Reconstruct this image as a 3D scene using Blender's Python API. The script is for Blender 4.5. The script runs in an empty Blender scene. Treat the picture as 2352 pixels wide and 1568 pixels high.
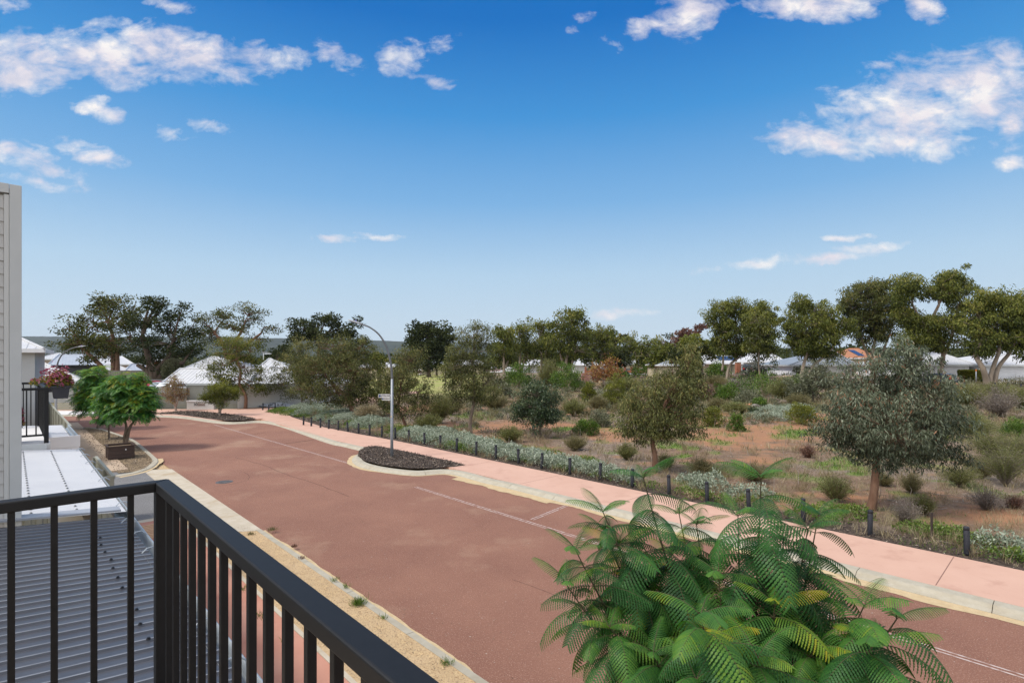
import bpy, bmesh, math, random
import numpy as np
from mathutils import Vector, Matrix
from math import radians as R
rng = np.random.default_rng(7)
random.seed(7)
scn = bpy.context.scene
COL = scn.collection
# ---------------------------------------------------------------- camera (photo measured on a 2352 px wide grid)
F, CX, HY, EYE = 1234.0, 1176.0, 828.0, 4.65
cam = bpy.data.objects.new('camera', bpy.data.cameras.new('camera'))
COL.objects.link(cam)
cam.location = (0, 0, EYE)
cam.rotation_euler = (R(90), 0, 0)
cam.data.sensor_width = 36
cam.data.lens = 36 * F / 2352
cam.data.shift_y = 44 / 2352
cam.data.clip_start = 0.05
cam.data.clip_end = 30000
scn.camera = cam
scn.view_settings.view_transform = 'Standard'
scn.view_settings.look = 'None'
scn.view_settings.gamma = 1
scn.view_settings.exposure = 0.42
EXPO = 2 ** 0.42
# ---------------------------------------------------------------- sun
SUN_DIR = Vector((-0.62, -0.20, 0.80)).normalized()
sun = bpy.data.objects.new('sun', bpy.data.lights.new('sun', 'SUN'))
COL.objects.link(sun)
sun.data.energy = 2.7
sun.data.angle = R(9)
sun.data.color = (1.0, 0.95, 0.88)
sun.rotation_euler = SUN_DIR.to_track_quat('Z', 'Y').to_euler()
# ---------------------------------------------------------------- sky
w = bpy.data.worlds.new('World')
scn.world = w
w.use_nodes = True
NT = w.node_tree
for n in list(NT.nodes):
    NT.nodes.remove(n)


def wn(t, **k):
    n = NT.nodes.new(t)
    for a, b in k.items():
        setattr(n, a, b)
    return n


def wl(a, b):
    NT.links.new(a, b)


def wmath(op, a, b=None, clamp=False):
    n = wn('ShaderNodeMath', operation=op, use_clamp=clamp)
    for i, v in enumerate((a, b)):
        if v is None:
            continue
        if isinstance(v, (int, float)):
            n.inputs[i].default_value = v
        else:
            wl(v, n.inputs[i])
    return n.outputs[0]


def wramp(fac, stops, interp='LINEAR'):
    n = wn('ShaderNodeValToRGB')
    n.color_ramp.interpolation = interp
    e = n.color_ramp.elements
    while len(e) < len(stops):
        e.new(0.5)
    for i, (p, c) in enumerate(stops):
        e[i].position = p
        e[i].color = (*c, 1)
    wl(fac, n.inputs[0])
    return n.outputs[0]


def wmix(fac, a, b, mode='MIX'):
    n = wn('ShaderNodeMix', data_type='RGBA', blend_type=mode)
    if isinstance(fac, (int, float)):
        n.inputs[0].default_value = fac
    else:
        wl(fac, n.inputs[0])
    for i, v in ((6, a), (7, b)):
        if isinstance(v, tuple):
            n.inputs[i].default_value = (*v, 1)
        else:
            wl(v, n.inputs[i])
    return n.outputs[2]


tc = wn('ShaderNodeTexCoord')
sep = wn('ShaderNodeSeparateXYZ')
wl(tc.outputs['Generated'], sep.inputs[0])
sx, sy, sz = sep.outputs
sky = wn('ShaderNodeTexSky')
sky.sky_type = 'NISHITA'
sky.sun_disc = False
sky.sun_elevation = math.asin(SUN_DIR.z)
sky.sun_rotation = math.atan2(SUN_DIR.x, SUN_DIR.y)
SC = 1.0 / (0.1 * EXPO)
elev = wmath('MULTIPLY', wmath('ARCSINE', sz), 180 / math.pi / 90.0)


def lin(c):
    return tuple(((v / 255 + 0.055) / 1.055) ** 2.4 if v > 10 else v / 255 / 12.92 for v in c)


def sc(c, k=1.0):
    return tuple(v * SC * k for v in c)


grad = wramp(elev, [(0.0, lin((206, 219, 230))), (0.035, lin((201, 221, 236))), (0.10, lin((180, 211, 236))),
                    (0.18, lin((124, 179, 228))), (0.27, lin((64, 148, 216))), (0.36, lin((8, 112, 195))), (0.6, lin((8, 102, 190)))])
grad = wmix(1.0, grad, (SC, SC, SC), 'MULTIPLY')
base_sky = wmix(0.994, sky.outputs[0], grad)
# clouds: gnomonic direction coordinates (x/y, z/y), fixed to the sky itself
ysafe = wmath('MAXIMUM', sy, 0.02)
u_ = wmath('DIVIDE', sx, ysafe)
v_ = wmath('DIVIDE', sz, ysafe)
comb = wn('ShaderNodeCombineXYZ')
wl(u_, comb.inputs[0])
wl(v_, comb.inputs[1])
UV = comb.outputs[0]
CLOUDS = [  # px, py, rx, ry, rot, strength
    (70, 140, 170, 75, 4, 1.0), (240, 130, 190, 70, 6, 1.0), (430, 130, 190, 65, 8, 1.0), (600, 130, 130, 45, 4, .95), (310, 75, 130, 42, 5, .9),
    (30, 180, 110, 45, 14, .8), (770, 135, 75, 40, 22, .72), (925, 130, 68, 44, 14, .78), (1000, 185, 55, 22, 20, .55),
    (1010, 100, 55, 26, 0, .52), (215, 245, 80, 30, 16, .95), (395, 15, 70, 22, 3, .9), (390, 300, 70, 22, 8, .50), (500, 292, 62, 20, 14, .60),
    (60, 365, 120, 42, 18, .95), (210, 352, 95, 32, 14, .95), (130, 395, 70, 28, 14, .85), (15, 350, 60, 40, 0, .9), (20, 15, 60, 20, 0, .7),
    (1400, 88, 55, 26, 12, .62), (1340, 45, 45, 24, -30, .55), (1590, 25, 110, 60, -15, 1.0), (1850, 8, 170, 45, 3, 1.0), (2125, 15, 70, 45, 20, .95),
    (1470, 70, 45, 26, 10, .7), (2210, 180, 230, 75, 4, 1.0), (2260, 215, 140, 120, 0, 1.0), (2120, 270, 210, 80, -4, 1.0), (1890, 325, 170, 50, 6, 1.0),
    (2060, 330, 190, 50, 0, .98), (1990, 235, 150, 50, -12, .95), (2330, 290, 60, 60, 0, .9), (2310, 180, 110, 80, 10, 1.0), (2335, 370, 50, 24, 0, .8), (1930, 215, 60, 26, 0, .7),
    (782, 551, 60, 13, 0, .95), (868, 548, 55, 11, 0, .9), (1760, 607, 190, 19, -6, .95), (1860, 598, 140, 15, -7, .9), (1950, 541, 55, 11, -2, .8),
    (2010, 566, 110, 14, -4, .75), (1420, 722, 90, 14, -3, .7), (90, 420, 120, 22, 8, .6)]
dn = wn('ShaderNodeTexNoise')
dn.inputs['Scale'].default_value = 7.0
dn.inputs['Detail'].default_value = 6
dn.inputs['Roughness'].default_value = 0.65
wl(UV, dn.inputs['Vector'])
dv = wn('ShaderNodeVectorMath', operation='SUBTRACT')
wl(dn.outputs['Color'], dv.inputs[0])
dv.inputs[1].default_value = (0.5, 0.5, 0.5)
dm = wn('ShaderNodeVectorMath', operation='MULTIPLY')
wl(dv.outputs[0], dm.inputs[0])
dm.inputs[1].default_value = (0.13, 0.055, 0)
da = wn('ShaderNodeVectorMath', operation='ADD')
wl(dm.outputs[0], da.inputs[0])
wl(UV, da.inputs[1])
UVD = da.outputs[0]
mask = None
for (px, py, rx, ry, rot, k) in CLOUDS:
    mp = wn('ShaderNodeMapping', vector_type='TEXTURE')
    mp.inputs[1].default_value = ((px - CX) / F, (HY - py) / F, 0)
    mp.inputs[2].default_value = (0, 0, R(-rot))
    mp.inputs[3].default_value = (rx * 1.12 / F, ry * 1.12 / F, 1)
    wl(UVD, mp.inputs[0])
    ln = wn('ShaderNodeVectorMath', operation='LENGTH')
    wl(mp.outputs[0], ln.inputs[0])
    m = wmath('MULTIPLY', wmath('SUBTRACT', 1.0, ln.outputs['Value']), k)
    mask = m if mask is None else wmath('MAXIMUM', mask, m)
mask = wmath('MAXIMUM', mask, 0.0)
mask = wmath('POWER', mask, 0.7)


def wnoise(scale, detail, rough, stretch=(1, 1, 1), off=(0, 0, 0), dist=0.0):
    mp = wn('ShaderNodeMapping')
    mp.inputs[1].default_value = off
    mp.inputs[3].default_value = stretch
    wl(UV, mp.inputs[0])
    nz = wn('ShaderNodeTexNoise')
    nz.inputs['Scale'].default_value = scale
    nz.inputs['Detail'].default_value = detail
    nz.inputs['Roughness'].default_value = rough
    nz.inputs['Distortion'].default_value = dist
    wl(mp.outputs[0], nz.inputs['Vector'])
    return nz.outputs[0]


n1 = wnoise(9.0, 9, 0.62, (1.0, 1.9, 1), (3.1, 1.7, 0), 0.6)
n2 = wnoise(24.0, 6, 0.6, (1.0, 1.7, 1), (9.1, 4.2, 0), 0.3)
dens = wmath('ADD', wmath('MULTIPLY', mask, 1.2), wmath('MULTIPLY', wmath('SUBTRACT', n1, 0.5), 2.6))
dens = wmath('ADD', dens, wmath('MULTIPLY', wmath('SUBTRACT', n2, 0.5), 1.5))
dens = wmath('MULTIPLY', wmath('SUBTRACT', dens, 0.32), 1.0, clamp=True)
dens = wmath('MULTIPLY', dens, wmath('MULTIPLY', mask, 3.5, clamp=True))
dens = wmath('POWER', dens, 1.15)
dens = wmath('MULTIPLY', dens, 0.97)
dens = wmath('MULTIPLY', dens, wmath('GREATER_THAN', sy, 0.03))
n3 = wnoise(6.5, 5, 0.55, (1, 1.5, 1), (1.3, 7.7, 0))
ccol = wramp(n3, [(0.30, lin((206, 208, 226))), (0.45, lin((236, 229, 236))), (0.58, lin((255, 250, 247)))])
ccol = wmix(1.0, ccol, (SC, SC, SC), 'MULTIPLY')
col = wmix(dens, base_sky, ccol)
# bright broken cloud overhead and behind the viewer (outside the photograph), where the soft light comes from
up = wmath('MULTIPLY', wmath('SUBTRACT', elev, 0.46), 6.0, clamp=True)
back = wmath('MULTIPLY', wmath('SUBTRACT', wmath('MULTIPLY', sy, -1.0), 0.02), 3.0, clamp=True)
cov = wmath('MAXIMUM', up, back)
nzb = wn('ShaderNodeTexNoise')
nzb.inputs['Scale'].default_value = 2.2
nzb.inputs['Detail'].default_value = 4
wl(tc.outputs['Generated'], nzb.inputs['Vector'])
brk = wmath('MULTIPLY', wmath('SUBTRACT', nzb.outputs[0], 0.33), 4.0, clamp=True)
cov = wmath('MULTIPLY', cov, brk)
cov = wmath('MULTIPLY', cov, wmath('GREATER_THAN', sz, 0.0))
col = wmix(cov, col, sc((0.98, 0.97, 0.98), 1.35 * EXPO))
bg = wn('ShaderNodeBackground')
bg.inputs['Strength'].default_value = 0.1
wl(col, bg.inputs[0])
out = wn('ShaderNodeOutputWorld')
wl(bg.outputs[0], out.inputs[0])
w.cycles.sampling_method = 'MANUAL'
w.cycles.sample_map_resolution = 512
scn.cycles.max_bounces = 6
scn.cycles.transparent_max_bounces = 6
scn.cycles.use_adaptive_sampling = True
scn.cycles.use_denoising = True
scn.cycles.denoising_prefilter = 'NONE'
scn.cycles.denoising_quality = 'HIGH'
scn.cycles.volume_bounces = 0
# ---------------------------------------------------------------- measuring helpers
SA, CA = math.sin(R(43)), math.cos(R(43))


def sstep(a, b, x):
    t = np.clip((x - a) / (b - a), 0, 1)
    return t * t * (3 - 2 * t)


def T(x, y):
    y_ = np.maximum(np.asarray(y, float), 1.0)
    az = np.asarray(x, float) / y_
    return 0.034 * sstep(0.25, 0.6, az) * np.clip(y_ - 35, 0, 110)


def P(px, py, d):
    return Vector(((px - CX) / F * d, d, EYE + (HY - py) / F * d))


def G(px, py, z=0.0):
    k = (py - HY) / F
    d = (EYE - z) / k
    for _ in range(30):
        d = 0.5 * d + 0.5 * (EYE - z - float(T((px - CX) / F * d, d))) / k
    x = (px - CX) / F * d
    return Vector((x, d, z + float(T(x, d))))


def AB(a, b, z=0.0):
    return Vector((-SA * a + CA * b, CA * a + SA * b, z))


def inv(v):
    return (-SA * v[0] + CA * v[1], CA * v[0] + SA * v[1])


def Gab(px, py, z=0.0):
    return inv(G(px, py, z))


# ---------------------------------------------------------------- tagging and mesh building
def tag(o, label=None, cat=None, group=None, kind=None):
    if label:
        o['label'] = label
    if cat:
        o['category'] = cat
    if group:
        o['group'] = group
    if kind:
        o['kind'] = kind
    return o


def empty(name, loc, label, cat, group=None, rz=0.0):
    o = bpy.data.objects.new(name, None)
    COL.objects.link(o)
    o.location = loc
    o.rotation_euler = (0, 0, rz)
    o.empty_display_size = 0.2
    return tag(o, label, cat, group)


def mesh_np(name, co, faces_n, idx, mats, parent=None, tint=None, smooth=False, fmat=None, loc=None):
    me = bpy.data.meshes.new(name)
    nf = len(idx) // faces_n
    me.vertices.add(len(co))
    me.vertices.foreach_set('co', np.ascontiguousarray(co, np.float32).ravel())
    me.loops.add(len(idx))
    me.loops.foreach_set('vertex_index', np.ascontiguousarray(idx, np.int32))
    me.polygons.add(nf)
    me.polygons.foreach_set('loop_start', np.arange(nf, dtype=np.int32) * faces_n)
    if smooth:
        me.polygons.foreach_set('use_smooth', np.ones(nf, bool))
    for m in (mats if isinstance(mats, (list, tuple)) else [mats]):
        me.materials.append(m)
    if fmat is not None:
        me.polygons.foreach_set('material_index', np.ascontiguousarray(fmat, np.int32))
    me.update(calc_edges=True)
    if tint is not None:
        a = me.attributes.new('tint', 'FLOAT', 'FACE')
        a.data.foreach_set('value', np.ascontiguousarray(tint, np.float32))
    o = bpy.data.objects.new(name, me)
    COL.objects.link(o)
    if parent is not None:
        o.parent = parent
    if loc is not None:
        o.location = loc
    return o


class MB:
    def __init__(s):
        s.v, s.f, s.m, s.sm = [], [], [], []
        s.cur = 0
        s.smooth = False

    def add(s, vs, fs):
        n = len(s.v)
        s.v += [tuple(v) for v in vs]
        for f in fs:
            s.f.append([i + n for i in f])
            s.m.append(s.cur)
            s.sm.append(s.smooth)
        return s

    def box(s, c, h, ax=None):
        """c centre, h half sizes, ax optional 3 axes"""
        c = Vector(c)
        X, Y, Z = [Vector(a) for a in ax] if ax else (Vector((1, 0, 0)), Vector((0, 1, 0)), Vector((0, 0, 1)))
        vs = [c + X * (h[0] * i) + Y * (h[1] * j) + Z * (h[2] * k) for k in (-1, 1) for j in (-1, 1) for i in (-1, 1)]
        return s.add(vs, [(0, 2, 3, 1), (4, 5, 7, 6), (0, 1, 5, 4), (2, 6, 7, 3), (0, 4, 6, 2), (1, 3, 7, 5)])

    def b2(s, lo, hi):
        lo, hi = Vector(lo), Vector(hi)
        return s.box((lo + hi) / 2, (hi - lo) / 2)

    def tube(s, pts, rad, n=8, cap=True):
        pts = [Vector(p) for p in pts]
        if not isinstance(rad, (list, tuple)):
            rad = [rad] * len(pts)
        vs, fs = [], []
        ref = None
        for i, p in enumerate(pts):
            t = (pts[min(i + 1, len(pts) - 1)] - pts[max(i - 1, 0)])
            if t.length < 1e-9:
                t = Vector((0, 0, 1))
            t.normalize()
            if ref is None:
                ref = Vector((1, 0, 0)) if abs(t.x) < 0.9 else Vector((0, 1, 0))
            ref = (ref - t * ref.dot(t)).normalized()
            bi = t.cross(ref)
            for k in range(n):
                a = 2 * math.pi * k / n
                vs.append(p + (ref * math.cos(a) + bi * math.sin(a)) * rad[i])
        for i in range(len(pts) - 1):
            for k in range(n):
                a, b = i * n + k, i * n + (k + 1) % n
                fs.append((a, b, b + n, a + n))
        if cap:
            fs.append(tuple(range(n))[::-1])
            fs.append(tuple(range((len(pts) - 1) * n, len(pts) * n)))
        return s.add(vs, fs)

    def prism(s, poly, d):
        """poly: list of 3D points, extruded by vector d"""
        n = len(poly)
        d = Vector(d)
        poly = [Vector(p) for p in poly]
        vs = poly + [p + d for p in poly]
        fs = [tuple(range(n))[::-1], tuple(range(n, 2 * n))] + [(i, (i + 1) % n, (i + 1) % n + n, i + n) for i in range(n)]
        return s.add(vs, fs)

    def lathe(s, prof, c=(0, 0, 0), n=16):
        c = Vector(c)
        vs, fs = [], []
        for (r, z) in prof:
            for k in range(n):
                a = 2 * math.pi * k / n
                vs.append(c + Vector((r * math.cos(a), r * math.sin(a), z)))
        for i in range(len(prof) - 1):
            for k in range(n):
                a, b = i * n + k, i * n + (k + 1) % n
                fs.append((a, b, b + n, a + n))
        fs.append(tuple(range(n))[::-1])
        fs.append(tuple(range((len(prof) - 1) * n, len(prof) * n)))
        return s.add(vs, fs)

    def build(s, name, mats, parent=None, bevel=0.0, loc=None, fix=True, bseg=2):
        me = bpy.data.meshes.new(name)
        off = Vector(loc) if loc is not None else Vector((0, 0, 0))
        me.from_pydata([(v[0] - off.x, v[1] - off.y, v[2] - off.z) for v in s.v], [], s.f)
        for m in (mats if isinstance(mats, (list, tuple)) else [mats]):
            me.materials.append(m)
        me.polygons.foreach_set('material_index', s.m)
        me.polygons.foreach_set('use_smooth', s.sm)
        if fix:
            bm = bmesh.new()
            bm.from_mesh(me)
            bmesh.ops.recalc_face_normals(bm, faces=bm.faces)
            bm.to_mesh(me)
            bm.free()
        me.update()
        o = bpy.data.objects.new(name, me)
        COL.objects.link(o)
        if parent is not None:
            o.parent = parent
        elif loc is not None:
            o.location = loc
        if bevel:
            b = o.modifiers.new('bevel', 'BEVEL')
            b.width = bevel
            b.segments = bseg
            b.limit_method = 'ANGLE'
        return o


def rel(root):
    """helper so parts can be written in world coordinates"""
    return Vector(root.location)


# ---------------------------------------------------------------- materials
MATS = {}


def mat(name, c1, c2=None, scale=6.0, rough=0.75, bump=0.0, bscale=60.0, metal=0.0, spec=0.4, detail=5, c3=None, s3=1.0, lo=0.35, hi=0.65, stretch=None, fine=None):
    if name in MATS:
        return MATS[name]
    m = bpy.data.materials.new(name)
    m.use_nodes = True
    nt = m.node_tree
    p = nt.nodes['Principled BSDF']
    p.inputs['Roughness'].default_value = rough
    p.inputs['Metallic'].default_value = metal
    p.inputs['Specular IOR Level'].default_value = spec
    p.inputs['Base Color'].default_value = (*c1, 1)
    co = nt.nodes.new('ShaderNodeTexCoord').outputs['Object']
    if stretch:
        mp = nt.nodes.new('ShaderNodeMapping')
        mp.inputs[3].default_value = stretch
        nt.links.new(co, mp.inputs[0])
        co = mp.outputs[0]

    def noise(s, d=detail, r=0.6):
        n = nt.nodes.new('ShaderNodeTexNoise')
        n.inputs['Scale'].default_value = s
        n.inputs['Detail'].default_value = d
        n.inputs['Roughness'].default_value = r
        nt.links.new(co, n.inputs['Vector'])
        return n.outputs[0]

    def mix(fac, a, b):
        n = nt.nodes.new('ShaderNodeMix')
        n.data_type = 'RGBA'
        nt.links.new(fac, n.inputs[0])
        for i, v in ((6, a), (7, b)):
            if isinstance(v, tuple):
                n.inputs[i].default_value = (*v, 1)
            else:
                nt.links.new(v, n.inputs[i])
        return n.outputs[2]

    def rng_(sock, a, b):
        n = nt.nodes.new('ShaderNodeMapRange')
        n.inputs[1].default_value = a
        n.inputs[2].default_value = b
        nt.links.new(sock, n.inputs[0])
        return n.outputs[0]
    c = c1
    if c2 is not None:
        c = mix(rng_(noise(scale), lo, hi), c1, c2)
    if c3 is not None:
        c = mix(rng_(noise(s3, 6, 0.65), 0.54, 0.68), c, c3)
    if fine is not None:
        c = mix(rng_(noise(fine[0], 2), 0.56, 0.66), c, fine[1])
        if len(fine) > 2:
            c = mix(rng_(noise(fine[0] * 1.4, 2), 0.58, 0.66), c, fine[2])
    if not isinstance(c, tuple):
        nt.links.new(c, p.inputs['Base Color'])
    if bump:
        b = nt.nodes.new('ShaderNodeBump')
        b.inputs['Strength'].default_value = bump
        b.inputs['Distance'].default_value = 0.02
        nt.links.new(noise(bscale, 4), b.inputs['Height'])
        nt.links.new(b.outputs[0], p.inputs['Normal'])
    MATS[name] = m
    return m


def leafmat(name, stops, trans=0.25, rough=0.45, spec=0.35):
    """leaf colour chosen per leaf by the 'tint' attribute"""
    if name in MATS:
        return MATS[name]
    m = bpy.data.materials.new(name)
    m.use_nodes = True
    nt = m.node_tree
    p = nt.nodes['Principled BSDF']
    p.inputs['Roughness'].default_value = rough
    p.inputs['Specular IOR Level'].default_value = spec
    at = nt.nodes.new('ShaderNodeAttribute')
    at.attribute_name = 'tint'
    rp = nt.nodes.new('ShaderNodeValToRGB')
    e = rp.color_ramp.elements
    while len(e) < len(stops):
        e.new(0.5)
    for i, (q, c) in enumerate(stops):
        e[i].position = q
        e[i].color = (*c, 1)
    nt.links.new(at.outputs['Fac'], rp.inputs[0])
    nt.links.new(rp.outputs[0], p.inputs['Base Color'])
    if trans > 0:
        tr = nt.nodes.new('ShaderNodeBsdfTranslucent')
        hs = nt.nodes.new('ShaderNodeHueSaturation')
        hs.inputs['Saturation'].default_value = 1.15
        hs.inputs['Value'].default_value = 1.3
        nt.links.new(rp.outputs[0], hs.inputs['Color'])
        nt.links.new(hs.outputs[0], tr.inputs[0])
        mx = nt.nodes.new('ShaderNodeMixShader')
        mx.inputs[0].default_value = trans
        nt.links.new(p.outputs[0], mx.inputs[1])
        nt.links.new(tr.outputs[0], mx.inputs[2])
        nt.links.new(mx.outputs[0], nt.nodes['Material Output'].inputs[0])
    MATS[name] = m
    return m


M_black = mat('black_powder_coat', (0.0035, 0.0035, 0.0038), (0.0055, 0.0055, 0.006), 30, rough=0.55, bump=0.03, bscale=900, spec=0.32)
M_wall_l = mat('pale_weatherboard', (0.40, 0.39, 0.37), (0.44, 0.43, 0.41), 3, rough=0.6, bump=0.05, bscale=80)
M_trim = mat('pale_grey_trim', (0.42, 0.43, 0.42), (0.45, 0.46, 0.45), 4, rough=0.45, bump=0.02)
M_white = mat('white_paint', (0.74, 0.74, 0.74), (0.68, 0.68, 0.68), 2, rough=0.5)
M_whiteroof = mat('white_roof_steel', (0.51, 0.51, 0.51), (0.465, 0.468, 0.475), 1.5, rough=0.5, spec=0.3)
M_darkroof = mat('dark_grey_roof_steel', (0.048, 0.050, 0.058), (0.062, 0.064, 0.072), 2.5, rough=0.33, spec=0.5)
M_galv = mat('galvanised_gutter', (0.42, 0.45, 0.47), (0.34, 0.37, 0.39), 8, rough=0.35, metal=0.5)
M_road = mat('red_asphalt', (0.190, 0.085, 0.055), (0.240, 0.114, 0.073), 0.35, rough=0.9, bump=0.45, bscale=130, c3=(0.29, 0.170, 0.110), s3=0.28, fine=(42, (0.33, 0.195, 0.14), (0.125, 0.055, 0.037)))
M_path = mat('salmon_concrete', (0.475, 0.290, 0.215), (0.51, 0.320, 0.240), 0.7, rough=0.85, bump=0.06, bscale=200, c3=(0.43, 0.255, 0.188), s3=1.3)
M_kerb = mat('kerb_concrete', (0.325, 0.29, 0.22), (0.38, 0.345, 0.27), 5, rough=0.85, bump=0.12, bscale=120, c3=(0.30, 0.26, 0.19), s3=1.2)
M_conc = mat('pale_concrete', (0.40, 0.34, 0.25), (0.46, 0.40, 0.31), 3, rough=0.85, bump=0.1, bscale=150, c3=(0.36, 0.28, 0.18), s3=0.9)
M_whiteconc = mat('white_concrete', (0.55, 0.53, 0.50), (0.62, 0.60, 0.57), 3, rough=0.8)
M_tanpath = mat('tan_concrete', (0.34, 0.25, 0.17), (0.38, 0.285, 0.20), 1.2, rough=0.85, bump=0.06, bscale=150)
M_asph = mat('grey_asphalt', (0.13, 0.125, 0.12), (0.16, 0.155, 0.15), 2, rough=0.9, bump=0.5, bscale=140, fine=(90, (0.27, 0.26, 0.25), (0.07, 0.066, 0.062)))
M_sand = mat('yellow_sand', (0.45, 0.32, 0.180), (0.40, 0.28, 0.15), 2.2, rough=0.95, bump=1.0, bscale=22, c3=(0.50, 0.35, 0.18), s3=4.0, fine=(40, (0.24, 0.145, 0.07), (0.52, 0.38, 0.21)))
M_kerbsand = mat('loose_kerb_sand', (0.50, 0.385, 0.225), (0.44, 0.325, 0.18), 6, rough=0.95, bump=0.6, bscale=60)
M_bedsoil = mat('mulched_soil', (0.13, 0.090, 0.050), (0.22, 0.155, 0.085), 5, rough=0.95, bump=1.0, bscale=25, c3=(0.30, 0.215, 0.115), s3=1.1, fine=(45, (0.06, 0.045, 0.03), (0.34, 0.26, 0.16)))
M_mulch = mat('dark_mulch', (0.035, 0.026, 0.020), (0.075, 0.056, 0.042), 9, rough=0.95, bump=1.0, bscale=40)
M_line = mat('worn_line_paint', (0.46, 0.37, 0.33), (0.24, 0.125, 0.09), 9, rough=0.85, lo=0.44, hi=0.66)
M_bark_r = mat('red_brown_bark', (0.13, 0.065, 0.038), (0.21, 0.12, 0.075), 7, rough=0.9, bump=0.8, bscale=18, c3=(0.05, 0.03, 0.02), s3=4, stretch=(1, 1, 0.35))
M_bark_g = mat('grey_brown_bark', (0.12, 0.090, 0.065), (0.20, 0.155, 0.12), 6, rough=0.9, bump=0.8, bscale=18, c3=(0.06, 0.045, 0.035), s3=3, stretch=(1, 1, 0.35))
M_bark_w = mat('pale_gum_bark', (0.29, 0.235, 0.18), (0.19, 0.145, 0.105), 1.6, rough=0.85, bump=0.4, bscale=10, c3=(0.15, 0.085, 0.05), s3=1.1, stretch=(1, 1, 0.4))
M_bark_d = mat('dark_bark', (0.055, 0.040, 0.030), (0.095, 0.068, 0.05), 2, rough=0.95, bump=0.8, bscale=10, stretch=(1, 1, 0.35))
M_bark_p = mat('papery_pale_bark', (0.36, 0.29, 0.235), (0.26, 0.19, 0.15), 8, rough=0.9, bump=0.7, bscale=25)
M_stemg = mat('dry_grey_stems', (0.20, 0.16, 0.13), (0.13, 0.10, 0.08), 12, rough=0.9)
M_stemb = mat('brown_stems', (0.10, 0.065, 0.04), (0.15, 0.10, 0.06), 12, rough=0.9)
M_bollard = mat('charcoal_recycled_plastic', (0.012, 0.013, 0.018), (0.021, 0.022, 0.029), 14, rough=0.65, bump=0.2, bscale=60)
M_pole = mat('galvanised_pole', (0.235, 0.255, 0.275), (0.28, 0.30, 0.32), 5, rough=0.5, metal=0.35)
M_poled = mat('grey_lamp_arm', (0.10, 0.105, 0.11), (0.13, 0.135, 0.14), 5, rough=0.5, metal=0.2)
M_glass = mat('dark_window_glass', (0.02, 0.024, 0.028), rough=0.08, spec=0.6)
M_fence = mat('grey_green_slats', (0.175, 0.180, 0.150), (0.205, 0.21, 0.18), 2, rough=0.65)
M_fenced = mat('grey_green_steel', (0.17, 0.18, 0.15), (0.20, 0.21, 0.18), 1.5, rough=0.6)
M_tan = mat('tan_steel_fence', (0.20, 0.175, 0.14), (0.23, 0.20, 0.165), 1.5, rough=0.65)
M_render = mat('pale_render', (0.41, 0.405, 0.375), (0.46, 0.455, 0.42), 0.6, rough=0.85, bump=0.1, bscale=90)
M_brick = mat('red_brick', (0.28, 0.10, 0.055), (0.35, 0.15, 0.085), 6, rough=0.9, bump=0.3, bscale=20)
# ================================================================ numpy noise
def vnoise(x, y, seed=0):
    xi, yi = np.floor(x).astype(np.int64), np.floor(y).astype(np.int64)
    fx, fy = x - xi, y - yi
    fx, fy = fx * fx * (3 - 2 * fx), fy * fy * (3 - 2 * fy)

    def h(i, j):
        n = (i * 374761393 + j * 668265263 + seed * 1442695041) & 0x7fffffff
        n = ((n ^ (n >> 13)) * 1274126177) & 0x7fffffff
        return ((n ^ (n >> 16)) & 0xffff) / 65535.0
    return (h(xi, yi) * (1 - fx) + h(xi + 1, yi) * fx) * (1 - fy) + (h(xi, yi + 1) * (1 - fx) + h(xi + 1, yi + 1) * fx) * fy


def fbm(x, y, seed=0, oct=4):
    s, a, t = 0, 0.5, 0
    for i in range(oct):
        s = s + a * vnoise(x * 2 ** i, y * 2 ** i, seed + i * 17)
        t += a
        a *= 0.5
    return s / t


# ================================================================ the large ground sheet
def ground_sheet():
    rad = np.concatenate([[2.0], np.geomspace(4, 14000, 90)])
    ns = 128
    th = np.arange(ns) * 2 * math.pi / ns
    x = rad[:, None] * np.cos(th)
    y = rad[:, None] * np.sin(th)
    b = CA * x + SA * y
    az = x / np.maximum(y, 1)
    hid = (b > 17) & (y < 205) & (y > 5) & (az > -0.42) & (az < 1.12)
    z = T(x, y) - 0.06 - 0.7 * hid
    co = np.stack([x, y, z], -1).reshape(-1, 3)
    co = np.vstack([co, [[0, 0, -0.06]]])
    q = []
    for i in range(len(rad) - 1):
        for k in range(ns):
            a, c = i * ns + k, i * ns + (k + 1) % ns
            q.append((a, a + ns, c + ns, c))
    fs = [list(f) for f in q] + [[len(co) - 1, k, (k + 1) % ns] for k in range(ns)]
    me = bpy.data.meshes.new('ground')
    me.from_pydata(co.tolist(), [], fs)
    me.materials.append(mat('dry_grass_ground', (0.20, 0.165, 0.085), (0.12, 0.12, 0.05), 0.05, rough=0.95, c3=(0.26, 0.20, 0.13), s3=0.02))
    o = bpy.data.objects.new('ground', me)
    COL.objects.link(o)
    tag(o, kind='structure')


ground_sheet()


# ================================================================ bushland ground with its own soil colours
def ell(x, y, L):
    """union of soft ellipses given in photo pixels, evaluated on the ground"""
    out = np.zeros_like(x)
    for (px, py, rx, ry, k) in L:
        c = G(px, py)
        n_ = G(px, py + ry)
        f_ = G(px, max(py - ry, HY + 12))
        ra = max(rx * c.y / F, 0.2)
        rb = max((f_.y - n_.y) / 2, 0.2)
        # axes: across the view and along it
        dx = x - (px - CX) / F * y
        q = np.sqrt((dx / ra) ** 2 + ((y - (f_.y + n_.y) / 2) / rb) ** 2)
        out = np.maximum(out, k * np.clip(1.4 - q, 0, 1))
    return out


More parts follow.
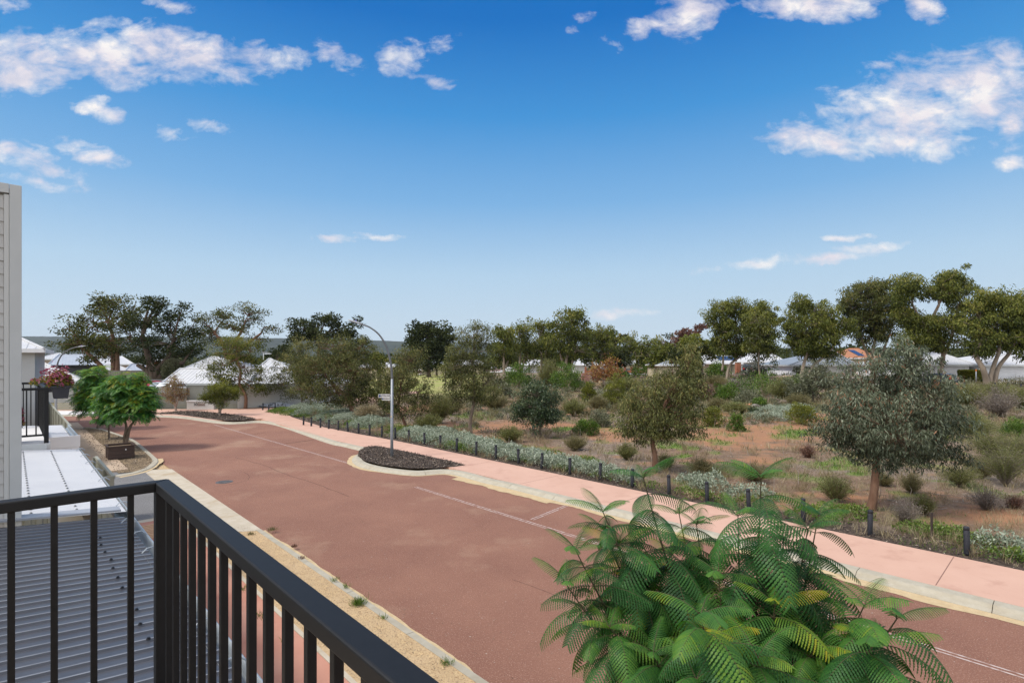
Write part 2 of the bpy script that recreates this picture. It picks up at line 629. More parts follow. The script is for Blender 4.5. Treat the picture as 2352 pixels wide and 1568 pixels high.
ORANGE = [(1720, 1000, 210, 34, 1), (1880, 962, 70, 16, .8), (1400, 1003, 95, 22, .9), (1290, 985, 60, 18, .7), (1110, 985, 190, 16, .8), (1040, 1000, 90, 16, .7), (1650, 975, 90, 25, .9),
          (2240, 1195, 170, 26, .75), (1950, 1140, 130, 20, .5), (1200, 1045, 130, 22, .5), (1420, 1090, 160, 28, .35), (1010, 940, 80, 12, .6), (1700, 1060, 200, 18, .45), (900, 945, 60, 12, .4), (1330, 945, 70, 12, .5)]
GREEN = [(1935, 1070, 52, 15, 1), (1970, 1088, 34, 12, .9), (1840, 996, 55, 9, .95), (1545, 1026, 30, 7, 1), (1585, 1033, 30, 6, 1), (1572, 1052, 22, 5, .9), (1290, 988, 30, 6, .8), (1090, 955, 45, 8, .7), (1070, 982, 40, 6, .7),
         (1320, 1068, 40, 12, .5), (1900, 1120, 45, 12, .6), (1850, 1150, 40, 12, .6), (1790, 940, 80, 9, .5), (2160, 1000, 60, 14, .5), (2060, 1180, 50, 12, .5), (1700, 930, 70, 9, .6), (1240, 960, 40, 8, .5), (2330, 985, 60, 20, .5)]


def bush_masks(x, y):
    a = -SA * x + CA * y
    b = CA * x + SA * y
    n = fbm(x * 0.35, y * 0.35, 3)
    n2 = fbm(x * 1.3, y * 1.3, 9)
    orange = np.clip((ell(x, y, ORANGE) * 1.0 + (n - 0.5) * 1.3 + (n2 - 0.5) * 1.3 - 0.27) * 2.0, 0, 0.92)
    green = np.clip((ell(x, y, GREEN) * 1.2 + (n2 - 0.5) * 1.6 - 0.38) * 2.6, 0, 1)
    green = np.maximum(green, np.clip((fbm(x * 0.6, y * 0.6, 31) - 0.60) * 6, 0, 0.6))
    az = x / y
    lawn = sstep(62, 70, y) * sstep(-0.30, -0.26, az) * (1 - sstep(-0.06, -0.04, az + 0.02 * (n - .5)))
    mul = 1 - sstep(16.9, 17.7, b + (n2 - 0.5) * 1.4 + (n - .5) * 1.0)
    grey = np.clip((fbm(x * 0.22 + 5, y * 0.22, 77) - 0.45) * 4, 0, 1)
    return orange, green, lawn, mul, grey


def bush_z(x, y):
    b = CA * x + SA * y
    k = sstep(16.2, 19, b)
    return T(x, y) + 0.07 + k * ((fbm(x * 0.4, y * 0.4, 5) - 0.5) * 0.10 + (fbm(x * 2.2, y * 2.2, 6) - 0.5) * 0.05)


def bush_ground():
    na, nd = 330, 380
    az = np.linspace(-0.42, 1.12, na)
    d = np.geomspace(6.5, 205, nd)
    AZ, D = np.meshgrid(az, d)
    X, Y = AZ * D, D
    Z = bush_z(X, Y)
    co = np.stack([X, Y, Z], -1).reshape(-1, 3)
    i, j = np.meshgrid(np.arange(nd - 1), np.arange(na - 1), indexing='ij')
    q = np.stack([i * na + j, i * na + j + 1, (i + 1) * na + j + 1, (i + 1) * na + j], -1).reshape(-1, 4)
    cx, cy = co[q, 0].mean(1), co[q, 1].mean(1)
    q = q[(CA * cx + SA * cy) > 15.7]
    used = np.unique(q)
    mp = np.zeros(len(co), int)
    mp[used] = np.arange(len(used))
    co, q = co[used], mp[q]
    m = bpy.data.materials.new('bush_soil')
    m.use_nodes = True
    nt = m.node_tree
    p = nt.nodes['Principled BSDF']
    p.inputs['Roughness'].default_value = 0.95
    p.inputs['Specular IOR Level'].default_value = 0.2
    cc = nt.nodes.new('ShaderNodeTexCoord').outputs['Object']

    def nz(s, d=5, r=0.65):
        n = nt.nodes.new('ShaderNodeTexNoise')
        n.inputs['Scale'].default_value = s
        n.inputs['Detail'].default_value = d
        n.inputs['Roughness'].default_value = r
        nt.links.new(cc, n.inputs['Vector'])
        return n.outputs[0]

    def mr(s, a, b):
        n = nt.nodes.new('ShaderNodeMapRange')
        n.inputs[1].default_value, n.inputs[2].default_value = a, b
        nt.links.new(s, n.inputs[0])
        return n.outputs[0]

    def mix(f, a, b):
        n = nt.nodes.new('ShaderNodeMix')
        n.data_type = 'RGBA'
        nt.links.new(f, n.inputs[0])
        for i, v in ((6, a), (7, b)):
            if isinstance(v, tuple):
                n.inputs[i].default_value = (*v, 1)
            else:
                nt.links.new(v, n.inputs[i])
        return n.outputs[2]

    def at(n):
        k = nt.nodes.new('ShaderNodeAttribute')
        k.attribute_name = n
        return k.outputs['Fac']
    n_f = nz(7, 6)
    c = mix(mr(nz(1.4), .35, .65), (0.135, 0.088, 0.056), (0.215, 0.140, 0.088))
    c = mix(at('grey'), c, mix(mr(n_f, .3, .7), (0.15, 0.115, 0.085), (0.26, 0.205, 0.16)))
    c = mix(mr(nz(16, 3), .58, .70), c, (0.34, 0.28, 0.225))
    c = mix(mr(nz(21, 3), .60, .70), c, (0.065, 0.045, 0.032))
    oc = mix(mr(nz(1.1, 6), .35, .65), (0.335, 0.165, 0.082), (0.285, 0.150, 0.085))
    oc = mix(mr(nz(18, 3), .60, .70), oc, (0.44, 0.26, 0.15))
    oc = mix(mr(nz(12, 3), .60, .72), oc, (0.16, 0.085, 0.045))
    c = mix(at('orange'), c, oc)
    gc = mix(mr(nz(9, 4), .35, .65), (0.085, 0.14, 0.025), (0.17, 0.22, 0.05))
    c = mix(at('green'), c, gc)
    lc = mix(mr(nz(0.14, 5), .42, .60), (0.24, 0.27, 0.065), (0.33, 0.28, 0.13))
    c = mix(at('lawn'), c, lc)
    mc = mix(mr(nz(14, 4), .4, .6), (0.035, 0.027, 0.022), (0.10, 0.075, 0.058))
    c = mix(at('mulch'), c, mc)
    nt.links.new(c, p.inputs['Base Color'])
    bp = nt.nodes.new('ShaderNodeBump')
    bp.inputs['Strength'].default_value = 0.8
    bp.inputs['Distance'].default_value = 0.06
    nt.links.new(nz(9, 6), bp.inputs['Height'])
    nt.links.new(bp.outputs[0], p.inputs['Normal'])
    o = mesh_np('bush_ground', co, 4, q.ravel(), m, smooth=True)
    tag(o, kind='structure')
    for nme, v in zip(('orange', 'green', 'lawn', 'mulch', 'grey'), bush_masks(co[:, 0], co[:, 1])):
        a = o.data.attributes.new(nme, 'FLOAT', 'POINT')
        a.data.foreach_set('value', v.astype(np.float32))


bush_ground()


# ================================================================ flat sheets
def sheet(name, pts, z, m, kind='structure', th=0.0):
    """pts: list of (x,y); flat polygon at height z (a slab of thickness th below it)"""
    bm = bmesh.new()
    vs = [bm.verts.new((p[0], p[1], z)) for p in pts]
    f = bm.faces.new(vs)
    f.normal_update()
    if f.normal.z < 0:
        f.normal_flip()
    bmesh.ops.triangulate(bm, faces=bm.faces)
    if th:
        r = bmesh.ops.extrude_face_region(bm, geom=list(bm.faces))
        top = {g for g in r['geom'] if isinstance(g, bmesh.types.BMVert)}
        for v in bm.verts:
            if v not in top:
                v.co.z -= th
        bmesh.ops.recalc_face_normals(bm, faces=bm.faces)
    bmesh.ops.recalc_face_normals(bm, faces=bm.faces)
    if not th:
        for f in bm.faces:
            if f.normal.z < 0:
                f.normal_flip()
    me = bpy.data.meshes.new(name)
    bm.to_mesh(me)
    bm.free()
    me.materials.append(m)
    o = bpy.data.objects.new(name, me)
    COL.objects.link(o)
    return tag(o, kind=kind)


def ab2(L):
    return [AB(a, b)[:2] for a, b in L]


def px2(L):
    return [G(x, y)[:2] for x, y in L]


def spline(P_, n=8):
    P_ = [np.array(p[:2], float) for p in P_]
    out = []
    for i in range(len(P_) - 1):
        p0, p1, p2, p3 = P_[max(i - 1, 0)], P_[i], P_[i + 1], P_[min(i + 2, len(P_) - 1)]
        for k in range(n):
            t = k / n
            out.append(0.5 * ((2 * p1) + (-p0 + p2) * t + (2 * p0 - 5 * p1 + 4 * p2 - p3) * t * t + (-p0 + 3 * p1 - 3 * p2 + p3) * t ** 3))
    out.append(P_[-1])
    return out


def resample(pts, step):
    pts = [np.array(p[:2], float) for p in pts]
    L = [0]
    for i in range(1, len(pts)):
        L.append(L[-1] + np.linalg.norm(pts[i] - pts[i - 1]))
    n = max(2, int(L[-1] / step) + 1)
    s = np.linspace(0, L[-1], n)
    xs = np.interp(s, L, [p[0] for p in pts])
    ys = np.interp(s, L, [p[1] for p in pts])
    return [np.array((a, b)) for a, b in zip(xs, ys)]


def normals(pts):
    out = []
    for i in range(len(pts)):
        t = pts[min(i + 1, len(pts) - 1)] - pts[max(i - 1, 0)]
        t = t / (np.linalg.norm(t) + 1e-9)
        out.append(np.array((t[1], -t[0])))   # right-hand side
    return out


def kerb(name, pts, width=0.42, h=0.115, side=1, m=None, z0=0.0, joint=2.4, prof=None):
    """pts follow the lip at road level; the kerb rises to the given side (1 = right of travel)"""
    pts = resample(pts, 0.2)
    nr = normals(pts)
    prof = prof or [(0, -0.03), (0, 0.012), (0.10, h * 0.45), (0.17, h * 0.93), (0.21, h), (width, h + 0.004), (width, -0.03)]
    mb = MB()
    per = max(2, int(joint / 0.2))
    i = 0
    while i < len(pts) - 1:
        j = min(i + per, len(pts) - 1)
        seg = [p.copy() for p in pts[i:j + 1]]
        t = seg[-1] - seg[-2]
        seg[-1] = seg[-1] - t / (np.linalg.norm(t) + 1e-9) * 0.012
        vs, fs = [], []
        n = len(prof)
        for p, q in zip(seg, nr[i:j + 1]):
            for (o_, z) in prof:
                e = p + q * o_ * side
                vs.append((e[0], e[1], z0 + z))
        for k in range(len(seg) - 1):
            for c in range(n - 1):
                a = k * n + c
                fs.append((a, a + 1, a + n + 1, a + n))
        fs.append(tuple(range(n)))
        fs.append(tuple(range((len(seg) - 1) * n, len(seg) * n))[::-1])
        mb.add(vs, fs)
        i = j
    return tag(mb.build(name, m or M_kerb), kind='structure')


def offset(pts, d):
    pts = [np.array(p[:2], float) for p in pts]
    nr = normals(pts)
    return [p + n * d for p, n in zip(pts, nr)]


def strip(name, pts, w0, w1, z, m, kind='structure', jag=0.0, seed=0, side=1):
    """ribbon between offsets w0 and w1 from a line, outer edge ragged by jag"""
    pts = resample(pts, 0.15 if jag else 0.5)
    nr = normals(pts)
    vs, fs = [], []
    for i, (p, n) in enumerate(zip(pts, nr)):
        j = 0
        if jag:
            j = (float(fbm(np.array(i * 0.09), np.array(seed * 3.3), seed, 3)) - 0.35) * jag * 2 + (float(vnoise(np.array(i * 0.9), np.array(1.5), seed)) - .5) * jag * 0.35
        a, b = p + n * w0 * side, p + n * (w1 + j) * side
        vs += [(a[0], a[1], z), (b[0], b[1], z)]
    for i in range(len(pts) - 1):
        fs.append((2 * i, 2 * i + 1, 2 * i + 3, 2 * i + 2))
    mb = MB()
    mb.add(vs, fs)
    o = mb.build(name, m, fix=False)
    for f in o.data.polygons:
        if f.normal.z < 0:
            f.flip()
    return tag(o, kind=kind)


# road outline
RB, LB = 13.2, 5.02
nib = [Gab(*p) for p in ((855, 1031), (822, 1043), (808, 1057), (822, 1071), (870, 1083), (950, 1092), (1030, 1089))] + [(15.6, 13.12), (14.6, RB)]
isl = [Gab(*p) for p in ((640, 979), (595, 971), (560, 973), (520, 974), (480, 970), (430, 962.5), (390, 959), (349, 957.5))]
near = [(a, RB) for a in (-34, -20, -10, 0, 6, 10, 13)]
midl = [Gab(*p) for p in ((820, 1024), (760, 1008), (700, 993))]
midl = [(a, RB - 0.010 * max(0, a - 22) ** 1.35) for a in (23.6, 25.5, 27.5, 29.5)]
right_ab = near + nib[::-1] + midl + isl
right_line = spline([AB(a, b) for a, b in right_ab], 8)
farl = [G(*p)[:2] for p in ((349, 957.5), (250, 956), (150, 956), (40, 956), (-120, 957))]
right_line += spline(farl, 4)[1:]
left_ab = [(-34, LB), (0, LB), (10, LB), (26.3, LB)]
left_far = [G(*p)[:2] for p in ((362, 1056), (344, 1040), (310, 1013), (276, 1000), (235, 987), (205, 983.5), (165, 985.5), (100, 986), (-150, 987))]
left_line = [AB(a, b)[:2] for a, b in left_ab[:-1]] + spline([AB(24.0, LB)[:2]] + left_far, 6)
sheet('road', list(left_line) + list(right_line)[::-1], 0.0, M_road)
kerb('right_kerb', right_line, side=1)
bulb = spline(left_far, 8)
kerb('tree_bed_kerb', bulb, width=0.22, side=-1, prof=[(0, -0.03), (0, 0.02), (0.04, 0.085), (0.22, 0.09), (0.22, -0.03)])
lk = [AB(a, LB) for a in np.linspace(-34, 15.4, 40)]
kerb('verge_kerb', lk, width=0.17, side=-1, m=M_kerb, prof=[(0, -0.03), (0, 0.03), (0.03, 0.06), (0.17, 0.07), (0.17, -0.03)])
# concrete crossover strip, its flush edge, and the grey driveway
sheet('crossover', ab2([(15.3, LB - 0.02), (15.9, 4.05), (27.2, 4.05), (26.6, LB - 0.02)]), 0.045, M_conc, th=0.1)
sheet('driveway', ab2([(18.6, -2.0), (18.6, 3.6), (17.8, 4.04), (27.6, 4.04), (27.4, 3.4), (27.4, -2.0)]), 0.052, M_asph, th=0.1)
sheet('driveway_edge', ab2([(18.25, -2), (18.25, 3.55), (18.58, 3.55), (18.58, -2)]), 0.066, M_conc, th=0.1)
# near verge and paths
sheet('sand_verge', ab2([(-34, 3.5), (-34, LB - 0.17), (15.3, LB - 0.17), (15.85, 4.04), (17.7, 4.04), (18.2, 3.5)]), 0.062, M_sand)
sheet('near_path', ab2([(-34, 1.9), (-34, 3.52), (18.24, 3.52), (18.24, 1.9)]), 0.075, mat('pink_paving', (0.40, 0.175, 0.115), (0.45, 0.225, 0.155), 0.9, rough=0.85, c3=(0.36, 0.135, 0.085), s3=0.6, bump=0.1, bscale=120), th=0.15)
sheet('path_edge', ab2([(-34, 3.525), (-34, 3.60), (18.1, 3.60), (18.1, 3.525)]), 0.082, M_conc, th=0.1)
sheet('courtyard', ab2([(-34, -6), (-34, 1.9), (52, 1.9), (52, -6)]), 0.03, M_tanpath)
bed = [Gab(*p) for p in ((270, 1085), (240, 1062), (215, 1040), (197, 1012), (186, 990))]
BEDPX = [(352, 1059), (338, 1043.5), (306, 1017.5), (272, 1004), (236, 991), (206, 987), (172, 988.5), (186, 992), (200, 1015), (218, 1042), (243, 1067), (272, 1090), (330, 1084), (350, 1068)]
sheet('tree_bed', px2(BEDPX), 0.075, M_bedsoil)
sheet('street_base', ab2([(-34, -3), (-34, 17), (34, 17), (60, 10), (60, -3)]), -0.03, M_sand)
# tan path in bays with joints
for i in range(9):
    a0 = 27.6 + i * 2.6
    sheet('tan_path', ab2([(a0, 1.95), (a0, 3.62 - 0.0 * i), (a0 + 2.585, 3.62), (a0 + 2.585, 1.95)]), 0.088, M_tanpath if i % 2 else mat('tan_concrete_b', (0.37, 0.275, 0.19), (0.41, 0.31, 0.215), 1.2, rough=0.85), th=0.12)
nose = spline([G(*p)[:2] for p in ((362, 1056), (364, 1064), (350, 1077), (318, 1089), (272, 1098))], 8)
kerb('tree_bed_kerb', nose, width=0.24, side=1, prof=[(0, -0.03), (0, 0.055), (0.04, 0.092), (0.24, 0.097), (0.24, -0.03)])
strip('kerb_sand', nose, 0.0, 0.10, 0.0545, M_kerbsand, jag=0.2, seed=21, side=-1)
for a0 in np.arange(-6.0, 30, 4.05):
    strip('path_joint', [AB(a0, 13.66)[:2], AB(a0 + .02, 15.95)[:2]], -.009, .009, 0.1195, mat('joint_dark', (0.20, 0.115, 0.085), rough=.95))
# far paving beside the fence
sheet('far_path', [p for p in offset(right_line[-40:], 0.40)] + px2([(-120, 944), (200, 943), (545, 941), (640, 930), (690, 941), (660, 953), (672, 962)]), 0.112, M_path, th=0.15)
sheet('far_crossover', px2([(60, 955.2), (285, 955.5), (330, 952), (300, 946.5), (60, 946)]), 0.125, M_whiteconc)
# main salmon footpath (right of the road)
pr = [p for p in right_line if inv(p)[0] < 30.2]
kb = offset(pr, 0.43)
outer_ab = [(-34, 16.0), (10, 16.0), (20, 16.0), (27, 15.95), (31, 15.7), (35.5, 15.6)]
tail = px2([(612, 961), (640, 975)])
pl_ = [(-34, 13.63), (22.5, 13.63)] + [(a, RB + .43 - 0.010 * max(0, a - 22) ** 1.35) for a in (24, 26, 28, 30)]
sheet('footpath', [AB(a, b)[:2] for a, b in outer_ab] + px2([(668, 960), (650, 953), (600, 966), (612, 968.5), (640, 977.5)]) + [AB(a, b)[:2] for a, b in pl_[::-1]], 0.118, M_path, th=0.15)
# branch path behind the trees
sheet('branch_path', px2([(636, 943), (690, 936), (745, 936), (800, 922), (840, 913), (905, 906), (960, 900), (960, 905), (905, 914), (872, 922), (830, 930), (780, 940), (740, 947), (700, 951), (668, 955)]), 0.17, M_path, th=0.2)
sheet('house_verge', px2([(545, 942), (640, 937), (760, 934), (800, 921), (830, 910), (700, 915), (545, 930)]), 0.135, M_bedsoil, th=0.2)
# mulch in the two kerbed islands
isl1_px = [(838, 1032), (824, 1041), (822, 1053), (838, 1064), (880, 1074.5), (940, 1082), (1000, 1081.5), (1046, 1077.5), (1068, 1074), (1040, 1066), (960, 1048), (900, 1035.5), (862, 1028.5)]
sheet('mulch_bed', px2(isl1_px), 0.128, M_mulch)
isl2_px = [(588, 966), (560, 968.5), (520, 969), (480, 965), (430, 957.5), (400, 954), (352, 953.6), (372, 950.5), (410, 947.5), (450, 946.6), (500, 951), (550, 957), (580, 962.5)]
sheet('mulch_bed', px2(isl2_px), 0.128, M_mulch)
# loose sand lying along the kerb lip
seg = [p for p in right_line if -34 < inv(p)[0] < 13.5]
strip('kerb_sand', seg, 0.0, 0.20, 0.006, M_kerbsand, jag=0.22, seed=2, side=-1)
seg = [p for p in right_line if 12.0 < inv(p)[0] < 17.2]
strip('kerb_sand', seg, 0.0, 0.30, 0.010, M_kerbsand, jag=0.30, seed=5, side=-1)
seg = [p for p in right_line if 17.0 < inv(p)[0] < 24.5]
strip('kerb_sand', seg, 0.0, 0.11, 0.006, M_kerbsand, jag=0.20, seed=8, side=-1)
strip('kerb_sand', lk, 0.0, 0.05, 0.006, M_kerbsand, jag=0.14, seed=11, side=1)
# parking bay lines (worn pairs of thin lines)
def bayline(p0, p1, gap=0.10, w=0.038):
    p0, p1 = Vector(p0), Vector(p1)
    mb = MB()
    t = (p1 - p0).normalized()
    n = Vector((t.y, -t.x))
    for s in (-gap / 2, gap / 2):
        q = [p0 + n * (s - w / 2), p0 + n * (s + w / 2), p1 + n * (s + w / 2), p1 + n * (s - w / 2)]
        mb.add([(v.x, v.y, 0.0045) for v in q], [(0, 1, 2, 3)])
    o = mb.build('bay_marking', M_line, fix=False)
    for f in o.data.polygons:
        if f.normal.z < 0:
            f.flip()
    tag(o, kind='structure')


bayline(AB(-34, 10.93).xy, AB(16.9, 10.9).xy)
bayline(G(799, 1063).xy, G(492, 975).xy, gap=0.08, w=0.035)
bayline(G(1222, 1193).xy, G(1308, 1158).xy)
bayline(G(575, 998).xy, G(612, 993).xy, gap=0.0, w=0.045)
bayline(G(652, 1019).xy, G(738, 1007.5).xy, gap=0.0, w=0.045)
# hairline cracks in the asphalt
def crack(L, w, name='road_crack'):
    pts = spline([G(*p) for p in L], 10)
    pts = [p + np.array((random.gauss(0, .02), random.gauss(0, .02))) for p in resample(pts, 0.25)]
    strip(name, pts, -w / 2, w / 2, 0.003, mat('crack_dark', (0.06, 0.028, 0.022), rough=0.95))


crack(((540, 1050), (600, 1066), (660, 1090), (740, 1115), (800, 1140)), 0.02)
crack(((490, 1118), (530, 1112), (568, 1103)), 0.015)
crack(((560, 1084), (572, 1092), (568, 1102)), 0.012)
crack(((1180, 1330), (1290, 1372), (1360, 1402)), 0.012)
# tactile paving by the driveway
mb = MB()
for i in range(9):
    a0 = 16.5 + i * 0.16
    c = AB(a0, 2.75, 0.082)
    mb.box(c, (0.04, 0.32, 0.008), (AB(1, 0), AB(0, 1), (0, 0, 1)))
tag(mb.build('tactile_paving', mat('tan_tactile', (0.50, 0.33, 0.19), (0.45, 0.29, 0.16), 4)), kind='structure')
# ---------------------------------------------------------------- far road beyond the bush
def ribbon(name, A, B, z, m, n=10):
    """quad strip between two lines of photo points laid on the terrain"""
    def dense(L):
        out = []
        for i in range(len(L) - 1):
            for k in range(n):
                t = k / n
                out.append((L[i][0] * (1 - t) + L[i + 1][0] * t, L[i][1] * (1 - t) + L[i + 1][1] * t))
        return out + [L[-1]]
    a, b = dense(A), dense(B)
    mb = MB()
    rows = 5
    vs = []
    for p, q in zip(a, b):
        u, v = G(*p), G(*q)
        for r in range(rows):
            e = u.lerp(v, r / (rows - 1))
            vs.append((e.x, e.y, float(T(e.x, e.y)) + z))
    fs = []
    for i in range(len(a) - 1):
        for r in range(rows - 1):
            k = i * rows + r
            fs.append((k, k + 1, k + rows + 1, k + rows))
    mb.add(vs, fs)
    o = mb.build(name, m, fix=False)
    for f in o.data.polygons:
        if f.normal.z < 0:
            f.flip()
    return tag(o, kind='structure')


M_farroad = mat('pink_block_road', (0.22, 0.125, 0.11), (0.26, 0.155, 0.135), 0.4, rough=0.9)
nk = [(960, 860), (1100, 855), (1200, 853), (1330, 854), (1450, 858.5), (1570, 866), (1680, 873.5), (1830, 881), (2000, 885), (2150, 889), (2352, 893.5), (2520, 898)]
fk = [(960, 851), (1100, 847), (1200, 845), (1330, 846), (1450, 849), (1570, 855), (1680, 861), (1830, 869), (2000, 874), (2150, 878.5), (2352, 882.5), (2520, 886)]
ribbon('far_road', nk, fk, 0.20, M_farroad)
ribbon('far_kerb', [(x, y + 1.8) for x, y in nk], nk, 0.24, M_whiteconc)
ribbon('far_footpath', fk, [(x, y - 3.2) for x, y in fk], 0.26, M_whiteconc)
ribbon('grass_verge', [(x, y + (4.6 if x > 1600 else 2.6)) for x, y in nk], [(x, y + 1.8) for x, y in nk], 0.22, mat('verge_grass', (0.10, 0.13, 0.035), (0.16, 0.16, 0.06), 0.8, rough=0.95))
ribbon('side_street', [(1662, 868.5), (1690, 866.5), (1745, 868)], [(1700, 855), (1724, 852.8), (1752, 852)], 0.27, M_farroad)
ribbon('side_street_lawn', [(1640, 864), (1668, 861), (1735, 858)], [(1640, 860), (1668, 857), (1715, 853.5)], 0.28, mat('dull_green_lawn', (0.09, 0.12, 0.07), (0.13, 0.16, 0.09), 0.5, rough=0.95))  # two dull greens mixed by noise
ribbon('white_driveway', [(2140, 880), (2225, 882)], [(2145, 867), (2222, 869)], 0.29, mat('pinkish_driveway', (0.36, 0.27, 0.23), (0.40, 0.31, 0.27), 0.5, rough=0.9))
ribbon('pale_driveway', [(2262, 883), (2420, 886)], [(2280, 872), (2420, 873)], 0.29, M_whiteconc)


# ---------------------------------------------------------------- hills along the skyline
def hills():
    na, nr = 420, 46
    az = np.linspace(-1.9, 1.9, na)
    pr_ = np.array([-1.9, -0.95, -0.9, -0.75, -0.55, -0.45, -0.3, -0.2, -0.1, 0.05, 0.2, 0.4, 1.9])
    top = np.array([776, 771, 771, 772, 772, 775, 778, 783, 784, 789, 793, 797, 800.0])
    t = np.linspace(0, 1, nr)
    AZ, TT = np.meshgrid(az, t)
    Y = 3300 + 2300 * TT
    X = AZ * Y
    ridge = (HY - np.interp(AZ, pr_, top)) / F * 5600
    nsz = fbm(AZ * 26, TT * 7, 4, 5)
    prof = sstep(0.0, 1.0, TT) * 0.75 + TT * 0.25
    Z = ridge * np.clip(prof + (nsz - 0.5) * 0.22 * np.sin(math.pi * TT) + (fbm(AZ * 160, TT * 9, 8, 3) - 0.5) * 0.035 * TT, 0, 2) - 2
    co = np.stack([X, Y, Z], -1).reshape(-1, 3)
    i, j = np.meshgrid(np.arange(nr - 1), np.arange(na - 1), indexing='ij')
    q = np.stack([i * na + j, i * na + j + 1, (i + 1) * na + j + 1, (i + 1) * na + j], -1).reshape(-1, 4)
    m = mat('wooded_hills', (0.022, 0.032, 0.024), (0.055, 0.066, 0.046), 0.009, rough=1.0, spec=0.0, bump=1.0, bscale=0.03, c3=(0.24, 0.15, 0.09), s3=0.0035, detail=8)
    m.node_tree.nodes['Principled BSDF'].inputs['Specular IOR Level'].default_value = 0
    for n in m.node_tree.nodes:
        if n.type == 'MAP_RANGE' and abs(n.inputs[1].default_value - 0.54) < 1e-4:
            n.inputs[1].default_value, n.inputs[2].default_value = 0.66, 0.74
        if n.type == 'BUMP':
            n.inputs['Distance'].default_value = 25
    o = mesh_np('hills', co, 4, q.ravel(), m, smooth=True)
    tag(o, kind='structure')


hills()
AX = (AB(1, 0), AB(0, 1), Vector((0, 0, 1)))


def abox(mb, a0, a1, b0, b1, z0, z1):
    c = AB((a0 + a1) / 2, (b0 + b1) / 2, (z0 + z1) / 2)
    mb.box(c, (abs(a1 - a0) / 2, abs(b1 - b0) / 2, abs(z1 - z0) / 2), AX)


def local(mb, root):
    """shift an MB written in world coordinates into the frame of an unrotated root"""
    l = root.location
    mb.v = [(v[0] - l.x, v[1] - l.y, v[2] - l.z) for v in mb.v]
    return mb


def part(name, mb, m, root, bevel=0.0, label=None, bseg=2):
    o = local(mb, root).build(name, m, root, bevel=bevel, bseg=bseg)
    if label:
        o['label'] = label
    return o


def sub(name, mb, m, root, parent, bevel=0.0):
    """a piece of a part; the part has the root's frame"""
    return local(mb, root).build(name, m, parent, bevel=bevel)


# ================================================================ our balcony
root = empty('balcony', AB(0.6, -0.4, 3.0), 'balcony floor slab under the black railing in the near left corner', 'balcony')
mb = MB(); abox(mb, -4, 2.86, -2.0, 0.56, 2.98, 3.125)
part('floor_slab', mb, M_tanpath, root)
mb = MB(); abox(mb, -4, 2.88, 0.563, 0.585, 2.95, 3.14)
part('fascia', mb, M_white, root)

root = empty('balcony_railing', AB(2.74, 0.455, 3.125), 'black metal balcony railing with upright bars, close up in the lower left', 'railing')
zt = EYE - 0.525
# one mitred flat-topped rail, two runs
mb = MB(); 
o_, i_ = (2.80, 0.515), (2.738, 0.455)
def rail_run(mb, quad, z0, z1):
    vs = [AB(a, b, z0) for a, b in quad] + [AB(a, b, z1) for a, b in quad]
    mb.add(vs, [(0, 3, 2, 1), (4, 5, 6, 7), (0, 1, 5, 4), (1, 2, 6, 5), (2, 3, 7, 6), (3, 0, 4, 7)])
rail_run(mb, [i_, o_, (2.80, -2.0), (2.738, -2.0)], zt - 0.042, zt)
part('top_rail', mb, M_black, root, bevel=0.006, bseg=3)
mb = MB(); rail_run(mb, [o_, i_, (-4, 0.455), (-4, 0.515)], zt - 0.042, zt)
part('top_rail', mb, M_black, root, bevel=0.006, bseg=3)
mb = MB(); abox(mb, 2.748, 2.790, -2.0, 0.46, 3.20, 3.235)
part('bottom_rail', mb, M_black, root, bevel=0.003)
mb = MB(); abox(mb, -4, 2.74, 0.465, 0.505, 3.20, 3.235)
part('bottom_rail', mb, M_black, root, bevel=0.003)
mb = MB(); abox(mb, 2.742, 2.796, 0.457, 0.511, 3.125, zt - 0.042)
part('post', mb, M_black, root, bevel=0.004)
proto = None
hb = (zt - 0.042 - 3.235) / 2
for k in range(44):
    if k < 12:
        a, b = 2.769, 0.371 - 0.1235 * k
    else:
        a, b = 2.633 - 0.1325 * (k - 12), 0.485
    if proto is None:
        mb = MB(); mb.box((0, 0, 0), (0.011, 0.011, hb), AX)
        proto = mb.build('baluster', M_black, root, bevel=0.002)
        bo = proto
    else:
        bo = proto.copy(); COL.objects.link(bo); bo.parent = root
    bo.location = AB(a, b, 3.235 + hb) - root.location

# ================================================================ low roofs beside the street
GB = 0.870   # gutter line
def gutter(mb, a0, a1, b=GB, z=2.90):
    n = 10
    prof = []
    for k in range(n + 1):
        t = math.pi + math.pi * k / n
        prof.append((b + 0.062 + 0.062 * math.cos(t), z - 0.055 + 0.062 * math.sin(t)))
    prof = [(b - 0.001, z + 0.015)] + prof + [(b + 0.124, z + 0.012), (b + 0.134, z + 0.012), (b + 0.134, z - 0.005), (b + 0.120, z - 0.055)]
    vs = []
    for a in (a0, a1):
        vs += [AB(a, bb, zz) for bb, zz in prof]
    m = len(prof)
    mb.smooth = True
    mb.add(vs, [(i, i + 1, i + 1 + m, i + m) for i in range(m - 1)])
    mb.smooth = False


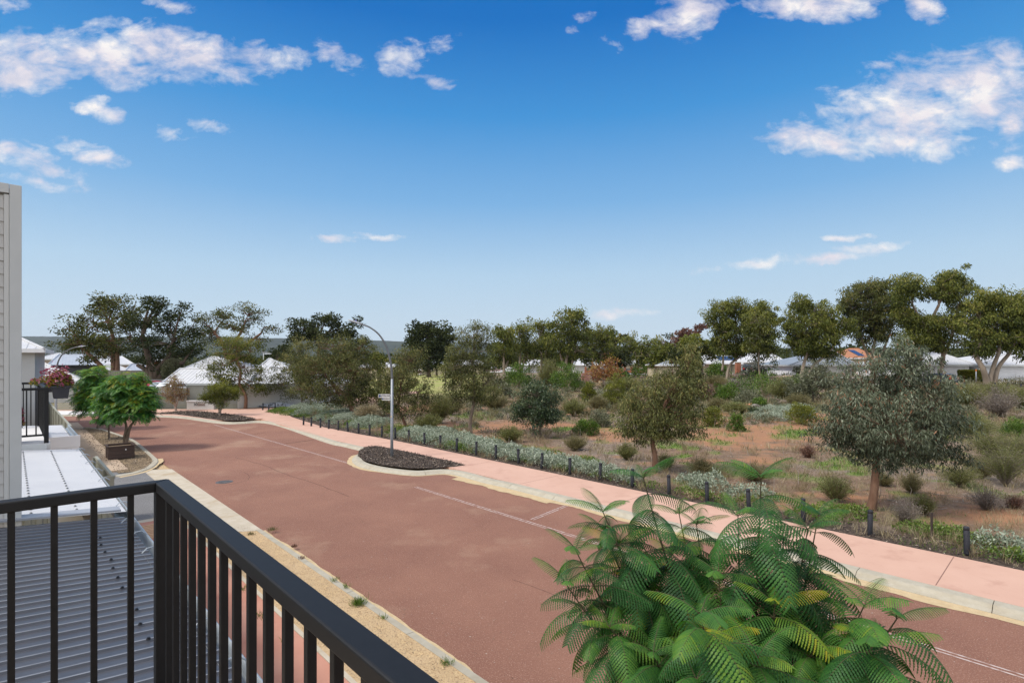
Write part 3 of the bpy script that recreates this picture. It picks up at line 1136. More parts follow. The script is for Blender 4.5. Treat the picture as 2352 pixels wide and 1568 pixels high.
def ribbed(mb, a0, a1, b0, b1, z1, slope, pitch, rib, rh):
    """corrugated pan: ribs run down the fall (along b), eave at b1"""
    n = int(round((a1 - a0) / pitch))
    sec = []
    for i in range(n):
        a = a0 + i * pitch
        sec += [(a, 0), (a + rib * 0.30, rh), (a + rib * 0.70, rh), (a + rib, 0), (a + (pitch + rib) / 2, rh * 0.06)]
    sec.append((a0 + n * pitch, 0))
    vs = []
    for b in (b0, b1):
        z = z1 + (b1 - b) * slope
        vs += [AB(a, b, z + h) for a, h in sec]
    m = len(sec)
    for i in range(m - 1):
        mb.cur = 1 if i % 5 == 1 else 0      # crest faces take the second material, a painted sheen on the dark roof
        mb.f.append([i + len(mb.v), i + 1 + len(mb.v), i + 1 + m + len(mb.v), i + m + len(mb.v)])
        mb.m.append(mb.cur)
        mb.sm.append(False)
    mb.v += [tuple(v) for v in vs]
    mb.cur = 0


SL = 0.085
M_crest = mat('rib_crest_glint', (0.19, 0.195, 0.21), (0.14, 0.145, 0.155), 6, rough=.4)  # sky highlight along the dark ribs, put in as a lighter crest colour
M_whitecrest = mat('white_rib_crest', (0.47, 0.47, 0.47), rough=.5)
root = empty('dark_roof', AB(5, 0.5, 2.9), 'dark grey corrugated steel roof seen through the balcony railing', 'roof')
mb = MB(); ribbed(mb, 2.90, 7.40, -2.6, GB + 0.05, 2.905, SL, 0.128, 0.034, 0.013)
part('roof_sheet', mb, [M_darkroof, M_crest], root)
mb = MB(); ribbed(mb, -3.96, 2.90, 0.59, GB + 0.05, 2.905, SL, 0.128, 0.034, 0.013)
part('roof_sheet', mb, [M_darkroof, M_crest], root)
mb = MB(); gutter(mb, -4, 7.40)
gt = part('gutter', mb, M_galv, root)
mb = MB()
for a in np.arange(-3.5, 7.4, 0.62):
    pts = [AB(a, GB - 0.01, 2.92), AB(a + 0.01, GB + 0.03, 2.955), AB(a + 0.02, GB + 0.08, 2.955), AB(a + 0.02, GB + 0.13, 2.913)]
    mb.tube(pts, 0.005, 5)
sub('gutter_bracket', mb, M_galv, root, gt)
mb = MB()
for bb, st in ((0.62, 2), (-0.15, 1), (-1.35, 1)):
    for i, a in enumerate(np.arange(2.913, 7.38, 0.128 * st)):
        z = 2.905 + (GB + .05 - bb) * SL + 0.013
        c = AB(a + random.uniform(-.004, .004), bb + random.uniform(-.01, .01), z)
        mb.lathe([(0.013, 0), (0.013, 0.003), (0.008, 0.004), (0.008, 0.011)], c, 8)
for i, a in enumerate(np.arange(-3.947, 2.9, 0.256)):
    mb.lathe([(0.013, 0), (0.013, 0.003), (0.008, 0.004), (0.008, 0.011)], AB(a, 0.80, 2.905 + 0.2 * SL + 0.013), 8)
part('screws', mb, mat('screw_black', (0.012, 0.012, 0.014), rough=0.5), root)
mb = MB(); 
vs = [AB(7.38, -2.6, 3.235), AB(7.58, -2.6, 3.235), AB(7.58, GB + .03, 2.965), AB(7.38, GB + .03, 2.965)]
mb.prism(vs, (0, 0, 0.02))
part('parapet_capping', mb, mat('capping_grey', (0.30, 0.31, 0.33), (0.26, 0.27, 0.29), 3, rough=0.4), root)
mb = MB(); abox(mb, -4, 7.4, 0.60, 0.70, 0.03, 2.86)
part('wall', mb, M_render, root)

GB = 0.925
root = empty('white_roof', AB(10, 0.5, 2.9), 'long white steel porch roof beyond the weatherboard wall end', 'roof')
mb = MB(); ribbed(mb, 7.60, 13.6, -2.6, GB + 0.05, 2.905, SL, 0.10, 0.03, 0.004)
part('roof_sheet', mb, [M_whiteroof, M_whitecrest], root)
mb = MB(); gutter(mb, 7.62, 13.75)
gt = part('gutter', mb, M_galv, root)
mb = MB()
for a in np.arange(7.9, 13.7, 0.9):
    mb.tube([AB(a, GB - 0.01, 2.92), AB(a + 0.01, GB + 0.03, 2.955), AB(a + 0.02, GB + 0.08, 2.955), AB(a + 0.02, GB + 0.13, 2.913)], 0.007, 5)
sub('gutter_bracket', mb, M_galv, root, gt)
mb = MB()
for bb in (0.55, 0.16):
    for a in np.arange(7.7, 13.5, 0.20):
        mb.lathe([(0.014, 0), (0.014, 0.004), (0.009, 0.005), (0.009, 0.012)], AB(a, bb, 2.905 + (GB + .05 - bb) * SL + 0.005), 8)
part('screws', mb, mat('screw_grey', (0.22, 0.22, 0.22), rough=0.5), root)
mb = MB(); abox(mb, 7.6, 13.7, 0.60, 0.70, 0.03, 2.86)
part('wall', mb, M_render, root)
mb = MB(); abox(mb, 13.605, 13.68, -2.4, GB - 0.42, 2.86, 3.06)
part('end_flashing', mb, M_trim, root)

# ================================================================ weatherboard wall end
root = empty('weatherboard_wall', AB(7.5, -1, 3.0), 'pale weatherboard wall end with a metal corner trim at the left edge', 'wall')
bE = 0.08
zt = EYE + 400 / F * (7.45 / 1.353)
mb = MB()
z = 2.62
while z < zt - 0.12:
    h = 0.132
    mb.prism([AB(7.470, -2.5, z), AB(7.452, -2.5, z), AB(7.465, -2.5, z + h), AB(7.50, -2.5, z + h), AB(7.50, -2.5, z)], AB(0, 2.5 + bE - 0.135))
    z += h
part('boards', mb, M_wall_l, root)
mb = MB(); abox(mb, 7.50, 7.60, -2.5, bE - 0.01, 2.5, zt - 0.03)
part('core', mb, M_render, root)
mb = MB()
abox(mb, 7.435, 7.61, bE - 0.092, bE, 2.5, zt)
part('corner_trim', mb, M_trim, root, bevel=0.004)
mb = MB(); abox(mb, 7.447, 7.499, bE - 0.133, bE - 0.0935, 2.5, zt - 0.105)
part('corner_trim', mb, mat('trim_light', (0.47, 0.47, 0.45), rough=0.5), root, bevel=0.003)
mb = MB(); abox(mb, 7.432, 7.612, -2.5, bE - 0.094, zt - 0.095, zt + 0.001)
part('capping', mb, M_trim, root, bevel=0.004)
mb = MB(); abox(mb, 7.425, 7.449, -2.5, bE - 0.245, zt - 0.29, zt - 0.12)
part('batten', mb, M_wall_l, root, bevel=0.003)

# ================================================================ neighbour's balcony
BA, BB_ = 13.75, 0.50
root = empty('neighbour_balcony', AB(15, 0, 3.0), "neighbour's balcony floor behind the weatherboard wall, carrying flower pots", 'balcony')
mb = MB(); abox(mb, 13.70, 17.4, -3.0, BB_ + 0.06, 2.93, 3.06)
part('floor_slab', mb, M_whiteconc, root)
root = empty('neighbour_railing', AB(BA, BB_, 3.06), "black railing of the neighbour's balcony, with flower boxes hung on it", 'railing')
zt2 = 4.13
mb = MB(); abox(mb, BA - 0.03, BA + 0.03, -3.0, BB_ + 0.03, zt2 - 0.05, zt2)
part('top_rail', mb, M_black, root, bevel=0.004)
mb = MB(); abox(mb, BA + 0.031, 17.4, BB_ - 0.03, BB_ + 0.03, zt2 - 0.05, zt2)
part('top_rail', mb, M_black, root, bevel=0.004)
mb = MB(); abox(mb, 17.37, 17.43, -3.0, BB_ - 0.031, zt2 - 0.05, zt2)
part('top_rail', mb, M_black, root, bevel=0.004)
mb = MB(); abox(mb, BA - 0.02, BA + 0.02, -3.0, BB_ - 0.04, 3.20, 3.235)
part('bottom_rail', mb, M_black, root)
for (a, b) in ((BA, BB_), (17.40, BB_)):
    mb = MB(); abox(mb, a - 0.035, a + 0.035, b - 0.035, b + 0.035, 3.06 if a > 15 else 2.98, zt2 - 0.05)
    part('post', mb, M_black, root, bevel=0.003)
for k in range(14):
    mb = MB(); abox(mb, BA - 0.011, BA + 0.011, BB_ - 0.16 - 0.135 * k, BB_ - 0.138 - 0.135 * k, 3.235, zt2 - 0.05)
    part('baluster', mb, M_black, root)
for k in range(28):
    a = BA + 0.12 + 0.125 * k
    mb = MB(); abox(mb, a - 0.011, a + 0.011, BB_ - 0.011, BB_ + 0.011, 3.08, zt2 - 0.05)
    part('baluster', mb, M_black, root)
for k in range(8):
    mb = MB(); abox(mb, 17.389, 17.411, BB_ - 0.16 - 0.135 * k, BB_ - 0.138 - 0.135 * k, 3.08, zt2 - 0.05)
    part('baluster', mb, M_black, root)


# ---- flowers
def leaves_np(name, pos, axis, L, W, tint, m, root=None, nrm=None, fold=0.0, mid=0.45, r=rng):
    """one lens-shaped quad per leaf"""
    N = len(pos)
    axis = axis / (np.linalg.norm(axis, axis=1, keepdims=True) + 1e-9)
    if nrm is None:
        nrm = r.normal(size=(N, 3))
    side = np.cross(axis, nrm)
    side /= (np.linalg.norm(side, axis=1, keepdims=True) + 1e-9)
    L = np.broadcast_to(np.asarray(L, float), (N,))[:, None]
    W = np.broadcast_to(np.asarray(W, float), (N,))[:, None]
    c = pos + axis * L * mid
    co = np.stack([pos, c + side * W * 0.5, pos + axis * L, c - side * W * 0.5], 1)
    if fold:
        up = np.cross(side, axis)
        co[:, 2] -= up * L * fold
    if root is not None:
        co = co - np.array(root.location)
    return mesh_np(name, co.reshape(-1, 3), 4, np.arange(N * 4), m, root, tint=tint)


LM_flower = leafmat('mauve_flower', [(0, (0.20, 0.035, 0.055)), (0.45, (0.36, 0.10, 0.16)), (0.8, (0.46, 0.22, 0.26)), (1, (0.42, 0.20, 0.06))], 0.2)
LM_pot = leafmat('pot_leaves', [(0, (0.03, 0.05, 0.012)), (0.5, (0.10, 0.11, 0.02)), (1, (0.30, 0.20, 0.03))], 0.25)


def pot_plant(root, c, rx, ry, h, n, nf, top=0.55):
    c = np.array(c)
    p = rng.normal(size=(n, 3))
    p /= np.linalg.norm(p, axis=1, keepdims=True)
    p[:, 2] = np.abs(p[:, 2])
    rr = rng.uniform(0.4, 1, (n, 1)) ** 0.5
    pos = c + p * rr * np.array([rx, ry, h])
    leaves_np('foliage', pos, p + rng.normal(0, .6, (n, 3)), rng.uniform(.05, .08, n), .035, rng.uniform(0, 1, n), LM_pot, root)
    p = rng.normal(size=(nf, 3))
    p /= np.linalg.norm(p, axis=1, keepdims=True)
    p[:, 2] = np.abs(p[:, 2]) ** 0.6
    pos = c + p * np.array([rx, ry, h]) * rng.uniform(.9, 1.1, (nf, 1))
    k = 5
    pos = np.repeat(pos, k, 0)
    ax = rng.normal(size=(nf * k, 3)) + np.array([0, 0, 0.3])
    leaves_np('blossoms', pos, ax, .04, .034, np.repeat(rng.uniform(0, 1, nf), k) * 0.85 + rng.uniform(0, .15, nf * k), LM_flower, root)


def trough(name, label, a, b, z, la, lb, h, cat='planter', m=None, n=700, nf=110, ph=0.22):
    root = empty(name, AB(a, b, z), label, cat)
    mb = MB()
    k = 0.80
    vs = [AB(a + s * la * k, b + t * lb * k, z) for s, t in ((-1, -1), (1, -1), (1, 1), (-1, 1))]
    vs += [AB(a + s * la, b + t * lb, z + h) for s, t in ((-1, -1), (1, -1), (1, 1), (-1, 1))]
    mb.add(vs, [(0, 3, 2, 1), (0, 1, 5, 4), (1, 2, 6, 5), (2, 3, 7, 6), (3, 0, 4, 7)])
    part('trough', mb, m, root, bevel=0.006)
    mb = MB()
    e = 0.02
    for (a0, a1, b0, b1) in ((a - la - e, a + la + e, b - lb - e, b - lb + .012), (a - la - e, a + la + e, b + lb - .012, b + lb + e), (a - la - e, a - la + .012, b - lb + .012, b + lb - .012), (a + la - .012, a + la + e, b - lb + .012, b + lb - .012)):
        abox(mb, a0, a1, b0, b1, z + h - 0.03, z + h + 0.008)
    part('rim', mb, m, root, bevel=0.004)
    mb = MB(); abox(mb, a - la * .93, a + la * .93, b - lb * .93, b + lb * .93, z + h - .06, z + h - .03)
    part('soil', mb, M_mulch, root)
    pot_plant(root, AB(a, b, z + h - .02), max(la, lb) * 1.15, max(la, lb) * 1.05, ph, n, nf)
    return root


M_trough = mat('dark_plastic_trough', (0.018, 0.019, 0.026), (0.026, 0.027, 0.034), 10, rough=0.5)
M_tub = mat('brown_plastic_tub', (0.050, 0.042, 0.036), (0.068, 0.058, 0.05), 10, rough=0.6)
trough('hanging_flower_box', 'dark box of pink flowers hung outside the railing post', 13.9, 0.72, 3.905, 0.17, 0.135, 0.24, m=M_trough, n=600, nf=120, ph=0.30)
trough('flower_box', 'dark box of red flowers on the far side of the railing', 16.6, 0.66, 3.92, 0.30, 0.10, 0.20, m=M_trough, n=400, nf=80, ph=0.17)
trough('flower_tub', 'brown tub of autumn flowers standing on the balcony floor', 14.15, -0.10, 3.06, 0.24, 0.24, 0.36, cat='flower pot', m=M_tub, n=1700, nf=330, ph=0.46)
root = empty('red_foliage_plant', AB(14.3, 0.66, 4.12), 'taller red-leaved sprig rising above the hanging flower box', 'plant')
mb = MB()
pp = []
for k in range(7):
    e = AB(14.3 + random.uniform(-.2, .2), 0.66 + random.uniform(-.15, .1), 4.38 + random.uniform(0, .14))
    mb.tube([AB(14.25, 0.68, 4.10), (AB(14.25, 0.68, 4.1) + e) / 2 + Vector((0, 0, .06)), e], 0.005, 4)
    pp += [np.array(e) + rng.normal(0, .05, 3) for _ in range(16)]
part('stems', mb, M_stemb, root)
pp = np.array(pp)
leaves_np('foliage', pp, rng.normal(size=pp.shape), .06, .04, rng.uniform(0, .35, len(pp)), LM_flower, root)

# small porch roof with a deep white fascia beyond the white roof
root = empty('porch_roof', AB(17, 0.8, 2.7), 'small white porch roof with deep fascia beside the corrugated fence', 'roof')
mb = MB(); ribbed(mb, 16.35, 19.4, 0.0, 1.02, 2.87, 0.05, 0.20, 0.05, 0.008)
part('roof_sheet', mb, [M_whiteroof, M_whitecrest], root)
mb = MB(); abox(mb, 16.28, 16.345, 0.35, 1.20, 2.62, 2.885)
part('fascia', mb, M_white, root)
mb = MB(); abox(mb, 16.285, 19.4, 0.4, 1.18, 2.565, 2.615)
part('soffit', mb, M_white, root)
mb = MB(); gutter(mb, 16.35, 19.4, 1.03, 2.88)
part('gutter', mb, M_galv, root)
mb = MB()
for (a, b) in ((16.5, 1.05), (19.2, 1.05)):
    abox(mb, a - .05, a + .05, b - .05, b + .05, 0.03, 2.56)
part('post', mb, M_white, root)


# ================================================================ fences
def steel_fence(name, label, p0, p1, z0, h, m, base=None, pitch=0.19, post=2.4, cat='fence', group=None):
    p0, p1 = Vector((p0[0], p0[1], z0)), Vector((p1[0], p1[1], z0))
    root = empty(name, p0, label, cat, group)
    d = (p1 - p0)
    L = d.length
    d.normalize()
    n = Vector((-d.y, d.x, 0))
    mb = MB()
    k = int(L / pitch)
    sec = []
    for i in range(k):
        s = i * L / k
        w_ = L / k
        sec += [(s, 0), (s + w_ * .28, 0), (s + w_ * .40, .035), (s + w_ * .86, .035), (s + w_ * .98, 0)]
    sec.append((L, 0))
    vs = []
    for z in (0.0, h):
        vs += [p0 + d * s + n * o_ + Vector((0, 0, z)) for s, o_ in sec]
    q = len(sec)
    mb.add(vs, [(i, i + 1, i + 1 + q, i + q) for i in range(q - 1)])
    part('panel', mb, m, root)
    mb = MB()
    mb.box((p0 + p1) / 2 + Vector((0, 0, h)) + n * .017, (L / 2, 0.035, 0.03), (d, n, (0, 0, 1)))
    part('capping', mb, m, root)
    for i in range(int(L / post) + 1):
        mb = MB()
        mb.box(p0 + d * min(i * post, L) + n * -0.03 + Vector((0, 0, h / 2)), (0.035, 0.028, h / 2), (d, n, (0, 0, 1)))
        part('post', mb, m, root)
    return root


M_cream = mat('olive_cream_steel', (0.25, 0.25, 0.195), (0.28, 0.28, 0.225), 1.5, rough=0.6)
steel_fence('courtyard_fence', 'short olive steel fence panel beside the white gutter', AB(19.8, 1.8), AB(16.1, 1.8), 0.03, 1.8, M_cream)
steel_fence('courtyard_fence', 'olive steel return fence under the small porch roof', AB(16.05, 1.76), AB(16.05, 0.0), 0.03, 1.82, M_cream)
steel_fence('front_fence', 'long olive steel fence running down the tan footpath', AB(49, 1.86), AB(29.8, 1.86), 0.03, 1.8, M_cream)
steel_fence('front_fence', 'cream fence seen through the neighbour railing bars', AB(32, -2.2), AB(49, 0.6), 0.03, 1.95, mat('cream_fence', (0.38, 0.36, 0.28), (0.42, 0.40, 0.32), 1, rough=0.7))


def slat_fence(name, label, x0, x1, by, ty, m, gap=0.028, slat=0.075, zoff=0.1, cat='fence', n_panel=3, group=None, gate=False):
    """horizontal slats between two photo x positions, standing on the ground line by"""
    q0, q1 = G(x0, by), G(x1, by)
    h = (by - ty) / F * (q0.y + q1.y) / 2
    root = empty(name, q0, label, cat, group)
    d = (q1 - q0); L = d.length; d.normalize()
    n = Vector((-d.y, d.x, 0))
    z = zoff
    for i in range(n_panel):
        mb = MB()
        z = zoff
        a0, a1 = L * i / n_panel + 0.04, L * (i + 1) / n_panel - 0.04
        while z + slat < h - 0.02:
            mb.box(q0 + d * ((a0 + a1) / 2) + Vector((0, 0, z + slat / 2)), ((a1 - a0) / 2, 0.012, slat / 2), (d, n, (0, 0, 1)))
            z += slat + gap
        part('slat_panel', mb, m, root)
    for i in range(n_panel + 1):
        mb = MB(); mb.box(q0 + d * (L * i / n_panel) + Vector((0, 0, h / 2)), (0.038, 0.035, h / 2), (d, n, (0, 0, 1)))
        part('post', mb, m, root)
    mb = MB(); mb.box(q0 + d * (L / 2) + Vector((0, 0, h)), (L / 2, 0.04, 0.025), (d, n, (0, 0, 1)))
    part('top_rail', mb, m, root)
    return root


slat_fence('slat_gate', 'sliding slat gate left of the street trees with pale gaps', 126, 212, 944, 897, mat('pale_grey_slats', (0.25, 0.25, 0.215), (0.28, 0.28, 0.245), 2, rough=0.65), gap=0.06, slat=0.10, n_panel=2, cat='gate')
slat_fence('slat_fence', 'grey green slat fence behind the green street trees', 214, 359, 942, 893, M_fence, gap=0.012, slat=0.095, n_panel=4)
slat_fence('slat_fence', 'grey green slat fence behind the yellow brown dying tree', 361, 429, 941, 888, M_fence, gap=0.010, slat=0.085, n_panel=2)
slat_fence('slat_fence', 'tall grey green slat fence above the white letterbox wall', 430, 546, 940.5, 885, M_fence, gap=0.014, slat=0.085, n_panel=3)
# letterbox wall with the house number
q0, q1 = G(429, 943), G(491, 942.6)
root = empty('letterbox_wall', (q0 + q1) / 2, 'low white letterbox wall carrying the number 30', 'wall')
d = (q1 - q0); L = d.length; d.normalize(); n = Vector((-d.y, d.x, 0))
mid = (q0 + q1) / 2
hh = 21 / F * q0.y
mb = MB(); mb.box(mid + Vector((0, 0, hh / 2)) + n * .2, (L / 2, 0.2, hh / 2), (d, n, (0, 0, 1)))
part('wall', mb, mat('white_render', (0.50, 0.49, 0.46), (0.56, 0.55, 0.52), 1.2, rough=0.85), root)
mb = MB(); mb.box(mid + Vector((0, 0, hh + .045)) + n * .2, (L / 2 + .02, 0.23, 0.045), (d, n, (0, 0, 1)))
part('capping', mb, M_white, root)
mb = MB(); mb.box(mid + d * .10 + Vector((0, 0, hh * .68)) - n * .006, (.34, 0.006, 0.14), (d, n, (0, 0, 1)))
pl = part('name_plate', mb, mat('plate_taupe', (0.30, 0.25, 0.22), rough=0.5), root)


def text(name, s, size, loc, right, up, m, parent, root, ext=0.004, sx=1.0):
    cu = bpy.data.curves.new(name, 'FONT')
    cu.body = s
    cu.size = size
    cu.extrude = ext
    cu.align_x = 'CENTER'
    cu.align_y = 'CENTER'
    cu.materials.append(m)
    t_ = bpy.data.objects.new(name, cu)
    COL.objects.link(t_)
    dg = bpy.context.evaluated_depsgraph_get()
    me = bpy.data.meshes.new_from_object(t_.evaluated_get(dg))
    bpy.data.objects.remove(t_)
    bpy.data.curves.remove(cu)
    me.name = name
    if not me.materials:
        me.materials.append(m)
    o = bpy.data.objects.new(name, me)
    COL.objects.link(o)
    r, u = Vector(right).normalized(), Vector(up).normalized()
    k = r.cross(u)
    M_ = Matrix((r * sx, u, k)).transposed().to_4x4()
    M_.translation = Vector(loc) - Vector(root.location)
    o.parent = parent
    o.matrix_parent_inverse = Matrix()
    o.matrix_local = M_
    return o


M_ink = mat('dark_lettering', (0.02, 0.018, 0.016), rough=0.5)
text('house_number', '30', 0.36, mid - d * .42 + Vector((0, 0, hh * .68)) - n * .012, d, (0, 0, 1), M_ink, root, root, ext=0.012)
text('lettering', 'LANDSCAPE DR', 0.075, mid + d * .12 + Vector((0, 0, hh * .64)) - n * .016, d, (0, 0, 1), M_ink, pl, root)


# ================================================================ big white garden wall of the corner house
def wall_run(name, label, L, ty, m, th=0.18, cat='wall'):
    root = empty(name, G(*L[0]), label, cat)
    for i in range(len(L) - 1):
        q0, q1 = G(*L[i]), G(*L[i + 1])
        d = (q1 - q0); ln = d.length; d.normalize(); n = Vector((-d.y, d.x, 0))
        zt0 = EYE + (HY - ty[i]) / F * q0.y
        zt1 = EYE + (HY - ty[i + 1]) / F * q1.y
        mb = MB()
        vs = [q0, q1, Vector((q1.x, q1.y, zt1)), Vector((q0.x, q0.y, zt0))]
        mb.prism(vs, n * th)
        part('wall_panel', mb, m, root)
    return root, q0, q1


rw, _, _ = wall_run('rendered_wall', 'long pale rendered garden wall behind the red trunked tree', [(547, 941), (720, 931), (790, 919)], [882, 879, 884], M_render)
q0, q1 = G(720, 931), G(790, 919)
d = (q1 - q0).normalized(); n = Vector((-d.y, d.x, 0))
mb = MB()
c = q0 + d * 1.6
zz = EYE + (HY - 884) / F * q0.y
for i in range(7):
    mb.box(Vector((c.x, c.y, zz - .14 * i)) - n * .02, (1.2, .015, .045), (d, n, (0, 0, 1)))
part('slat_panel', mb, M_fence, rw)

# ================================================================ timber planter box
c = G(280, 1057)
root = empty('planter_box', c, 'dark brown timber planter box in the street tree bed', 'planter')
s = 0.5
axp = (AB(1, 0), AB(0, 1), Vector((0, 0, 1)))
M_tim = mat('dark_stained_timber', (0.030, 0.018, 0.014), (0.055, 0.030, 0.022), 14, rough=0.6, stretch=(1, 1, 6), bump=0.3, bscale=30)
hh = 0.56
zb = 0.09
c = Vector((c.x, c.y, zb)) + AB(0.42, -0.02)
mb = MB()
for (u, v, hu, hv) in ((-s + .02, 0, .02, s), (s - .02, 0, .02, s), (0, -s + .02, s - .042, .02), (0, s - .02, s - .042, .02)):
    for k in range(3):
        mb.box(c + axp[0] * u + axp[1] * v + Vector((0, 0, .015 + hh * (k + .5) / 3)), (hu, hv, hh / 6 - .005), axp)
part('side_boards', mb, M_tim, root)
mb = MB()
for (u, v, hu, hv) in ((-s, 0, .05, s + .05), (s, 0, .05, s + .05), (0, -s, s - .051, .05), (0, s, s - .051, .05)):
    mb.box(c + axp[0] * u + axp[1] * v + Vector((0, 0, hh + .03)), (hu, hv, .018), axp)
part('rim', mb, M_tim, root)
mb = MB(); mb.box(c + Vector((0, 0, hh - .06)), (s - .045, s - .045, .02), axp)
part('soil', mb, M_bedsoil, root)
mb = MB(); mb.box(c - axp[0] * (s + .006) + axp[1] * .16 + Vector((0, 0, hh - .14)), (.004, .02, .03), axp)
part('tag', mb, M_white, root)

# ================================================================ street lamps
def lamp(name, label, bx, by, top_pts, r0, r1, head, m, arm_m):
    b = G(bx, by)
    d = b.y
    root = empty(name, b, label, 'street lamp')
    pts = [P(x, y, d) for x, y in top_pts]
    mb = MB(); mb.smooth = True
    straight = [Vector((b.x, b.y, b.z - .05)), Vector((b.x, b.y, b.z + 1.2)), pts[0]]
    zt_ = pts[0].z - b.z
    mb.tube(straight, [r0, r0 * .97, r0 * .80], 16)
    part('pole', mb, m, root)
    cv = spline([Vector((p.x, p.z)) for p in pts], 8)
    arm = [Vector((p[0], d, p[1])) for p in cv]
    mb = MB(); mb.smooth = True
    mb.tube(arm, [r0 * .80 + (r1 - r0 * .80) * min(1, i / len(arm) * 1.3) for i in range(len(arm))], 12)
    part('arm', mb, arm_m, root)
    # luminaire
    e = arm[-1]
    t = (arm[-1] - arm[-3]).normalized()
    hL = head
    up = Vector((0, 0, 1)) - t * t.z
    up.normalize()
    sd = t.cross(up)
    mb = MB()
    vs, fs = [], []
    prof = [(0, .05, .05), (.15, .085, .06), (.5, .12, .065), (.85, .11, .05), (1, .05, .025)]
    for (s_, w_, h_) in prof:
        cc = e + t * (s_ * hL)
        for k in range(10):
            a = 2 * math.pi * k / 10
            vs.append(cc + sd * (math.cos(a) * w_) + up * (math.sin(a) * h_ * (1.0 if math.sin(a) > 0 else .6)))
    for i in range(len(prof) - 1):
        for k in range(10):
            a, c_ = i * 10 + k, i * 10 + (k + 1) % 10
            fs.append((a, c_, c_ + 10, a + 10))
    fs += [tuple(range(10)), tuple(range(40, 50))]
    mb.add(vs, fs)
    hd = part('luminaire', mb, mat('lamp_head_grey', (0.30, 0.31, 0.33), rough=0.5), root)
    mb = MB(); mb.box(e + t * (hL * .6) - up * .045, (hL * .25, .07, .012), (t, sd, up))
    sub('lens', mb, M_glass, root, hd)
    mb = MB(); mb.box(e + t * (hL * .45) + up * .085, (.03, .03, .03), (t, sd, up))
    sub('photocell', mb, mat('blue_cap', (0.10, 0.10, 0.35), rough=0.5), root, hd)
    return root, b


lroot, lb = lamp('street_lamp', 'tall grey street lamp with curved arm standing in the mulch island', 900, 1054, [(900.5, 870), (898, 838), (889, 800), (872, 770), (850, 752), (829, 744)], 0.072, 0.036, 0.62, M_pole, M_poled)
mb = MB(); mb.box(Vector((lb.x - .012, lb.y - .073, 2.02)), (.035, .004, .03))
part('sticker', mb, mat('cream_sticker', (0.55, 0.50, 0.36)), lroot)
lamp('street_lamp', 'grey street lamp with curved arm beside the slat gate', 129, 946, [(129, 855), (133, 832), (143, 814), (158, 803), (172, 798), (180, 796.5)], 0.085, 0.045, 0.65, M_pole, M_poled)
# street name blades on the near lamp
M_blade = mat('white_sign_face', (0.62, 0.62, 0.60), rough=0.4)
M_blue = mat('sign_blue', (0.03, 0.07, 0.20), rough=0.4)


def blade(label, s, y0, y1, xl, xr, yaw, emblem):
    d = lb.y - 0.0
    zc = EYE + (HY - (y0 + y1) / 2) / F * d
    h = (y1 - y0) / F * d
    right = Vector((math.cos(yaw), math.sin(yaw), 0))
    L = (xr - xl) / F * d / math.cos(yaw)
    root = empty('street_sign', Vector((lb.x, lb.y, zc)), label, 'street sign')
    end = Vector((lb.x, lb.y, zc)) - right * 0.085
    mid_ = end - right * (L / 2)
    nn = Vector((right.y, -right.x, 0))
    mb = MB(); mb.box(mid_, (L / 2, .008, h / 2), (right, nn, (0, 0, 1)))
    bl = part('blade', mb, M_blade, root, bevel=0.003)
    mb = MB(); mb.box(end + right * .03, (.045, .02, h * .4), (right, nn, (0, 0, 1)))
    part('bracket', mb, M_galv, root)
    mb = MB()
    c = end - right * (L * .90) + nn * .010
    pts = [c + right * (math.cos(a) * h * .25) + Vector((0, 0, math.sin(a) * h * .34 + (h * .08 if math.sin(a) > .9 else 0))) for a in np.linspace(0, 2 * math.pi, 12, endpoint=False)]
    mb.prism(pts, nn * .004)
    sub('emblem', mb, M_blue, root, bl)
    text('lettering', s, h * .78, mid_ + right * (L * .07) + nn * .010, right, (0, 0, 1), M_ink, bl, root, ext=.002, sx=0.62 if len(s) > 8 else .85)


blade('upper white street name sign, longer, on the lamp pole', 'CARTERA WAY', 904.5, 912.5, 874, 899, R(14), 0)
blade('lower white street name sign, shorter, on the lamp pole', 'SIDBEAZ', 912.8, 919.5, 879, 899, R(-14), 1)

# ================================================================ bollards along the footpath
def bollard_proto():
    mb = MB()
    w_ = 0.062
    prof = [(w_ * .96, 0), (w_, .02), (w_, .545), (w_ * .9, .552), (w_ * .9, .566), (w_, .572), (w_, .625), (w_ * .8, .645)]
    vs, fs = [], []
    for (r, z) in prof:
        for k in range(12):
            a = 2 * math.pi * (k + .5) / 12
            vs.append((r * math.cos(a), r * math.sin(a), z))
    for i in range(len(prof) - 1):
        for k in range(12):
            a, c_ = i * 12 + k, i * 12 + (k + 1) % 12
            fs.append((a, c_, c_ + 12, a + 12))
    fs += [tuple(range(12))[::-1], tuple(range(84, 96))]
    mb.smooth = True
    mb.add(vs, fs)
    return mb


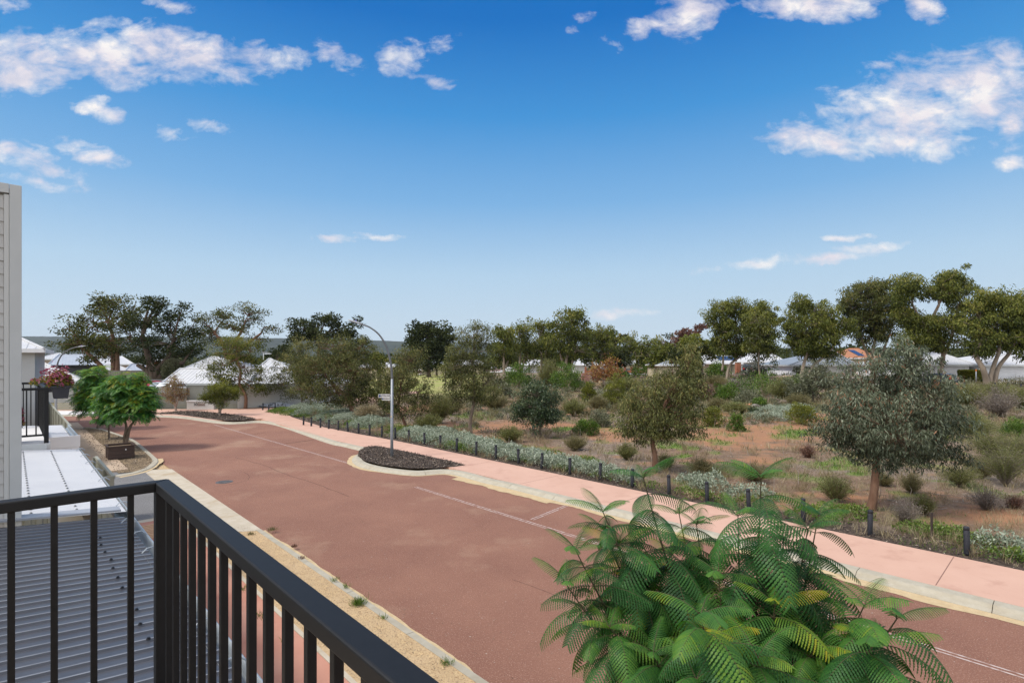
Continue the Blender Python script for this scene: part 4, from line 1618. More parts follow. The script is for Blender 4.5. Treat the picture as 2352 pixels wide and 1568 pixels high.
ORD = 'first second third fourth fifth sixth seventh eighth ninth tenth eleventh twelfth thirteenth fourteenth fifteenth sixteenth seventeenth eighteenth nineteenth twentieth twenty-first twenty-second twenty-third twenty-fourth twenty-fifth twenty-sixth twenty-seventh twenty-eighth twenty-ninth thirtieth'.split()
BX = [2221, 1998, 1845, 1720, 1624, 1537, 1452, 1378, 1309, 1244, 1191, 1139, 1094, 1049, 1011, 975, 939, 908, 877, 849, 823.5, 799, 777, 755, 736, 715, 697]
bproto = None
for i, px in enumerate(BX):
    k = (px - CX) / F
    b_ = 16.45
    d = b_ / (CA * k + SA)
    if px < 905:
        d *= 1 - 0.0004 * (905 - px)
    loc = Vector((k * d, d, 0.10))
    if bproto is None:
        bproto = bo = bollard_proto().build('bollard', M_bollard)
    else:
        bo = bproto.copy(); COL.objects.link(bo)
    bo.location = loc
    bo.rotation_euler = (R(random.gauss(0, 1.3)), R(random.gauss(0, 1.3)), random.random() * 3)
    lab = 'charcoal bollard, %s from the near right end of the footpath row' % ORD[i]
    if px == 1998:
        lab = 'charcoal bollard in front of the big silver gum trunk'
    if px == 2221:
        lab = 'nearest charcoal bollard, rightmost of the footpath row'
    if px in (1845, 1720):
        lab = 'charcoal bollard hidden behind the near jacaranda, %s from the right' % ORD[i]
    if px == 908:
        lab = 'charcoal bollard just right of the lamp pole'
    tag(bo, lab, 'bollard', 'bollards along the salmon footpath')
for px, py, lab in ((603.5, 944, 'black bollard at the path mouth, leftmost of three'), (617, 947.5, 'black bollard at the path mouth, middle of three'), (631.5, 944, 'black bollard at the path mouth beside the groundcover')):
    bo = bproto.copy(); COL.objects.link(bo)
    bo.location = G(px, py) + Vector((0, 0, .1))
    tag(bo, lab, 'bollard', 'bollards at the mouth of the branch path')
mb = MB(); mb.box((0, 0, .33), (.02, .02, .36)); mb.box((0, 0, .70), (.024, .024, .012))
st = mb.build('metal_stake', mat('rusty_stake', (0.035, 0.028, 0.026), (0.06, 0.035, 0.025), 20, rough=0.8), bevel=.003)
st.location = G(2140, 1246); st.location.z = 0.06
tag(st, 'thin dark metal stake between the two nearest bollards', 'stake')
# far bollards lining the far road
k = 0
for (x, y) in [(1095, 857), (1140, 856), (1160, 855.6), (1206, 855.4), (1230, 855.2), (1265, 855), (1285, 855), (1329, 856), (1345, 856.4), (1362, 857), (1384, 858), (1400, 859)] + [(1686, 876), (1704, 877), (1781, 881), (1800, 882), (2036, 888.5), (2070, 889), (2185, 891), (2216, 892.5), (2286, 894), (2316, 896), (2346, 897)]:
    bo = bproto.copy(); COL.objects.link(bo)
    bo.location = G(x, y, .22)
    bo.scale = (1.5, 1.5, 1.25) if x > 1600 else (1.6, 1.6, 1.7)
    side = 'in front of the brick fence' if x < 1500 else ('before the side street' if x < 1750 else ('below the boulder wall' if x < 1900 else 'by the white garages'))
    k = k + 1
    tag(bo, 'small far bollard lining the far road %s' % side, 'bollard', 'far road bollards %s' % side)
# manhole
c = G(515, 1106.5)
mb = MB(); mb.lathe([(.30, .0), (.30, .008), (.27, .010), (.27, .006), (.25, .006), (.25, .010), (.02, .010)], (0, 0, 0), 28)
for i in range(-4, 5):
    for j in range(-4, 5):
        if i * i + j * j < 18:
            mb.box((i * .05, j * .05, .011), (.014, .014, .003))
o = mb.build('manhole_cover', mat('cast_iron', (0.10, 0.095, 0.09), (0.14, 0.13, 0.125), 10, rough=0.6, metal=.3))
o.location = (c.x, c.y, 0.001)
tag(o, 'round grey manhole cover set in the red road', 'manhole cover')
# ================================================================ foliage
LM = {}
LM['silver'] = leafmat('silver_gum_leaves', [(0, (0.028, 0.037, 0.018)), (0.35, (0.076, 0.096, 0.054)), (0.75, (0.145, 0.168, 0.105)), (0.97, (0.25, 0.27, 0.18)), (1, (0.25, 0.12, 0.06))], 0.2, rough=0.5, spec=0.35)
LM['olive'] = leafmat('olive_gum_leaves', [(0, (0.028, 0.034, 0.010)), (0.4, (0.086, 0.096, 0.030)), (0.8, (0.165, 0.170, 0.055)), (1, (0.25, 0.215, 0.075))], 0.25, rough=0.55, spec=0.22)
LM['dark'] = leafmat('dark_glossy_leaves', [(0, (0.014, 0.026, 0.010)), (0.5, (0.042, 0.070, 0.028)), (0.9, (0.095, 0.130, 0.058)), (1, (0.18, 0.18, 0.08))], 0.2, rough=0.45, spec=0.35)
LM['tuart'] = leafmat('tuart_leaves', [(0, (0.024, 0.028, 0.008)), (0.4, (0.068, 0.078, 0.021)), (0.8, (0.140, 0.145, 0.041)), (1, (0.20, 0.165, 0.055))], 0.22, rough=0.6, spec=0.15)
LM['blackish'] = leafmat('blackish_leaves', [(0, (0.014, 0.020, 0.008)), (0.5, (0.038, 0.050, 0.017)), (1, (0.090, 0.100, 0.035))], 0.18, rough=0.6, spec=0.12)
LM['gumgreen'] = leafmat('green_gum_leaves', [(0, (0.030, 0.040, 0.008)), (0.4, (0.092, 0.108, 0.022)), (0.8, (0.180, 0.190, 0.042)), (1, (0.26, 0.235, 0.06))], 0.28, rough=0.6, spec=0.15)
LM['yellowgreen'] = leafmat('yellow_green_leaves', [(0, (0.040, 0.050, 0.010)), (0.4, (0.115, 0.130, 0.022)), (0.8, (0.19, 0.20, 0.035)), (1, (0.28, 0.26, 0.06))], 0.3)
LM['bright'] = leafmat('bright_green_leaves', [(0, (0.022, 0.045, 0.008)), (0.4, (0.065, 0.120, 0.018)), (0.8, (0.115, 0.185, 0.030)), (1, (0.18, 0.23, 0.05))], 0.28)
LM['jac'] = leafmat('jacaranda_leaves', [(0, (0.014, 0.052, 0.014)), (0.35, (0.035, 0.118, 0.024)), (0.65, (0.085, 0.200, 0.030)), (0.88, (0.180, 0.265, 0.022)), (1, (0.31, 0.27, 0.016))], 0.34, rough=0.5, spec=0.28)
LM['autumn'] = leafmat('autumn_leaves', [(0, (0.14, 0.05, 0.025)), (0.35, (0.28, 0.125, 0.06)), (0.65, (0.30, 0.185, 0.03)), (1, (0.22, 0.21, 0.03))], 0.3)
LM['dying'] = leafmat('dying_leaves', [(0, (0.12, 0.065, 0.04)), (0.4, (0.23, 0.135, 0.075)), (0.65, (0.25, 0.17, 0.04)), (1, (0.21, 0.20, 0.035))], 0.25)
LM['orangeleaf'] = leafmat('orange_leaves', [(0, (0.16, 0.045, 0.02)), (1, (0.38, 0.13, 0.05))], 0.25)
LM['brush'] = leafmat('brown_green_needles', [(0, (0.065, 0.056, 0.026)), (0.5, (0.140, 0.126, 0.052)), (1, (0.245, 0.215, 0.10))], 0.25)
LM['greenbrush'] = leafmat('green_needles', [(0, (0.050, 0.062, 0.018)), (0.5, (0.130, 0.140, 0.044)), (1, (0.24, 0.235, 0.085))], 0.3)
LM['greybrush'] = leafmat('grey_twigs', [(0, (0.075, 0.058, 0.047)), (0.5, (0.155, 0.125, 0.102)), (1, (0.25, 0.215, 0.18))], 0.1)
LM['straw'] = leafmat('straw_stalks', [(0, (0.17, 0.125, 0.065)), (0.6, (0.30, 0.245, 0.14)), (1, (0.42, 0.36, 0.23))], 0.15)
LM['silverbush'] = leafmat('silver_groundcover_leaves', [(0, (0.070, 0.092, 0.048)), (0.4, (0.20, 0.240, 0.165)), (0.8, (0.36, 0.40, 0.30)), (1, (0.52, 0.545, 0.44))], 0.15)
LM['greencover'] = leafmat('green_groundcover_leaves', [(0, (0.030, 0.058, 0.010)), (0.5, (0.095, 0.150, 0.026)), (0.9, (0.175, 0.24, 0.045)), (1, (0.27, 0.28, 0.075))], 0.3)
LM['deadbrown'] = leafmat('dead_brown_leaves', [(0, (0.075, 0.030, 0.02)), (0.6, (0.14, 0.065, 0.042)), (1, (0.21, 0.12, 0.08))], 0.1)
LM['greygreen'] = leafmat('grey_green_leaves', [(0, (0.056, 0.062, 0.034)), (0.5, (0.130, 0.138, 0.078)), (1, (0.245, 0.245, 0.155))], 0.22)
LM['chip'] = leafmat('bark_chips', [(0, (0.030, 0.021, 0.016)), (0.5, (0.085, 0.060, 0.044)), (0.85, (0.19, 0.14, 0.105)), (1, (0.36, 0.30, 0.235))], 0.0, rough=0.9)
LM['litter'] = leafmat('leaf_litter', [(0, (0.055, 0.036, 0.024)), (0.45, (0.15, 0.105, 0.072)), (0.8, (0.27, 0.21, 0.155)), (1, (0.42, 0.36, 0.30))], 0.0, rough=0.9)


def unit(n, r=rng):
    p = r.normal(size=(n, 3))
    return p / np.linalg.norm(p, axis=1, keepdims=True)


def clump_leaves(C, rad, n, style, ll, lw, r, crad=None, flat=1.0, tintvar=0.22, tintbase=None, droop=0.55):
    """leaves for every clump centre. returns pos, axis, L, W, tint"""
    m = len(C)
    k = np.repeat(np.arange(m), n)
    u = unit(m * n, r)
    q = r.uniform(0.15, 1, (m * n, 1)) ** 0.55
    off = u * q * np.repeat(rad, n)[:, None]
    off[:, 2] *= flat
    pos = C[k] + off
    if style == 'hang':
        ax = np.stack([r.normal(0, droop, m * n), r.normal(0, droop, m * n), -np.ones(m * n)], 1) + u * 0.35
    elif style == 'up':
        ax = u * 0.7 + np.stack([r.normal(0, .35, m * n), r.normal(0, .35, m * n), np.full(m * n, 0.9)], 1)
    elif style == 'droopout':
        ax = u * np.array([1.0, 1.0, 0.3]) + r.normal(0, .35, (m * n, 3)) + np.array([0, 0, -0.35])
    else:
        ax = u * 0.8 + r.normal(0, .6, (m * n, 3))
    ct = r.uniform(0.25, 0.75, m) if tintbase is None else tintbase
    tint = np.clip(np.repeat(ct, n) + r.normal(0, tintvar, m * n), 0, 1)
    L = ll * r.uniform(.65, 1.3, m * n)
    W = lw * r.uniform(.7, 1.25, m * n)
    return pos, ax, L, W, tint


def bez(p0, p1, p2, p3, n=7):
    return [p0 * (1 - t) ** 3 + p1 * 3 * t * (1 - t) ** 2 + p2 * 3 * t * t * (1 - t) + p3 * t ** 3 for t in np.linspace(0, 1, n)]


def tree(name, label, base, lobes, trunks, r0, leaf, bark, cr, nl, ll, lw, style='hang', group=None, flat=0.75, q=1.5, d=None, seed=1, cat='tree', jit=0.35, depthk=0.8, shell=0.32, tintup=0.22, limbs=True, twig=0.012, fill=1.7):
    """base: photo pixel of the foot; lobes (cx,cy,rx,ry,dd) in photo pixels at the tree's distance;
    trunks: polylines of photo pixels from the foot upward"""
    r = np.random.default_rng(seed)
    rr = random.Random(seed)
    if group == GN:
        kx = 1.0 if leaf == 'silver' else 1.10
        lobes = [(a, b_, c * kx, e * 1.10, f) for a, b_, c, e, f in lobes]
    if d is None:
        b = G(*base)
    else:
        b = Vector(((base[0] - CX) / F * d, d, float(T((base[0] - CX) / F * d, d))))
    d = b.y
    root = empty(name, b, label, cat, group)
    mb = MB(); mb.smooth = True
    px = d / F
    forks = []
    for ti, tl in enumerate(trunks):
        pts = []
        for i, p in enumerate(tl):
            if i == 0 and abs(p[1] - base[1]) < 3 and abs(p[0] - base[0]) < 12:
                v = Vector((b.x + (p[0] - base[0]) * px, b.y, b.z - 0.08))
            else:
                v = P(p[0], p[1], d) + Vector((0, (ti % 3 - 1) * 0.25 * r0 * i + rr.gauss(0, .3 * r0) * (i > 0), 0))
                v.z = max(v.z, b.z - .05)
            pts.append(v)
        sp = spline3(pts, 4)
        k = len(sp)
        w0 = r0 * (1.0 if ti == 0 else 0.78)
        rad = [w0 * (1.22 - 0.22 * min(1, i / (k * .18))) * (1 - 0.45 * i / (k - 1)) for i in range(k)]
        mb.tube(sp, rad, 9)
        forks.append((sp[-1], rad[-1]))
        if len(sp) > 5:
            forks.append((sp[int(k * .7)], rad[int(k * .7)] * .8))
    allC, allR, allT = [], [], []
    for (cx, cy, rx, ry, dd) in lobes:
        c = P(cx, cy, d + dd)
        RX, RZ = rx * px, ry * px
        RY = min(RX, RZ * 1.6) * depthk if RX > RZ else RX * depthk
        n = int(max(4, q * fill * (RX * RZ + RX * RY + RY * RZ) / (cr * cr)))
        u = unit(n, r)
        s = (shell + (1 - shell) * r.uniform(0, 1, (n, 1)) ** 0.5)
        C = np.array(c) + u * s * np.array([max(RX - cr * .6, .1), max(RY - cr * .6, .1), max(RZ - cr * flat * .6, .1)])
        C += r.normal(0, cr * jit, C.shape)
        ngap = max(1, n // 16)
        gp = C[r.integers(0, n, ngap)]
        dm_ = np.min(np.linalg.norm(C[:, None] - gp[None], axis=2), 1)
        keep = dm_ > cr * 1.05
        if keep.sum() >= 4:
            C, u, n = C[keep], u[keep], int(keep.sum())
        out_ = r.random(n) < .10
        C[out_] += u[out_] * cr * np.array([1.0, 1.0, .8])
        C[:, 2] = np.maximum(C[:, 2], b.z + 0.25)
        allC.append(C)
        allR.append(cr * r.uniform(.65, 1.25, n))
        # higher clumps take lighter leaf tints, lower ones darker
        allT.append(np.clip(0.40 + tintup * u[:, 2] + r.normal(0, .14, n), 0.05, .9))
        if limbs and forks:
            f, fr = min(forks, key=lambda z: (z[0] - c).length + (3 * px * 40 if z[0].z > c.z + RZ * .3 else 0))
            tgt = c + Vector((0, 0, -RZ * .15))
            cv = bez(f, f + Vector(((tgt.x - f.x) * .25, (tgt.y - f.y) * .25, (tgt.z - f.z) * .5 + .1 * RZ)), tgt - Vector((0, 0, RZ * .3)) + Vector((rr.gauss(0, .1), rr.gauss(0, .1), 0)) * RX, tgt, 7)
            mb.tube(cv, [fr * (.75 - .5 * i / 6) for i in range(7)], 6, cap=False)
            cvn = np.array([list(v) for v in cv])
            for j in range(n):
                e = Vector(C[j])
                dist = np.linalg.norm(cvn - C[j], axis=1) + 0.4 * np.maximum(0, cvn[:, 2] - C[j, 2])
                s_ = Vector(cvn[int(np.argmin(dist[2:])) + 2])
                m_ = (s_ + e) / 2 + Vector((rr.gauss(0, .12), rr.gauss(0, .12), rr.uniform(-.05, .12))) * (e - s_).length
                w_ = max(twig * min(1.6, (e - s_).length), fr * .10)
                mb.tube([s_, m_, e], [w_, w_ * .7, w_ * .35], 4, cap=False)
    local(mb, root).build('trunk', bark, root, fix=False)
    C = np.vstack(allC)
    rad = np.concatenate(allR)
    rad = rad * r.uniform(.75, 1.25, len(rad))
    tb = np.concatenate(allT)
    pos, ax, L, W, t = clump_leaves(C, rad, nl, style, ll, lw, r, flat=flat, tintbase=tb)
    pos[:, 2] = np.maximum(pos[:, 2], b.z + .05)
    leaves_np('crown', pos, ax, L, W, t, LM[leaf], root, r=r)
    return root


def spline3(pts, n=4):
    out = []
    for i in range(len(pts) - 1):
        p0, p1, p2, p3 = pts[max(i - 1, 0)], pts[i], pts[i + 1], pts[min(i + 2, len(pts) - 1)]
        for k in range(n):
            t = k / n
            out.append(0.5 * ((2 * p1) + (p2 - p0) * t + (2 * p0 - 5 * p1 + 4 * p2 - p3) * t * t + (3 * p1 - p0 - 3 * p2 + p3) * t ** 3))
    out.append(pts[-1])
    return out


GN = 'young gums in the bush reserve'
tree('gum_tree', 'big silver leaved gum with dense wide crown right of centre', (2000, 1176),
     [(2080, 845, 85, 70, 0), (2000, 890, 95, 70, .3), (2130, 930, 90, 85, -.2), (1965, 965, 92, 80, 0), (2060, 985, 100, 80, -.8), (2165, 1000, 60, 62, .2), (1925, 980, 50, 62, .2), (2020, 1035, 85, 42, 0), (2120, 1030, 75, 38, .3), (2095, 795, 34, 28, 0)],
     [[(2000, 1176), (2004, 1120), (2010, 1060), (2016, 1000)]], 0.135, 'silver', M_bark_r, 0.33, 66, 0.135, 0.030, group=GN, seed=11, q=1.75, tintup=.22)
tree('gum_tree', 'gum with a two lobed leaning crown and torn red trunk', (1504, 1090),
     [(1575, 855, 48, 62, 0), (1555, 905, 68, 60, 0), (1500, 930, 70, 62, .3), (1545, 965, 72, 50, -.3), (1450, 960, 46, 52, .2), (1500, 990, 62, 30, 0), (1590, 812, 24, 26, 0)],
     [[(1504, 1090), (1503, 1045), (1498, 1010), (1512, 965)]], 0.125, 'olive', M_bark_r, 0.36, 56, 0.15, 0.033, group=GN, seed=12, q=1.7, tintup=.28)
tree('gum_tree', 'small round dark green tree with slim twin trunks', (1228, 1008),
     [(1235, 905, 42, 34, 0), (1222, 930, 46, 36, 0), (1262, 930, 40, 36, .2), (1200, 948, 26, 26, 0), (1245, 955, 45, 22, -.2)],
     [[(1228, 1008), (1226, 985), (1223, 965), (1230, 945)], [(1241, 998), (1241, 975), (1248, 950)]], 0.085, 'dark', M_bark_g, 0.36, 52, 0.14, 0.055, group=GN, seed=13, q=1.7)
tree('gum_tree', 'tall slender gum with airy top left of the round dark tree', (1081, 998),
     [(1088, 772, 50, 34, 0), (1080, 810, 58, 36, 0), (1075, 845, 60, 34, .3), (1058, 880, 42, 34, 0), (1110, 880, 46, 40, 0), (1080, 905, 52, 28, 0), (1040, 850, 28, 30, 0), (1098, 745, 24, 10, 0)],
     [[(1081, 998), (1080, 965), (1088, 925), (1090, 880), (1086, 840)]], 0.12, 'olive', M_bark_g, 0.42, 48, 0.17, 0.04, group=GN, seed=14, q=1.5)
tree('gum_tree', 'loose olive gum right behind the lamp pole', (935, 986),
     [(938, 825, 42, 34, 0), (920, 865, 55, 38, 0), (958, 900, 42, 40, 0), (905, 910, 40, 36, 0), (945, 940, 44, 30, 0), (890, 880, 34, 30, .4)],
     [[(935, 986), (926, 962), (915, 938), (920, 900)]], 0.115, 'olive', M_bark_r, 0.42, 46, 0.17, 0.04, group=GN, seed=15, q=1.4, tintup=.3)
tree('gum_tree', 'broad spreading gum with forked leaning trunk left of the lamp', (813, 960),
     [(770, 800, 62, 34, 0), (820, 800, 44, 32, .3), (740, 845, 62, 40, .2), (800, 850, 66, 42, -.3), (845, 845, 34, 48, .4), (715, 890, 50, 34, 0), (775, 895, 62, 34, -.3), (830, 890, 38, 34, .2), (700, 850, 40, 36, .6), (790, 920, 40, 16, 0)],
     [[(813, 960), (806, 930), (790, 905), (765, 880), (745, 855)], [(808, 938), (802, 915), (805, 890), (815, 860)]], 0.19, 'olive', M_bark_r, 0.48, 46, 0.19, 0.045, group=GN, seed=16, q=1.5, tintup=.15)
tree('gum_tree', 'slim gum behind the groundcover with yellowish crown top', (694, 938),
     [(690, 805, 36, 30, 0), (668, 845, 42, 38, 0), (705, 850, 40, 36, .3), (650, 880, 32, 30, 0), (690, 892, 44, 30, 0)],
     [[(694, 938), (694, 915), (690, 890), (688, 860)]], 0.085, 'olive', M_bark_g, 0.5, 42, 0.19, 0.05, group=GN, seed=17, q=1.4, tintup=.4)
tree('gum_tree', 'short gum against the rendered garden wall', (717, 926),
     [(715, 880, 34, 24, 0), (735, 893, 30, 20, 0), (700, 898, 26, 16, 0)],
     [[(717, 926), (715, 910), (712, 895)]], 0.16, 'olive', M_bark_r, 0.5, 40, 0.2, 0.05, group=GN, seed=18)
tree('gum_tree', 'rounded gum with bent red trunk in front of the white wall', (563, 941),
     [(540, 795, 52, 34, 0), (575, 805, 34, 28, 0), (510, 830, 42, 36, .2), (560, 840, 50, 36, 0), (595, 870, 28, 34, 0), (490, 850, 26, 26, 0), (520, 872, 36, 26, -.3), (600, 895, 20, 22, 0), (545, 885, 30, 16, 0)],
     [[(563, 941), (566, 915), (560, 895), (552, 880), (555, 855), (548, 825)]], 0.155, 'gumgreen', M_bark_r, 0.5, 44, 0.2, 0.05, group='trees by the corner house', seed=19, q=1.35, tintup=.38)
tree('bottlebrush_tree', 'small bright olive tree with pale trunk in the far mulch island', (503, 956),
     [(505, 898, 34, 18, 0), (480, 910, 20, 16, 0), (535, 906, 20, 14, 0), (508, 920, 26, 14, 0)],
     [[(503, 956), (504, 942), (503, 932)], [(505, 946), (511, 934), (516, 926)]], 0.11, 'yellowgreen', M_bark_p, 0.30, 70, 0.16, 0.035, style='up', seed=20, q=2.0, flat=.8)
tree('bottlebrush_tree', 'sparse yellow brown dying tree in the far mulch island', (404, 946),
     [(402, 878, 22, 18, 0), (390, 900, 22, 20, 0), (414, 905, 20, 20, 0), (402, 918, 22, 10, 0)],
     [[(404, 946), (403, 930), (402, 915), (402, 895)], [(404, 932), (410, 915), (414, 905)], [(403, 932), (395, 915), (390, 905)]], 0.10, 'dying', M_bark_p, 0.24, 17, 0.14, 0.04, style='up', seed=21, q=1.7, twig=.016)

# ---------------------------------------------------------------- street jacarandas on the left (layered fine fronds)
def frondy(name, label, base, lobes, trunks, r0, seed, nfr, fl):
    r = np.random.default_rng(seed)
    b = G(*base)
    d = b.y
    root = empty(name, b, label, 'tree', 'young jacaranda street trees')
    px = d / F
    mb = MB(); mb.smooth = True
    forks = []
    for tl in trunks:
        pts = [Vector((b.x + (tl[0][0] - base[0]) * px, b.y, b.z - .05))] + [P(x, y, d) for x, y in tl[1:]]
        sp = spline3(pts, 4)
        mb.tube(sp, [r0 * (1.15 - .5 * i / (len(sp) - 1)) for i in range(len(sp))], 9)
        forks.append(sp[-1])
    pos, ax, nr, LL, WW, tt = [], [], [], [], [], []
    for (cx, cy, rx, ry, dd) in lobes:
        c = np.array(P(cx, cy, d + dd))
        RR = np.array([rx, rx * .8, ry]) * px
        n = int(.62 * nfr * rx * ry / 700) + 6
        u = unit(n, r)
        u[:, 2] = u[:, 2] * .9 + .12
        C = c + u * RR * r.uniform(.45, 1.25, (n, 1))
        f = min(forks, key=lambda z: (z - Vector(c)).length)
        mid = (Vector(f) + Vector(c)) / 2
        mb.tube([f, mid + Vector((0, 0, -.1)), Vector(c)], [r0 * .5, r0 * .32, r0 * .15], 6, cap=False)
        for k in range(n):
            mb.tube([Vector(c), (Vector(c) + Vector(C[k])) / 2 + Vector((0, 0, .05)), Vector(C[k])], [.012, .009, .005], 3, cap=False)
            az0 = math.atan2(u[k, 1], u[k, 0])
            nf = 5
            for j in range(nf):
                a = az0 + (j - (nf - 1) / 2) * 0.85 + r.normal(0, .2)
                L = fl * r.uniform(.7, 1.15)
                el0 = r.uniform(.15, .75) - .25 * (u[k, 2] < 0)
                m = 11
                s = np.linspace(.12, 1, m)
                el = el0 - s * r.uniform(1.0, 1.6)
                dx = np.cumsum(np.cos(el)) * L / m
                dz = np.cumsum(np.sin(el)) * L / m
                rp = C[k] + np.stack([np.cos(a) * dx, np.sin(a) * dx, dz], 1)
                t_ = np.stack([np.cos(a) * np.cos(el), np.sin(a) * np.cos(el), np.sin(el)], 1)
                sd = np.array([-math.sin(a), math.cos(a), 0])
                for sg in (-1, 1):
                    pos.append(rp)
                    ax.append(sd * sg * .95 + t_ * .45 + np.array([0, 0, -.30]) + r.normal(0, .08, (m, 3)))
                    upn = np.cross(t_, sd)
                    nr.append(upn)
                    LL.append(L * .32 * np.sin(np.linspace(.5, 2.9, m)) ** .8 * r.uniform(.9, 1.1, m))
                    WW.append(np.full(m, L * .062))
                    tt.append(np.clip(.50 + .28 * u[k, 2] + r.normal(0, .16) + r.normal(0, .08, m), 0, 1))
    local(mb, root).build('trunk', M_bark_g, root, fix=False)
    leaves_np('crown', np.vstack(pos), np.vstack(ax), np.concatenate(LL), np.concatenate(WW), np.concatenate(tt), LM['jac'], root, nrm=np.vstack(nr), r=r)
    return root


frondy('jacaranda_tree', 'leafy jacaranda with forked trunk growing behind the timber planter box', (287, 1032),
       [(296, 872, 24, 16, 0), (290, 898, 44, 28, 0), (328, 918, 26, 26, 0), (258, 925, 30, 28, .2), (300, 940, 46, 20, -.3), (272, 884, 28, 18, .3)],
       [[(287, 1032), (286, 1005), (290, 985), (288, 968)], [(287, 1010), (297, 985), (306, 970)]], 0.075, 31, 95, .62)
frondy('jacaranda_tree', 'thinnest jacaranda sapling between two leafier street trees', (250, 1010),
       [(246, 955, 24, 18, 0), (255, 940, 22, 16, 0)], [[(250, 1010), (250, 988), (250, 968)]], 0.055, 32, 80, .5)
frondy('jacaranda_tree', 'far jacaranda of the street tree bed, left and behind', (225, 986),
       [(222, 866, 28, 22, 0), (200, 892, 22, 24, 0), (240, 888, 26, 24, .3), (210, 925, 28, 26, 0), (243, 915, 26, 22, 0), (194, 912, 16, 20, 0)],
       [[(225, 986), (228, 965), (232, 948)]], 0.10, 33, 95, .66)

# ================================================================ the big jacaranda close to the balcony
def frond_template(npairs=21, nl=7):
    """unit frond lying along +x (length 1): toothed strips, one per pinna, folded along the midrib"""
    quads = []
    for i in range(npairs):
        s = 0.08 + 0.90 * i / (npairs - 1)
        pl = 0.25 * math.sin(math.pi * (0.16 + 0.74 * (i + .5) / npairs)) ** .75
        ang = R(74 - 32 * i / npairs)
        for sg in (-1, 1):
            dx, dy = math.cos(ang), math.sin(ang) * sg
            nx, ny = -dy, dx

            def pt(t, o):
                return (s + dx * pl * t + nx * o + dx * abs(o) * .5, dy * pl * t + ny * o + dy * abs(o) * .5, -0.12 * pl * t - 1.9 * (pl * t) ** 2 - abs(o) * .35)
            for k in range(nl):
                t0, t1 = k / nl, (k + 1) / nl
                wa = 0.0172 * (1 - .50 * t0 ** 1.5)
                wb = 0.0120 * (1 - .50 * t1 ** 1.5) if k < nl - 1 else 0.001
                for s2 in (-1, 1):
                    quads.append([pt(t0, 0), pt(t0 + .25 / nl, wa * s2), pt(t1, wb * s2), pt(t1, 0)])
    return np.array(quads)


FT = frond_template()


